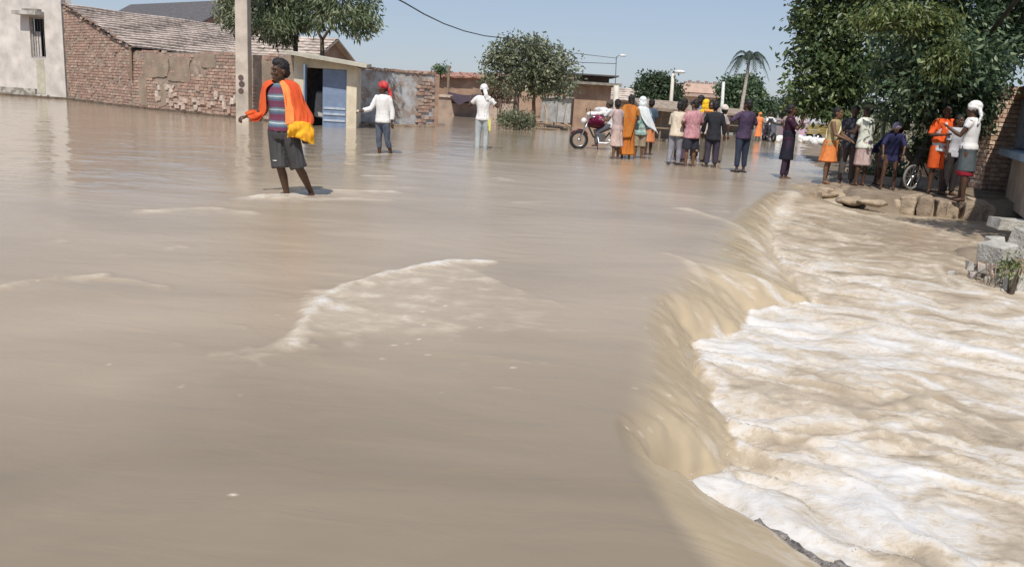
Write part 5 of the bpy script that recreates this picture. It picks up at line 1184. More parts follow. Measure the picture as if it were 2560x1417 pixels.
def ring_loft(mb, rings, seg=16):
    """closed loft through (centre, rx, ry) rings, roughly level"""
    vs = []; fs = []
    for c, rx, ry in rings:
        for k in range(seg):
            a = 2 * math.pi * k / seg; vs.append(Vector(c) + Vector((rx * math.cos(a), ry * math.sin(a), 0)))
    n = len(rings)
    for i in range(n - 1):
        for k in range(seg): k2 = (k + 1) % seg; fs.append((i * seg + k, i * seg + k2, (i + 1) * seg + k2, (i + 1) * seg + k))
    fs.append(tuple(reversed(range(seg)))); fs.append(tuple((n - 1) * seg + k for k in range(seg))); mb.add(vs, fs)
TORSO = [(.84, .150, .112), (.92, .158, .116), (1.02, .140, .105), (1.12, .138, .104), (1.24, .158, .112), (1.34, .168, .108), (1.40, .150, .095), (1.445, .085, .075)]
def body_mesh(J, fem=False, voxel=.012, fist=()):
    mb = MB(); up = J['up']
    ring_loft(mb, [(up(0, 0, z), rx * (.94 if fem and z > 1.2 else 1), ry) for z, rx, ry in TORSO])
    mb.tube([up(0, .005, 1.40), up(0, -.005, 1.47), up(0, -.012, 1.55)], [.060, .053, .052], 12)
    H = J['head_rot']; hc = J['headc']; P = lambda x, y, z: hc + H @ Vector((x, y, z))
    mb.ell(P(0, .012, .03), (.074, .093, .092), 16, 12, M=H); mb.ell(P(0, -.018, -.045), (.058, .070, .075), 14, 10, M=H)
    mb.ell(P(0, -.060, -.092), (.030, .026, .026), 10, 8, M=H)
    mb.tube([P(0, -.078, .012), P(0, -.100, -.022), P(0, -.092, -.040)], [.011, .016, .013], 8)      # nose
    mb.ell(P(0, -.082, -.068), (.026, .014, .013), 10, 6, M=H)                                        # lips
    mb.ell(P(0, -.078, .034), (.058, .018, .012), 12, 6, M=H)                                         # brow
    for s in (-1, 1): mb.ell(P(s * .076, .012, -.010), (.010, .022, .034), 8, 6, M=H); mb.ell(P(s * .042, -.066, -.022), (.022, .018, .018), 8, 6, M=H)
    for s, k in ((1, 'L'), (-1, 'R')):
        hp, kn, an, to = J['hip' + k], J['knee' + k], J['ank' + k], J['toe' + k]
        mb.tube([hp + Vector((0, 0, .05)), hp.lerp(kn, .25), hp.lerp(kn, .7), kn, kn.lerp(an, .28) + Vector((0, .012, 0)), kn.lerp(an, .75), an, an - Vector((0, 0, .05))], [.088, .086, .064, .052, .054, .038, .034, .036], 12)
        mb.tube([an + Vector((0, .045, -.045)), an + Vector((0, -.03, -.035)), an.lerp(to, .6) + Vector((0, 0, -.015)), to], [.032, .036, .033, .020], 10)
        sh, el, wr, hd = J['sh' + k], J['el' + k], J['wr' + k], J['hd' + k]
        mb.tube([up(s * .10, 0, 1.40), sh, sh.lerp(el, .3), sh.lerp(el, .75), el, el.lerp(wr, .25), el.lerp(wr, .7), wr], [.055, .056, .050, .041, .038, .039, .030, .025], 12)
        # hand: palm, four fingers of different length, thumb from the side of the palm
        a = Vector((0, 0, 1)) if abs(hd.z) < .8 else Vector((0, -1, 0)); sd = hd.cross(a).normalized(); nn = sd.cross(hd).normalized()
        if k in fist: curl = 1.6
        else: curl = .55
        mb.ell(wr + hd * .052, (.040, .050, .020), 10, 8, M=Matrix((sd, hd, nn)).transposed())
        for q, (off, ln_) in enumerate(((-.030, .062), (-.010, .074), (.010, .070), (.029, .054))):
            p0 = wr + hd * .085 + sd * off; d1 = (hd * math.cos(curl * .5) - nn * math.sin(curl * .5)); d2 = (hd * math.cos(curl) - nn * math.sin(curl)); d3 = (hd * math.cos(curl * 1.6) - nn * math.sin(curl * 1.6))
            mb.tube([p0 - hd * .02, p0 + d1 * ln_ * .45, p0 + d1 * ln_ * .45 + d2 * ln_ * .32, p0 + d1 * ln_ * .45 + d2 * ln_ * .32 + d3 * ln_ * .25], [.0095, .009, .0085, .0075], 7)
        ts = sd * (-s); t0 = wr + hd * .03 + ts * .028
        mb.tube([t0, t0 + (ts * .8 + hd).normalized() * .035, t0 + (ts * .8 + hd).normalized() * .035 + (hd - nn * .6).normalized() * .03], [.012, .0105, .009], 7)
    return remesh(mb, voxel, 2)
def limb_cut(pts, t):
    """points of a poly-line up to the fraction t of its length"""
    L = [(b - a).length for a, b in zip(pts[:-1], pts[1:])]; tot = sum(L) * t; out = [pts[0]]
    for a, b, l in zip(pts[:-1], pts[1:], L):
        if tot >= l: out.append(b); tot -= l
        else: out.append(a.lerp(b, tot / l)); break
    return out
def resample(pts, n):
    L = [0]
    for a, b in zip(pts[:-1], pts[1:]): L.append(L[-1] + (b - a).length)
    out = []
    for i in range(n):
        d = L[-1] * i / (n - 1)
        for j in range(len(pts) - 1):
            if d <= L[j + 1] + 1e-9: out.append(pts[j].lerp(pts[j + 1], (d - L[j]) / max(L[j + 1] - L[j], 1e-9))); break
    return out
def shirt_mesh(J, hem=.80, sleeve=.55, loose=1.12, voxel=.014, fold=.010, seed=0, neck=1.455, flare=1.0, sl_loose=1.0):
    mb = MB(); up = J['up']; rings = []
    for z, rx, ry in [(hem, .165 * flare, .128 * flare), (hem + .06, .163 * flare, .126 * flare)] + [t for t in TORSO if t[0] > hem + .08 and t[0] < 1.43] + [(neck, .075, .068)]:
        rings.append((up(0, 0, z), rx * loose + .006, ry * loose + .008))
    ring_loft(mb, rings, 18)
    for s, k in ((1, 'L'), (-1, 'R')):
        if sleeve <= 0: mb.ell(J['sh' + k] - Vector((s * .03, 0, -.005)), (.06, .06, .06)); continue
        pts = resample(limb_cut([up(s * .08, 0, 1.40), J['sh' + k], J['el' + k], J['wr' + k]], sleeve), 8)
        mb.tube(pts, [.065, .068] + [(.062 - .014 * i / 6 * min(1, sleeve)) * sl_loose for i in range(6)], 12)
    return remesh(mb, voxel, 2, fold, 7, .45, seed)
def trousers_mesh(J, t=1.0, waist=.98, loose=1.1, voxel=.014, fold=.009, seed=0, wide=1.0, rise=0.0):
    mb = MB(); up = J['up']
    ring_loft(mb, [(up(0, 0, waist), .142 * loose, .110 * loose), (up(0, 0, .93), .158 * loose, .120 * loose), (up(0, 0, .86), .156 * loose, .120 * loose), (up(0, 0, .80), .13 * loose, .11 * loose)], 18)
    for s, k in ((1, 'L'), (-1, 'R')):
        pts = resample(limb_cut([J['hip' + k] + Vector((0, 0, .03)), J['knee' + k], J['ank' + k]], t), 8)
        base = [.092, .094, .086, .078, .068, .064, .060, .056] if t > .62 else [.092, .097, .097, .096, .094, .093, .092, .092]
        mb.tube(pts, [r * loose * (1 + (wide - 1) * i / 7) for i, r in enumerate(base)], 14)
    return remesh(mb, voxel, 2, fold, 7, .35, seed)
def skirt_mesh(J, hem=.10, waist=1.0, w0=.15, w1=.27, voxel=.015, fold=.02, seed=0, d1=None):
    mb = MB(); up = J['up']; cx = (J['ankL'] + J['ankR']) / 2; rings = []
    for i in range(8):
        t_ = i / 7; z = hem + (waist - hem) * t_; c = up(0, 0, z) if z > .9 else Vector((cx.x * (1 - t_) ** 1.5, cx.y * (1 - t_) ** 1.5, z))
        w = w1 + (w0 - w1) * t_ ** .7 if z < .9 else w0 + .012; rings.append((c, w, (d1 or w * .8) if z < .8 else w * .82))
    ring_loft(mb, rings, 24); return remesh(mb, voxel, 2, fold, 7, .12, seed)
def hair_mesh(J, kind='short', voxel=.010):
    mb = MB(); H = J['head_rot']; hc = J['headc']; P = lambda x, y, z: hc + H @ Vector((x, y, z))
    mb.ell(P(0, .026, .050), (.082, .092, .088), 14, 10, M=H); mb.ell(P(0, .055, -.005), (.074, .060, .075), 12, 8, M=H)
    if kind == 'tall': mb.ell(P(0, .0, .095), (.066, .080, .050), 14, 8, M=H)
    if kind == 'long':
        mb.ell(P(0, .075, -.06), (.055, .045, .11), 12, 8, M=H); mb.tube([P(0, .085, -.08), P(0, .11, -.28), P(0, .10, -.40)], [.045, .035, .015], 9)
    if kind == 'bun': mb.ell(P(0, .12, -.01), (.045, .045, .045), 10, 8, M=H)
    return remesh(mb, voxel, 2, .008, 22, 1, 3)
def headcloth_mesh(J, tail=0, veil=False, voxel=.011, low=0.0):
    mb = MB(); H = J['head_rot']; hc = J['headc']; P = lambda x, y, z: hc + H @ Vector((x, y, z))
    mb.ell(P(0, .018, .050), (.093, .112, .098), 14, 10, M=H); mb.torus(P(0, .01, .03), .078, .028, M=H @ Matrix.Rotation(math.pi / 2 - .18, 3, 'X'), seg=20, sub=8)
    if veil:
        mb.ell(P(0, .05, -.05), (.105, .085, .13), 14, 10, M=H); mb.ell(P(0, .055, -.19), (.15, .09, .11), 14, 10)
    if tail: mb.tube([P(.04 * tail, .10, 0), P(.07 * tail, .14, -.10), P(.12 * tail, .12, -.24)], [(.05, .03), (.055, .022), (.045, .012)], 9)
    return remesh(mb, voxel, 2, .009, 14, .8, 5)
def person(label, loc, rz, hgt, ps, wear, skin=None, hair='short', fem=False, voxel=.013, face=False, group=None, sink=0.0, fist=()):
    """wear: list of (name, kind, args, material)"""
    J = skeleton(ps); h = empty('person', (loc[0], loc[1], loc[2] - sink), rz, label, 'person', group)
    s = hgt / 1.70; h.scale = (s, s, s)
    parts = [link('body', body_mesh(J, fem, voxel, fist), skin or SKIN, h, True)]
    if hair: parts.append(link('hair', hair_mesh(J, hair), HAIR, h, True))
    for k, (nm, kind, kw, m) in enumerate(wear):
        sd = int(abs(loc[0]) * 13 + k * 5) % 40
        if kind == 'shirt': me = shirt_mesh(J, seed=sd, **kw)
        elif kind == 'trousers': me = trousers_mesh(J, seed=sd, **kw)
        elif kind == 'skirt': me = skirt_mesh(J, seed=sd, **kw)
        elif kind == 'cloth': me = headcloth_mesh(J, **kw)
        elif kind == 'sheet': me = sheet_between(kw['ctrl'](J), kw.get('nu', 16), kw.get('nv', 14), kw.get('thick', .012), kw.get('fold', .02), sd)
        elif kind == 'mesh': me = kw['fn'](J)
        parts.append(link(nm, me, m, h, True))
    if face:
        H = J['head_rot']; hc = J['headc']; P = lambda x, y, z: hc + H @ Vector((x, y, z))
        for sg in (-1, 1):
            mb = MB(); mb.ell(P(sg * .031, -.081, .010), (.010, .005, .0045), 10, 6, M=H); e = mb.build('eye', mat('eye_white', (0.35, 0.31, 0.27), .3, .05), h, True); parts.append(e)
            mb = MB(); mb.ell(P(sg * .031, -.085, .010), (.0055, .003, .005), 8, 6, M=H); pu = mb.build('pupil', mat('pupil', (0.01, 0.008, 0.007), .2), e, True); parts.append(pu)
        mb = MB(); mb.ell(P(0, -.094, -.068), (.024, .006, .008), 10, 6, M=H); parts.append(mb.build('mouth', mat('lips', (0.12, 0.05, 0.04), .5), h, True))
    for o in parts:                                     # feet down to local zero
        if o.parent is h: o.location.z -= J['drop']
    return h
def stripes_mat(name, bands, period, rough=.9):
    """horizontal bands in the garment's own height"""
    m, nt, n, l, b = nodes_of(name); tc = n.new('ShaderNodeTexCoord'); sx = n.new('ShaderNodeSeparateXYZ'); l.new(tc.outputs['Object'], sx.inputs[0])
    nz = n.new('ShaderNodeTexNoise'); nz.inputs['Scale'].default_value = 5; l.new(tc.outputs['Object'], nz.inputs['Vector'])
    ma = n.new('ShaderNodeMath'); ma.operation = 'MULTIPLY_ADD'; ma.inputs[1].default_value = .035; l.new(nz.outputs['Fac'], ma.inputs[0]); l.new(sx.outputs['Z'], ma.inputs[2])
    d = n.new('ShaderNodeMath'); d.operation = 'DIVIDE'; d.inputs[1].default_value = period; l.new(ma.outputs[0], d.inputs[0])
    f = n.new('ShaderNodeMath'); f.operation = 'FRACT'; l.new(d.outputs[0], f.inputs[0])
    r = ramp(n, bands); r.color_ramp.interpolation = 'CONSTANT'; l.new(f.outputs[0], r.inputs['Fac']); l.new(r.outputs[0], b.inputs['Base Color'])
    b.inputs['Roughness'].default_value = rough; b.inputs['Specular IOR Level'].default_value = .2; return m
def feet(px, row, z=0.0):
    if 1660 < px < 1815: px = 1738 + (px - 1738) * .88        # the tight group
    return on(px, row, z)

# 1 the man wading in front
f = feet(706, 490)
ORANGE = two_tone('orange_scarf', (0.66, 0.085, 0.03), (0.78, 0.14, 0.04), 5, .5, .85, .15, bump=.2, bscale=120)
ORANGE2 = cloth((0.90, 0.27, 0.08), 'scarf_band'); YELLOW = two_tone('yellow_hem', (0.95, 0.50, 0.03), (0.85, 0.33, 0.03), 8, .55, .85, .1, bump=.2, bscale=100)
STRIPE = stripes_mat('striped_jersey', [(0, (0.16, 0.05, 0.09)), (.22, (0.10, 0.12, 0.19)), (.36, (0.13, 0.20, 0.24)), (.50, (0.42, 0.47, 0.52)), (.60, (0.13, 0.20, 0.24)), (.72, (0.17, 0.06, 0.11))], .155)
ps = dict(lean=-.02, side=-.04, head=(-.60, .08), legs={'R': (.02, .36, -.16), 'L': (-.16, .50, .24)},
          armR=((-.32, .10, -1), (-.34, -.85, -.25)), armL=((.34, .1, -1), (.16, -.12, -1)))
def right_drape(J):
    u_ = J['up']; a, e, w = J['shR'], J['elR'], J['wrR']; o = Vector((-.055, -.02, 0)); bk = Vector((.0, .10, 0))
    return [[u_(-.045, -.10, 1.46), u_(-.09, -.05, 1.49), u_(-.05, .08, 1.49)],
            [u_(-.12, -.125, 1.38), a + Vector((-.05, 0, .055)), a + Vector((.02, .12, .02))],
            [u_(-.13, -.145, 1.24), a.lerp(e, .5) + o, a.lerp(e, .5) + bk],
            [u_(-.14, -.15, 1.10), e + Vector((-.07, 0, 0)), e + bk],
            [e.lerp(w, .35) + Vector((.04, -.02, -.08)), e.lerp(w, .5) + Vector((-.01, -.05, .045)), e.lerp(w, .4) + Vector((.03, .08, -.04))],
            [w + Vector((.05, .03, -.065)), w + Vector((.0, -.03, .04)), w + Vector((.06, .07, -.02))]]
def left_drape(J):
    u_ = J['up']; a, e, w = J['shL'], J['elL'], J['wrL']; o = Vector((.085, -.03, 0)); bk = Vector((.02, .12, 0))
    return [[u_(.06, -.09, 1.47), u_(.09, -.06, 1.50), u_(.07, .05, 1.51), u_(-.02, .09, 1.50)],
            [u_(.12, -.125, 1.36), a + Vector((.02, -.06, .05)), a + Vector((.06, .02, .05)), a + Vector((-.02, .13, .0))],
            [u_(.15, -.135, 1.20), a.lerp(e, .5) + Vector((.04, -.09, 0)), a.lerp(e, .5) + o, a.lerp(e, .5) + bk],
            [u_(.16, -.145, 1.05), e + Vector((.03, -.11, 0)), e + Vector((.11, -.02, 0)), e + bk],
            [u_(.165, -.15, .98), e.lerp(w, .4) + Vector((.03, -.12, 0)), e.lerp(w, .4) + Vector((.12, -.02, -.02)), e.lerp(w, .3) + bk]]
def hem_drape(J):
    G = left_drape(J); top = G[-1]; d_ = [Vector((.01, -.01, -.10)), Vector((.02, -.02, -.13)), Vector((.03, 0, -.16)), Vector((.0, .02, -.11))]
    return [[p + Vector((0, 0, .015)) for p in top], [p + q * .5 + Vector((.01, -.012, 0)) for p, q in zip(top, d_)], [p + q for p, q in zip(top, d_)], [p + q * 1.45 + Vector((-.02, .02, 0)) for p, q in zip(top, d_)]]
def band_drape(J):
    G = left_drape(J); return [[r[0] + Vector((-.012, -.016, 0)), r[0].lerp(r[1], .35) + Vector((0, -.022, .006)), r[0].lerp(r[1], .62) + Vector((.004, -.016, .006))] for r in G]
def logo_fn(J):
    mb = MB(); k = J['hipR'].lerp(J['kneeR'], .80); mb.box((k.x + .005, k.y - .112, k.z), (.05, .006, .012), .1); return mb.mesh()
person('man in an orange shawl, striped shirt and dark shorts wading before the concrete pole', f, math.radians(-16), 1.72, ps, [
    ('striped_shirt', 'shirt', dict(hem=.90, sleeve=.28, loose=1.05, voxel=.010, fold=.006), STRIPE),
    ('shorts', 'trousers', dict(t=.53, loose=1.08, wide=1.04, voxel=.011, waist=.97, fold=.010), mat('charcoal_shorts', (0.055, 0.052, 0.055), .6, .2, 5, .2, 120)),
    ('shorts_badge', 'mesh', dict(fn=logo_fn), cloth((0.7, 0.7, 0.7))),
    ('waistband', 'mesh', dict(fn=lambda J: (lambda mb: (ring_loft(mb, [(J['up'](0, 0, .925), .172, .134), (J['up'](0, 0, .965), .168, .130)], 24), mb.mesh())[1])(MB())), cloth((0.10, 0.13, 0.17))),
    ('shawl', 'sheet', dict(ctrl=right_drape, fold=.022, thick=.008, nu=34, nv=26), ORANGE),
    ('shawl', 'sheet', dict(ctrl=left_drape, fold=.030, thick=.008, nu=34, nv=34), ORANGE),
    ('shawl_band', 'sheet', dict(ctrl=band_drape, fold=.006, thick=.006, nu=34, nv=8), ORANGE2),
    ('shawl_hem', 'sheet', dict(ctrl=hem_drape, fold=.034, thick=.008, nu=20, nv=34), YELLOW)],
    hair='tall', voxel=.0085, face=True, sink=.10, fist=('R', 'L'))

# 2 man in a white shirt with a red head cloth
f = feet(955, 384)
WHITE = cloth((0.74, 0.73, 0.73), 'white_shirt', .85, .06); DENIM = two_tone('denim', (0.07, 0.085, 0.12), (0.14, 0.165, 0.22), 6, .5, .9, .15)
person('man in a white long-sleeved shirt, jeans and red head cloth wading beside the painted wall', f, math.radians(-32), 1.66, dict(lean=.02, head=(-.35, .05), legs={'R': (.02, .12, .02), 'L': (-.12, .30, .03)}, armR=((-.35, -.35, -1), (-.35, -.95, -.25)), armL=((.22, .18, -1), (.10, -.1, -1))), [
    ('shirt', 'shirt', dict(hem=.84, sleeve=.92, loose=1.12), WHITE), ('jeans', 'trousers', dict(t=.74, loose=1.0), DENIM), ('head_cloth', 'cloth', dict(tail=1), two_tone('red_cloth', (0.50, 0.03, 0.04), (0.62, 0.16, 0.15), 12, .55, .85, .1)),
    ('phone', 'mesh', dict(fn=lambda J: (lambda mb: (mb.box(tuple(J['wrR'] + J['hdR'] * .09), (.05, .03, .09)), mb.mesh())[1])(MB())), cloth((0.55, 0.5, 0.42)))],
    face=True, sink=.16, voxel=.011)

# 3 man seen from behind with a white head cloth
f = feet(1203, 372)
person('man from behind in white shirt and white head cloth filming with raised hands', f, math.radians(172), 1.74, dict(lean=.0, legs={'R': (.04, .05, .03), 'L': (-.02, .03, .03)}, armL=((.75, -.25, -.8), (.1, -.6, .65)), armR=((-.75, -.25, -.8), (-.1, -.7, .5))), [
    ('shirt', 'shirt', dict(hem=.84, sleeve=.45, loose=1.08), WHITE), ('trousers', 'trousers', dict(t=.98, loose=1.05), two_tone('pale_jeans', (0.36, 0.42, 0.44), (0.56, 0.60, 0.60), 4, .5, .9, .2)), ('head_cloth', 'cloth', dict(tail=-1), WHITE),
    ('yellow_rag', 'sheet', dict(ctrl=lambda J: [[Vector((-.15, .06, .92)), Vector((-.19, 0, .92))], [Vector((-.17, .08, .74)), Vector((-.22, .02, .74))], [Vector((-.19, .10, .58)), Vector((-.22, .05, .55))]], fold=.02), cloth((0.72, 0.66, 0.20), 'yellow_rag'))], sink=.12)

SAREE = two_tone('orange_sari', (0.62, 0.25, 0.045), (0.48, 0.14, 0.03), 6, .5, .75, .12, bump=.3, bscale=50, stretch=(1.6, 1.6, .4)); LILAC = cloth((0.46, 0.36, 0.36), 'dusty_lilac'); PEACH = cloth((0.55, 0.36, 0.29), 'peach')
BACK = math.radians(180)
# 4-7 the women by the motorcycle
person('woman in a dusty lilac blouse and peach skirt beside the motorcycle', feet(1537, 398), BACK + .6, 1.50, dict(lean=.06, side=.04, head=(-.4, .1), legs={'R': (.05, .1, .03), 'L': (-.03, .05, .03)}, armL=((.3, -.35, -1), (-.1, -.8, .1))), [
    ('blouse', 'shirt', dict(hem=.86, sleeve=.4, loose=1.06), LILAC), ('skirt', 'skirt', dict(hem=.42, waist=.98, w0=.15, w1=.21), two_tone('peach_print', (0.52, 0.36, 0.31), (0.62, 0.50, 0.46), 9, .5, .9, .1))], SKIN2, 'bun', True, sink=.05)
person('woman from behind wrapped head to shin in a bright orange sari', feet(1563, 397), BACK - .2, 1.62, dict(side=-.03, head=(.4, .1), legs={'R': (.0, .04, .02), 'L': (.03, .04, .02)}, armL=((.25, -.3, -1), (-.3, -.8, -.2)), armR=((-.25, -.3, -1), (.3, -.8, -.2))), [
    ('blouse', 'shirt', dict(hem=.9, sleeve=.45, loose=1.05), SAREE), ('sari', 'skirt', dict(hem=.16, waist=1.12, w0=.165, w1=.23, fold=.028), SAREE),
    ('sari_end', 'sheet', dict(ctrl=lambda J: [[Vector((-.16, .10, 1.47)), Vector((0, .13, 1.50)), Vector((.15, .10, 1.47))], [Vector((-.20, .15, 1.25)), Vector((0, .17, 1.28)), Vector((.19, .14, 1.25))], [Vector((-.18, .17, .95)), Vector((0, .19, .98)), Vector((.20, .16, .95))], [Vector((-.12, .19, .62)), Vector((.04, .21, .60)), Vector((.21, .18, .62))]], fold=.03), SAREE)], SKIN2, 'long', True, sink=.05)
person('woman under a pale blue-white shawl in a green printed tunic', feet(1594, 397), BACK + .15, 1.60, dict(legs={'R': (.02, .05, .03), 'L': (-.03, .05, .03)}, armR=((-.5, -.1, -1), (-.3, -.3, -1)), armL=((.35, -.2, -1), (-.1, -.7, 0))), [
    ('tunic', 'shirt', dict(hem=.70, sleeve=.5, loose=1.12, flare=1.1), two_tone('green_print', (0.42, 0.55, 0.52), (0.10, 0.25, 0.24), 9, .52, .9, .08)), ('trousers', 'trousers', dict(t=.62, loose=1.08), cloth((0.33, 0.27, 0.20))),
    ('head_shawl', 'cloth', dict(veil=True), cloth((0.72, 0.77, 0.80), 'pale_shawl', .8, .06)),
    ('shawl_tail', 'sheet', dict(ctrl=lambda J: [[Vector((.12, .12, 1.44)), Vector((-.06, .15, 1.46)), Vector((-.17, .08, 1.42))], [Vector((.06, .16, 1.22)), Vector((-.12, .18, 1.2)), Vector((-.27, .10, 1.18))], [Vector((-.10, .17, 1.0)), Vector((-.24, .16, .98)), Vector((-.40, .08, .94))], [Vector((-.34, .14, .86)), Vector((-.44, .12, .80)), Vector((-.50, .08, .74))]], fold=.02), cloth((0.72, 0.77, 0.80), 'pale_shawl'))], SKIN2, None, True, sink=.05)
person('bystander in a dark blue top and orange lower wrap behind the pale shawl', feet(1617, 388), BACK + .4, 1.58, dict(legs={'R': (.02, .05, .03), 'L': (-.06, .08, .03)}), [
    ('top', 'shirt', dict(hem=.84, sleeve=.5), cloth((0.07, 0.10, 0.15))), ('wrap', 'skirt', dict(hem=.45, w1=.19), cloth((0.58, 0.22, 0.10)))], sink=.05)
# 8-14 the tight group in the middle
CROWD = 'onlookers standing in the shallow water'
person('man in a loose beige shirt stooping at the left of the middle group', feet(1676, 413), BACK - .6, 1.54, dict(lean=.24, side=.05, legs={'R': (.1, .12, .03), 'L': (-.08, .1, .04)}, armR=((-.35, -.3, -1), (.2, -.9, -.2))), [
    ('shirt', 'shirt', dict(hem=.80, sleeve=.6, loose=1.2, fold=.016), cloth((0.58, 0.50, 0.40), 'beige_shirt')), ('trousers', 'trousers', dict(t=.95), cloth((0.26, 0.26, 0.30)))], group=CROWD, sink=.04)
person('man in a pink checked shirt and black shorts seen from behind', feet(1719, 417), BACK + .3, 1.58, dict(lean=.08, side=-.06, head=(.4, .1), legs={'R': (.03, .05, .05), 'L': (-.03, .05, .05)}, armL=((.5, -.1, -1), (-.6, -.6, -.3)), armR=((-.45, -.2, -1), (.5, -.7, -.2))), [
    ('shirt', 'shirt', dict(hem=.76, sleeve=.55, loose=1.30, fold=.010), two_tone('pink_check', (0.46, 0.20, 0.24), (0.56, 0.32, 0.34), 24, .5, .9, .08)), ('shorts', 'trousers', dict(t=.5, loose=1.2, wide=1.1), cloth((0.035, 0.035, 0.05)))], SKIN2, group=CROWD, sink=.04)
person('onlooker in a plum shirt half hidden behind the pink shirt', feet(1700, 406), BACK + .8, 1.50, dict(lean=.18, side=.08, head=(-.5, .2), armL=((.5, -.3, -.8), (-.5, -.8, 0))), [
    ('shirt', 'shirt', dict(hem=.80, sleeve=.5), cloth((0.26, 0.11, 0.17))), ('trousers', 'trousers', dict(t=.9), cloth((0.15, 0.10, 0.16)))], group=CROWD, sink=.04)
person('woman with a bright yellow head scarf in the middle group', feet(1748, 403), BACK - .3, 1.62, dict(side=-.05, armL=((.4, -.3, -1), (-.4, -.8, .2))), [
    ('dress', 'skirt', dict(hem=.3, w1=.22, waist=1.0), cloth((0.42, 0.36, 0.30))), ('blouse', 'shirt', dict(hem=.88, sleeve=.5), cloth((0.55, 0.46, 0.36))), ('head_scarf', 'cloth', dict(veil=True), cloth((0.88, 0.52, 0.03), 'yellow_scarf'))], SKIN2, None, True, group=CROWD, sink=.04)
person('onlooker with an orange collar scarf behind the man in black', feet(1763, 407), BACK + 2.3, 1.60, dict(side=.08, head=(.4, .15), armR=((-.5, -.2, -1), (.4, -.8, 0))), [
    ('shirt', 'shirt', dict(hem=.82, sleeve=.6), cloth((0.58, 0.50, 0.44))), ('scarf', 'mesh', dict(fn=lambda J: (lambda mb: (mb.torus((0, -.02, 1.45), .10, .045, M=Matrix.Rotation(math.pi / 2, 3, 'X')), remesh(mb, .014, 2, .01, 10, 1, 2))[1])(MB())), cloth((0.80, 0.36, 0.10))), ('trousers', 'trousers', dict(t=.95), cloth((0.16, 0.14, 0.12)))], group=CROWD, sink=.04)
person('man in a long black shirt and dark trousers seen from behind', feet(1780, 419), BACK - .35, 1.58, dict(lean=.10, side=.05, head=(.3, .15), legs={'R': (.04, .06, .05), 'L': (-.02, .04, .04)}, armL=((.3, -.15, -1), (.05, -.35, -1)), armR=((-.3, -.1, -1), (-.1, -.2, -1))), [
    ('shirt', 'shirt', dict(hem=.74, sleeve=.92, loose=1.16, fold=.012), cloth((0.028, 0.029, 0.036), 'black_shirt')), ('trousers', 'trousers', dict(t=.9), cloth((0.06, 0.05, 0.075)))], group=CROWD, sink=.04)
person('onlooker with a pale cap at the right rim of the middle group', feet(1797, 407), BACK - .9, 1.52, dict(lean=.12, side=-.06, armL=((.6, -.2, -.8), (-.5, -.7, 0))), [
    ('shirt', 'shirt', dict(hem=.80, sleeve=.5), cloth((0.40, 0.36, 0.36))), ('trousers', 'trousers', dict(t=.95), cloth((0.20, 0.17, 0.15))), ('cap', 'cloth', dict(), cloth((0.68, 0.60, 0.56), 'pale_cap'))], group=CROWD, sink=.04)
person('bareheaded onlooker in a brown shirt seen between the beige and pink shirts', feet(1690, 400), BACK - .9, 1.62, dict(lean=.05), [
    ('shirt', 'shirt', dict(hem=.80, sleeve=.5), cloth((0.24, 0.16, 0.12))), ('trousers', 'trousers', dict(t=.95), cloth((0.11, 0.10, 0.11)))], group=CROWD, sink=.04)
person('taller onlooker in a slate shirt behind the yellow head scarf', feet(1733, 397), BACK + .9, 1.74, dict(lean=-.03, head=(.5, 0)), [
    ('shirt', 'shirt', dict(hem=.80, sleeve=.5), cloth((0.20, 0.22, 0.26))), ('trousers', 'trousers', dict(t=.95), cloth((0.13, 0.11, 0.10)))], group=CROWD, sink=.04)
# 15 man in navy
person('man in a navy shirt and rolled dark trousers standing alone with his back turned', feet(1848, 431), BACK + .35, 1.60, dict(side=-.04, head=(.4, .1), legs={'R': (.05, .06, .06), 'L': (-.03, .04, .05)}, armR=((-.55, -.1, -.9), (.1, -.7, .35)), armL=((.75, -.2, -.7), (-.25, -.75, .35))), [
    ('shirt', 'shirt', dict(hem=.80, sleeve=.6, loose=1.14, fold=.012), two_tone('navy_print', (0.045, 0.04, 0.075), (0.10, 0.06, 0.12), 9, .5, .9, .1)), ('trousers', 'trousers', dict(t=.9, loose=1.06), cloth((0.035, 0.045, 0.075), 'navy_trousers')), ('sandals', 'mesh', dict(fn=lambda J: (lambda mb: ([mb.box(tuple(J['ank' + k] + Vector((0, -.05, -.05))), (.10, .27, .035)) for k in 'LR'], bevel_mesh(mb.mesh(), .012, 2))[1])(MB())), BLACK)], sink=.0)
# 16-18 far people
person('far woman in an orange sari walking at the road end', feet(1893, 352), .2, 1.38, dict(), [('sari', 'skirt', dict(hem=.25, waist=1.1, w0=.16, w1=.24), cloth((0.78, 0.26, 0.10), 'far_orange')), ('blouse', 'shirt', dict(hem=.95, sleeve=.5), cloth((0.78, 0.26, 0.10), 'far_orange')), ('head_veil', 'cloth', dict(veil=True), cloth((0.66, 0.26, 0.10)))], SKIN2, None, True, voxel=.02)
person('far bystander in a grey-brown shirt behind the woman in black', feet(1962, 350), .0, 1.50, dict(), [('shirt', 'shirt', dict(hem=.82, sleeve=.5), cloth((0.34, 0.28, 0.25))), ('trousers', 'trousers', dict(t=1), cloth((0.10, 0.09, 0.09)))], voxel=.02)
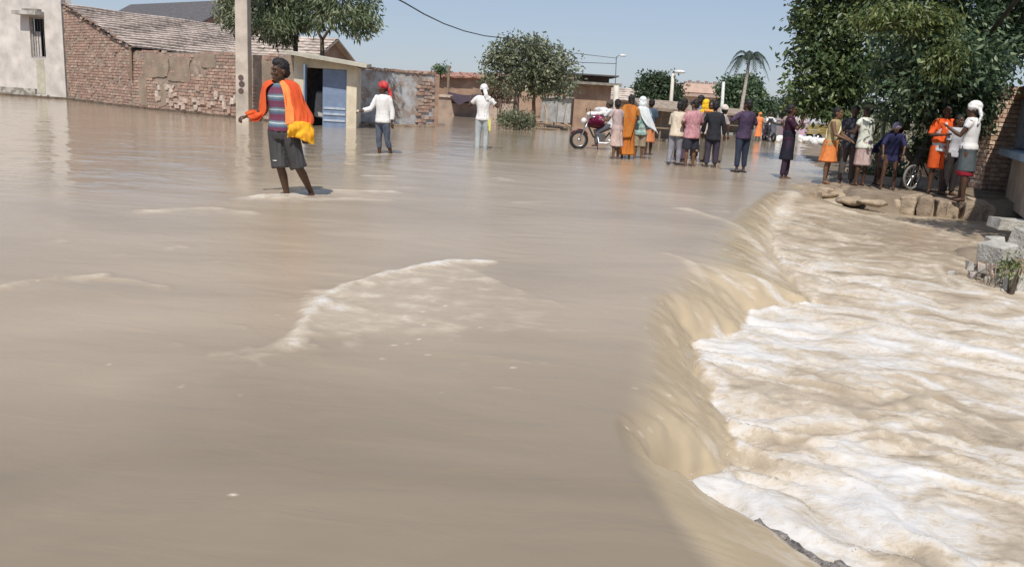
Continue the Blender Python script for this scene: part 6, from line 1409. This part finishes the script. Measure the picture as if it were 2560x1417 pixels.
# 19 woman in black, side on
person('woman in a long black dress standing side-on with hands raised to her face', feet(1960, 446), math.radians(70), 1.56, dict(lean=-.05, legs={'R': (-.05, .03, .02), 'L': (.06, .06, .02)}, armL=((.1, -.75, -.75), (-.15, -.35, .9)), armR=((-.1, -.7, -.8), (.15, -.4, .9))), [
    ('dress', 'skirt', dict(hem=.46, waist=1.12, w0=.155, w1=.20, fold=.016), cloth((0.02, 0.02, 0.032), 'black_dress')), ('bodice', 'shirt', dict(hem=.9, sleeve=.5, loose=1.06), cloth((0.045, 0.018, 0.035), 'plum_black')), ('leggings', 'trousers', dict(t=.95, loose=1.0), cloth((0.05, 0.03, 0.055)))], SKIN, 'bun', True, sink=.02)
# 20-24 on the ledge
LZ = .03
person('youth with a pale sash and a bulging orange wrap at the ledge tip', on(2062, 459, LZ), .9, 1.50, dict(lean=.10, legs={'R': (.05, .08, .03), 'L': (-.02, .05, .03)}, armL=((.2, -.4, -1), (-.2, -.75, -.35)), armR=((-.2, -.4, -1), (.2, -.8, -.3))), [
    ('vest', 'shirt', dict(hem=.86, sleeve=0, loose=1.06), cloth((0.40, 0.32, 0.17))), ('wrap', 'skirt', dict(hem=.50, waist=.98, w0=.17, w1=.25, fold=.02), cloth((0.66, 0.22, 0.07), 'orange_wrap')),
    ('sash', 'mesh', dict(fn=lambda J: (lambda mb: (mb.tube([J['up'](-.13, -.13, 1.0), J['up'](-.02, -.15, 1.25), J['up'](.12, -.06, 1.44), J['up'](.13, .08, 1.40), J['up'](0, .14, 1.2), J['up'](-.15, .08, 1.0)], .022, 8), mb.mesh())[1])(MB())), cloth((0.66, 0.58, 0.36)))], SKIN2, 'short')
person('dark-clothed onlooker between the orange wrap and the white t-shirt', on(2112, 458, LZ), -.4, 1.55, dict(legs={'R': (.02, .03, .05), 'L': (.0, .04, .05)}, armR=((-.25, -.3, -1), (.4, -.8, -.2))), [
    ('shirt', 'shirt', dict(hem=.80, sleeve=.6), two_tone('charcoal_print', (0.05, 0.05, 0.065), (0.16, 0.16, 0.19), 12, .58, .9, .06)), ('trousers', 'trousers', dict(t=.96), cloth((0.10, 0.085, 0.08)))])
person('man in a white t-shirt, wide dark hat and pinkish skirt-cloth on the ledge', on(2146, 464, LZ), math.radians(200), 1.58, dict(lean=.04, legs={'R': (.03, .05, .04), 'L': (-.02, .04, .04)}, armL=((.35, -.2, -1), (-.2, -.9, .1)), armR=((-.55, -.25, -.9), (.15, -.75, -.45))), [
    ('t_shirt', 'shirt', dict(hem=.80, sleeve=.32, loose=1.14), cloth((0.66, 0.68, 0.60), 'offwhite_tee')), ('skirt_cloth', 'skirt', dict(hem=.44, waist=.95, w0=.16, w1=.19, fold=.018), two_tone('pink_stripe', (0.46, 0.33, 0.31), (0.60, 0.48, 0.46), 14, .5, .9, .08, stretch=(2, 2, .3))),
    ('hat', 'mesh', dict(fn=lambda J: (lambda mb: (mb.ell(J['headc'] + Vector((0, .01, .10)), (.115, .125, .085)), mb.ell(J['headc'] + Vector((0, .01, .06)), (.165, .175, .03)), remesh(mb, .014, 2, .006, 8, 1, 1))[2])(MB())), cloth((0.05, 0.045, 0.035), 'dark_hat'))])
person('child in navy with a lilac head wrap stooping in front of the trunk', on(2216, 472, LZ), math.radians(-20), 1.32, dict(lean=.42, legs={'R': (.25, .25, .10), 'L': (.15, .2, .10)}, armL=((.3, -.5, -1), (-.1, -.5, -1)), armR=((-.3, -.5, -1), (.1, -.5, -1))), [
    ('tunic', 'shirt', dict(hem=.66, sleeve=.6, loose=1.22, flare=1.25), cloth((0.028, 0.03, 0.085), 'navy_tunic')), ('head_wrap', 'cloth', dict(), cloth((0.30, 0.26, 0.36), 'lilac_wrap'))], hair=None)
person('bending bystander in a loose dark blue garment behind the stooping child', on(2186, 462, LZ), math.radians(60), 1.50, dict(lean=.7, legs={'R': (.2, .2, .06), 'L': (.05, .15, .06)}, armL=((.1, -.4, -1), (0, -.3, -1)), armR=((-.1, -.4, -1), (0, -.3, -1))), [
    ('tunic', 'shirt', dict(hem=.70, sleeve=.6, loose=1.24, flare=1.2), cloth((0.02, 0.022, 0.06), 'dark_blue')), ('trousers', 'trousers', dict(t=.6, loose=1.1), cloth((0.16, 0.13, 0.11)))], hair='short')
# 25-27 under the shade tree
person('man in an orange-red shirt and orange shorts with arms folded under the tree', on(2334, 483, LZ), math.radians(-12), 1.66, dict(legs={'R': (.02, .03, .03), 'L': (.02, .03, .03)}, armL=((.35, -.35, -1), (-.75, -.6, .15)), armR=((-.35, -.35, -1), (.75, -.6, .05))), [
    ('shirt', 'shirt', dict(hem=.98, sleeve=.6, loose=1.12), cloth((0.75, 0.11, 0.025), 'orange_red')), ('undershirt', 'shirt', dict(hem=.82, sleeve=0, loose=1.08, neck=1.2), cloth((0.55, 0.56, 0.58))), ('shorts', 'trousers', dict(t=.50, loose=1.18, waist=.93), cloth((0.62, 0.10, 0.025), 'red_shorts'))], face=True)
person('slight youth in a grey-white shirt behind the man in orange', on(2366, 487, LZ), math.radians(20), 1.48, dict(), [('shirt', 'shirt', dict(hem=.82, sleeve=.5), cloth((0.46, 0.46, 0.50))), ('trousers', 'trousers', dict(t=.98), cloth((0.035, 0.03, 0.03)))])
person('man in a white t-shirt with a white cloth on his head beside the brick pier', on(2398, 502, LZ), math.radians(-125), 1.70, dict(lean=.02, legs={'R': (.05, .04, .04), 'L': (-.05, .04, .04)}, armL=((.1, -.5, -.95), (.1, -.75, .5)), armR=((-.1, .1, -1), (0, -.2, -1))), [
    ('t_shirt', 'shirt', dict(hem=.90, sleeve=.34, loose=1.12), WHITE), ('wrap', 'skirt', dict(hem=.52, waist=.97, w0=.165, w1=.18, fold=.012), cloth((0.10, 0.12, 0.13))), ('red_border', 'skirt', dict(hem=.44, waist=.53, w0=.175, w1=.172, fold=.006), cloth((0.28, 0.02, 0.04), 'dark_red')), ('head_cloth', 'cloth', dict(veil=False, tail=1), WHITE)], hair='short')
# ------------------------------------------------------------------ vehicles and loose things
def motorcycle(label, loc, rz, paint, s=1.0):
    """side-on along local X, front wheel at -X"""
    h = empty('motorcycle', loc, rz, label, 'motorcycle'); h.scale = (s, s, s)
    for nm, x in (('front_wheel', -.64), ('rear_wheel', .62)):
        w = empty(nm, (x, 0, .29)); w.parent = h
        mb = MB(); mb.torus((0, 0, 0), .245, .045, seg=32, sub=9); mb.build('tyre', BLACK, w, True)
        mb = MB(); mb.torus((0, 0, 0), .195, .016, seg=32, sub=6); mb.build('rim', STEEL, w, True)
        mb = MB(); mb.tube([(0, -.05, 0), (0, .05, 0)], .055, 12); mb.build('hub', STEEL, w, True)
        for k in range(10):
            a = 2 * math.pi * k / 10; mb = MB(); mb.tube([(0, .01, 0), (math.cos(a) * .19, 0, math.sin(a) * .19)], .006, 4); mb.build('spoke', STEEL, w)
    P_ = lambda nm, pts, r, m, seg=8: (lambda mb: (mb.tube(pts, r, seg), mb.build(nm, m, h, True))[1])(MB())
    for y in (-.07, .07): P_('fork', [(-.64, y, .29), (-.50, y, .62), (-.42, y, .84)], .022, STEEL)
    P_('frame_tube', [(-.43, 0, .80), (-.2, 0, .40), (.1, 0, .30), (.30, 0, .55)], .028, BLACK); P_('frame_tube', [(-.43, 0, .78), (.05, 0, .70), (.45, 0, .68), (.75, 0, .72)], .026, BLACK)
    for y in (-.09, .09): P_('swing_arm', [(.1, y, .34), (.62, y, .29)], .02, STEEL); P_('shock', [(.58, y, .32), (.45, y, .66)], .026, STEEL)
    mb = MB(); mb.ell((-.16, 0, .78), (.25, .13, .13), 16, 10); mb.ell((-.05, 0, .74), (.22, .11, .10), 14, 8); link('tank', remesh(mb, .015, 4), paint, h, True)
    mb = MB(); mb.ell((.34, 0, .77), (.34, .13, .06), 16, 8); mb.ell((.58, 0, .80), (.16, .11, .06), 12, 8); link('seat', remesh(mb, .015, 4), BLACK, h, True)
    mb = MB(); mb.box((0, 0, .40), (.30, .22, .24)); mb.box((-.1, 0, .54), (.17, .17, .2), M=Matrix.Rotation(-.3, 3, 'Y')); link('engine', bevel_mesh(mb.mesh(), .02, 2), mat('engine_alloy', (0.20, 0.20, 0.21), .45, .2, 6, .1, metal=.7), h)
    P_('exhaust', [(-.1, -.13, .42), (-.05, -.14, .24), (.2, -.14, .22), (.75, -.15, .34)], [.022, .022, .035, .045], STEEL)
    mb = MB(); mb.torus((-.64, 0, .29), .30, .03, seg=32, sub=6); me = mb.mesh(); bm = bmesh.new(); bm.from_mesh(me); bmesh.ops.delete(bm, geom=[v for v in bm.verts if v.co.z < .42], context='VERTS'); bm.to_mesh(me); bm.free(); link('front_mudguard', me, paint, h, True)
    mb = MB(); mb.torus((.62, 0, .31), .31, .045, seg=32, sub=6); me = mb.mesh(); bm = bmesh.new(); bm.from_mesh(me); bmesh.ops.delete(bm, geom=[v for v in bm.verts if v.co.z < .38], context='VERTS'); bm.to_mesh(me); bm.free(); link('rear_mudguard', me, BLACK, h, True)
    P_('handlebar', [(-.28, -.34, 1.0), (-.38, -.2, 1.0), (-.42, 0, .92), (-.38, .2, 1.0), (-.28, .34, 1.0)], .016, STEEL)
    for y in (-.24, .24): mb = MB(); mb.tube([(-.38, y, 1.0), (-.42, y * 1.1, 1.18)], .008, 5); mb.ell((-.42, y * 1.1, 1.20), (.015, .055, .035), 8, 6); mb.build('mirror', BLACK, h)
    mb = MB(); mb.ell((-.53, 0, .86), (.09, .095, .095), 14, 10); hl = mb.build('headlight', mat('lens', (0.7, 0.7, 0.72), .12, .05), h, True)
    P_('side_stand', [(-.02, .12, .3), (.02, .26, .02)], .014, STEEL)
    return h
mp_ = on(1497, 374, 0.0)
motorcycle('dark red motorcycle loaded with cloth bundles standing in the water', (mp_.x, mp_.y, -.03), math.radians(8), mat('maroon_paint', (0.10, 0.010, 0.025), .25, .1, 4, 0), 1.0)
def bundle(name, label, c, r, m, seed, rz=0, lumps=5, cat='bundle'):
    mb = MB(); R_ = random.Random(seed)
    for k in range(lumps): mb.ell((R_.uniform(-.5, .5) * r[0], R_.uniform(-.4, .4) * r[1], R_.uniform(-.35, .35) * r[2]), (r[0] * R_.uniform(.55, .8), r[1] * R_.uniform(.6, .85), r[2] * R_.uniform(.55, .8)), 12, 8)
    o = link(name, remesh(mb, max(r) * .06, 2, max(r) * .05, 3 / max(r), .8, seed % 30), m, None, True); o.location = c; o.rotation_euler = (0, 0, rz); return tag(o, label, cat, None, 'thing')
PRINT = two_tone('magenta_print', (0.17, 0.012, 0.06), (0.66, 0.50, 0.56), 8, .60, .85, .05)
bundle('cloth_bundle', 'magenta and white printed cloth bundle tied over the motorcycle tank', (mp_.x - .12, mp_.y - .14, .86), (.25, .18, .17), PRINT, 3)
bundle('cloth_bundle', 'white sack lying across the motorcycle handlebar', (mp_.x - .22, mp_.y - .05, 1.06), (.22, .17, .10), WHITEW, 4)
bundle('cloth_bundle', 'speckled white bundle behind the motorcycle handlebar', (mp_.x + .02, mp_.y - .02, 1.14), (.22, .17, .13), two_tone('speckled', (0.70, 0.69, 0.70), (0.10, 0.10, 0.13), 11, .62, .9, .05), 5)
person('rider in a pale shirt and dark cap seated on the loaded motorcycle', (mp_.x + .30, mp_.y + .03, -.06), math.radians(-100), 1.55, dict(lean=.12, legs={'R': (1.1, 1.0, .18), 'L': (1.1, 1.0, .18)}, armL=((.2, -.7, -.7), (0, -1, -.1)), armR=((-.2, -.7, -.7), (0, -1, -.1))), [
    ('shirt', 'shirt', dict(hem=.84, sleeve=.55), cloth((0.62, 0.64, 0.66))), ('trousers', 'trousers', dict(t=.97), cloth((0.10, 0.10, 0.12))), ('cap', 'cloth', dict(), cloth((0.09, 0.07, 0.06)))], SKIN)
# raise the rider onto the saddle: the seat is .85 m up
r_ = [o for o in scene.objects if o.get('label', '').startswith('rider in a pale')][0]; r_.location.z = .10
# far scooter and rider
sp = on(1921, 354, 0.0)
def scooter(label, loc, rz, s):
    h = empty('scooter', loc, rz, label, 'scooter'); h.scale = (s,) * 3
    for nm, y in (('front_wheel', -.55), ('rear_wheel', .55)):
        w = empty(nm, (0, y, .23)); w.parent = h; Mz = Matrix.Rotation(math.pi / 2, 3, 'Z')
        mb = MB(); mb.torus((0, 0, 0), .18, .055, seg=24, sub=8, M=Mz); mb.build('tyre', BLACK, w, True); mb = MB(); mb.tube([(-.03, 0, 0), (.03, 0, 0)], .12, 14); mb.build('rim', STEEL, w, True)
    mb = MB(); mb.tube([(0, -.50, .35), (0, -.42, .7), (0, -.36, .95)], [(.10, .06), (.16, .05), (.12, .06)], 12); mb.ell((0, -.40, 1.0), (.14, .10, .09)); link('front_shield', remesh(mb, .02, 3), mat('scooter_paint', (0.10, 0.10, 0.12), .3), h, True)
    mb = MB(); mb.ell((0, .42, .52), (.17, .36, .20)); mb.box((0, 0, .28), (.28, .7, .06)); link('body_shell', remesh(mb, .02, 3), mat('scooter_paint', (0.10, 0.10, 0.12), .3), h, True)
    mb = MB(); mb.ell((0, .38, .76), (.13, .32, .05)); mb.build('seat', BLACK, h, True)
    mb = MB(); mb.tube([(-.32, -.30, 1.05), (0, -.38, 1.05), (.32, -.30, 1.05)], .02, 7); mb.build('handlebar', BLACK, h, True)
    mb = MB(); mb.ell((0, -.50, 1.02), (.07, .04, .06)); mb.build('headlight', mat('lens', (0.7, 0.7, 0.72), .12, .05), h, True)
scooter('dark scooter coming along the far wet road', (sp.x, sp.y, 0), .15, 1.0)
person('rider in a white shirt and dark waistcoat on the far scooter', (sp.x, sp.y + .15, .22), .15, 1.45, dict(legs={'R': (1.3, 1.3, .12), 'L': (1.3, 1.3, .12)}, armL=((.35, -.7, -.7), (-.1, -1, .0)), armR=((-.35, -.7, -.7), (.1, -1, .0))), [('shirt', 'shirt', dict(hem=.84, sleeve=.7), WHITE), ('waistcoat', 'shirt', dict(hem=.92, sleeve=0, loose=1.18, neck=1.38), cloth((0.05, 0.05, 0.06))), ('trousers', 'trousers', dict(t=.97), cloth((0.05, 0.05, 0.07)))], voxel=.02)
# three-wheeler goods cart with lilac hood
cp = on(2030, 352, 0.05)
cart = empty('three_wheeler', (cp.x, cp.y + 2.0, 0), math.radians(6), 'three-wheeled goods carrier with a lilac hood and yellow load bed', 'vehicle')
LIL = mat('lilac_paint', (0.50, 0.36, 0.42), .5, .12, 4, .1); YEL = two_tone('yellow_bed', (0.40, 0.30, 0.09), (0.26, 0.20, 0.08), 3, .5, .7, .12)
mb = MB(); mb.ell((-.55, 0, 1.12), (.62, .62, .26), 18, 10); mb.box((-.55, 0, 1.02), (1.2, 1.15, .16)); link('cab_roof', remesh(mb, .04, 3), LIL, cart, True)
mb = MB(); mb.box((-.55, 0, .45), (1.1, 1.1, .55)); mb.ell((-.75, -.35, .45), (.45, .35, .32)); link('cab', remesh(mb, .04, 3), mat('pink_paint', (0.58, 0.38, 0.50), .4, .1), cart, True)
mb = MB(); mb.box((-.55, -.56, .86), (.85, .02, .22)); mb.build('windscreen', mat('glass_dark', (0.03, 0.035, 0.05), .1), cart)
for x in (-1.08, -.02): mb = MB(); mb.box((x, -.52, .86), (.06, .06, .34)); mb.build('cab_post', LIL, cart)
mb = MB(); mb.box((.75, 0, .42), (1.35, 1.2, .08)); mb.build('bed_floor', YEL, cart)
for k in range(3): mb = MB(); mb.box((.75, -.6, .56 + k * .15), (1.35, .04, .12)); mb.build('side_board', YEL, cart)
mb = MB(); mb.box((1.42, 0, .68), (.04, 1.2, .45)); mb.build('tail_board', YEL, cart)
for x, y in ((-.75, -.3), (.8, -.58), (.8, .58)):
    w = empty('wheel', (x, y, .22)); w.parent = cart; mb = MB(); mb.torus((0, 0, 0), .17, .06, seg=20, sub=8); mb.build('tyre', BLACK, w, True); mb = MB(); mb.tube([(0, -.03, 0), (0, .03, 0)], .11, 12); mb.build('rim', STEEL, w, True)
for k, (x, y) in enumerate(((2026, 0), (2047, 0))):
    o = bundle('sack', ['upright pale plastic sack standing in the yellow load bed', 'tilted pale sack beside the upright one in the load bed'][k], (cp.x + .45 + k * .5, cp.y + 2.0, 1.0), (.28, .24, .38), mat('pale_plastic', (0.52, 0.50, 0.53), .5, .15), 20 + k, cat='sack')
for k in range(13):
    px_ = 1918 + k * 12.2; p = on(px_, 352 + (k % 3) * 2.0 + max(0, k - 7) * 2.2, .0)
    w_ = ['first', 'second', 'third', 'fourth', 'fifth', 'sixth', 'seventh', 'eighth', 'ninth', 'tenth', 'eleventh', 'twelfth', 'last'][k]
    o = bundle('white_sack', 'white sandbag across the far road, %s from the scooter towards the ledge' % w_, (p.x, p.y + .3, .12), (.30, .24, .22), WHITEW, 40 + k, rnd.uniform(-.5, .5), 4, 'sandbag'); o['group'] = 'row of white sandbags'
# parked wheel behind the trunk: a bicycle
bp_ = on(2292, 482, .03)
bic = empty('bicycle', (bp_.x + .12, bp_.y + .55, .03), math.radians(25), 'parked bicycle behind the forked trunk, pale front wheel showing', 'bicycle')
for nm, x in (('front_wheel', 0), ('rear_wheel', 1.02)):
    w = empty(nm, (x, 0, .26)); w.parent = bic; mb = MB(); mb.torus((0, 0, 0), .23, .022, seg=32, sub=7); mb.build('tyre', mat('dusty_tyre', (0.20, 0.19, 0.18), .8), w, True); mb = MB(); mb.torus((0, 0, 0), .20, .012, seg=32, sub=6); mb.build('rim', STEEL, w, True); mb = MB(); mb.tube([(0, -.04, 0), (0, .04, 0)], .035, 10); mb.build('hub', STEEL, w, True)
    for k in range(12): a = 2 * math.pi * k / 12; mb = MB(); mb.tube([(0, .01, 0), (math.cos(a) * .2, 0, math.sin(a) * .2)], .004, 4); mb.build('spoke', STEEL, w)
BF = mat('bicycle_paint', (0.05, 0.05, 0.06), .4)
for nm, pts in (('fork', [(0, 0, .26), (.10, 0, .62), (.14, 0, .80)]), ('frame_tube', [(.12, 0, .66), (.46, 0, .28), (1.02, 0, .26)]), ('frame_tube', [(.12, 0, .70), (.60, 0, .66), (.46, 0, .28)]), ('frame_tube', [(.60, 0, .66), (1.02, 0, .26)]), ('handlebar', [(.20, -.24, .82), (.12, 0, .84), (.20, .24, .82)])):
    mb = MB(); mb.tube(pts, .016, 7); mb.build(nm, BF, bic, True)
mb = MB(); mb.ell((.62, 0, .74), (.13, .07, .035)); mb.build('saddle', BLACK, bic, True)
# wet, broken road edge showing through the near torrent
ASPH = mat('wet_asphalt', (0.30, 0.27, 0.245), .4, .5, 26, 1.0, 45, col2=(0.075, 0.068, 0.064))
edge_px = [(1838, 1232), (1900, 1268), (1965, 1305), (2030, 1345), (2095, 1385), (2170, 1430)]
for k, (a_, b_) in enumerate(zip(edge_px[:-1], edge_px[1:])):
    p, q = on(*a_, -.2), on(*b_, -.2); c = (p + q) / 2; L_ = (q - p).length
    mb = MB(); mb.box((0, 0, 0), (L_ * 1.2, .03 + .016 * k, .08), jit=.006); me = bevel_mesh(mb.mesh(), .012, 2); bm = bmesh.new(); bm.from_mesh(me); bmesh.ops.subdivide_edges(bm, edges=list(bm.edges), cuts=6, use_grid_fill=True)
    for v in bm.verts: v.co += Vector(mnoise.noise_vector(v.co * 22 + Vector((k * 2, 0, 0)))) * .016 + Vector(mnoise.noise_vector(v.co * 60)) * .006
    bm.to_mesh(me); bm.free(); o = link('asphalt_slab', me, ASPH, None, True); o.location = (c.x, c.y, water_z(c.x, c.y) - .014 + .003 * k); o.rotation_euler = (.25, 0, math.atan2((q - p).y, (q - p).x))
    tag(o, 'dark wet slab of broken road edge in the near foam, %s from the fall' % ['nearest', 'second', 'third', 'fourth', 'farthest'][k], 'road slab', 'slabs of the broken road edge')
# flying drops over the fall
ds = MB(); R_ = random.Random(77)
def octa(mb, c, r): mb.add([(c[0] + r, c[1], c[2]), (c[0] - r, c[1], c[2]), (c[0], c[1] + r, c[2]), (c[0], c[1] - r, c[2]), (c[0], c[1], c[2] + r * 1.2), (c[0], c[1], c[2] - r * 1.2)], [(0, 2, 4), (2, 1, 4), (1, 3, 4), (3, 0, 4), (2, 0, 5), (1, 2, 5), (3, 1, 5), (0, 3, 5)])
for px_, py_, n, sp_ in ((1790, 850, 40, 30), (1870, 1050, 40, 40), (1930, 745, 40, 40), (1760, 1200, 40, 40), (2180, 1300, 90, 90), (2050, 1150, 60, 90), (2000, 860, 60, 110), (2250, 1180, 60, 120), (1960, 690, 30, 30)):
    for k in range(n):
        p = on(px_ + R_.gauss(0, sp_), py_ + R_.gauss(0, sp_ * .6), -.15); octa(ds, (p.x, p.y, water_z(p.x, p.y) + abs(R_.gauss(.008, .025))), R_.uniform(.001, .0032))
tag(ds.build('spray_drops', mat('spray', (0.75, 0.72, 0.68), .3, .05, 5, 0), None, True), 'scattered drops of spray flying above the fall', kind='stuff')
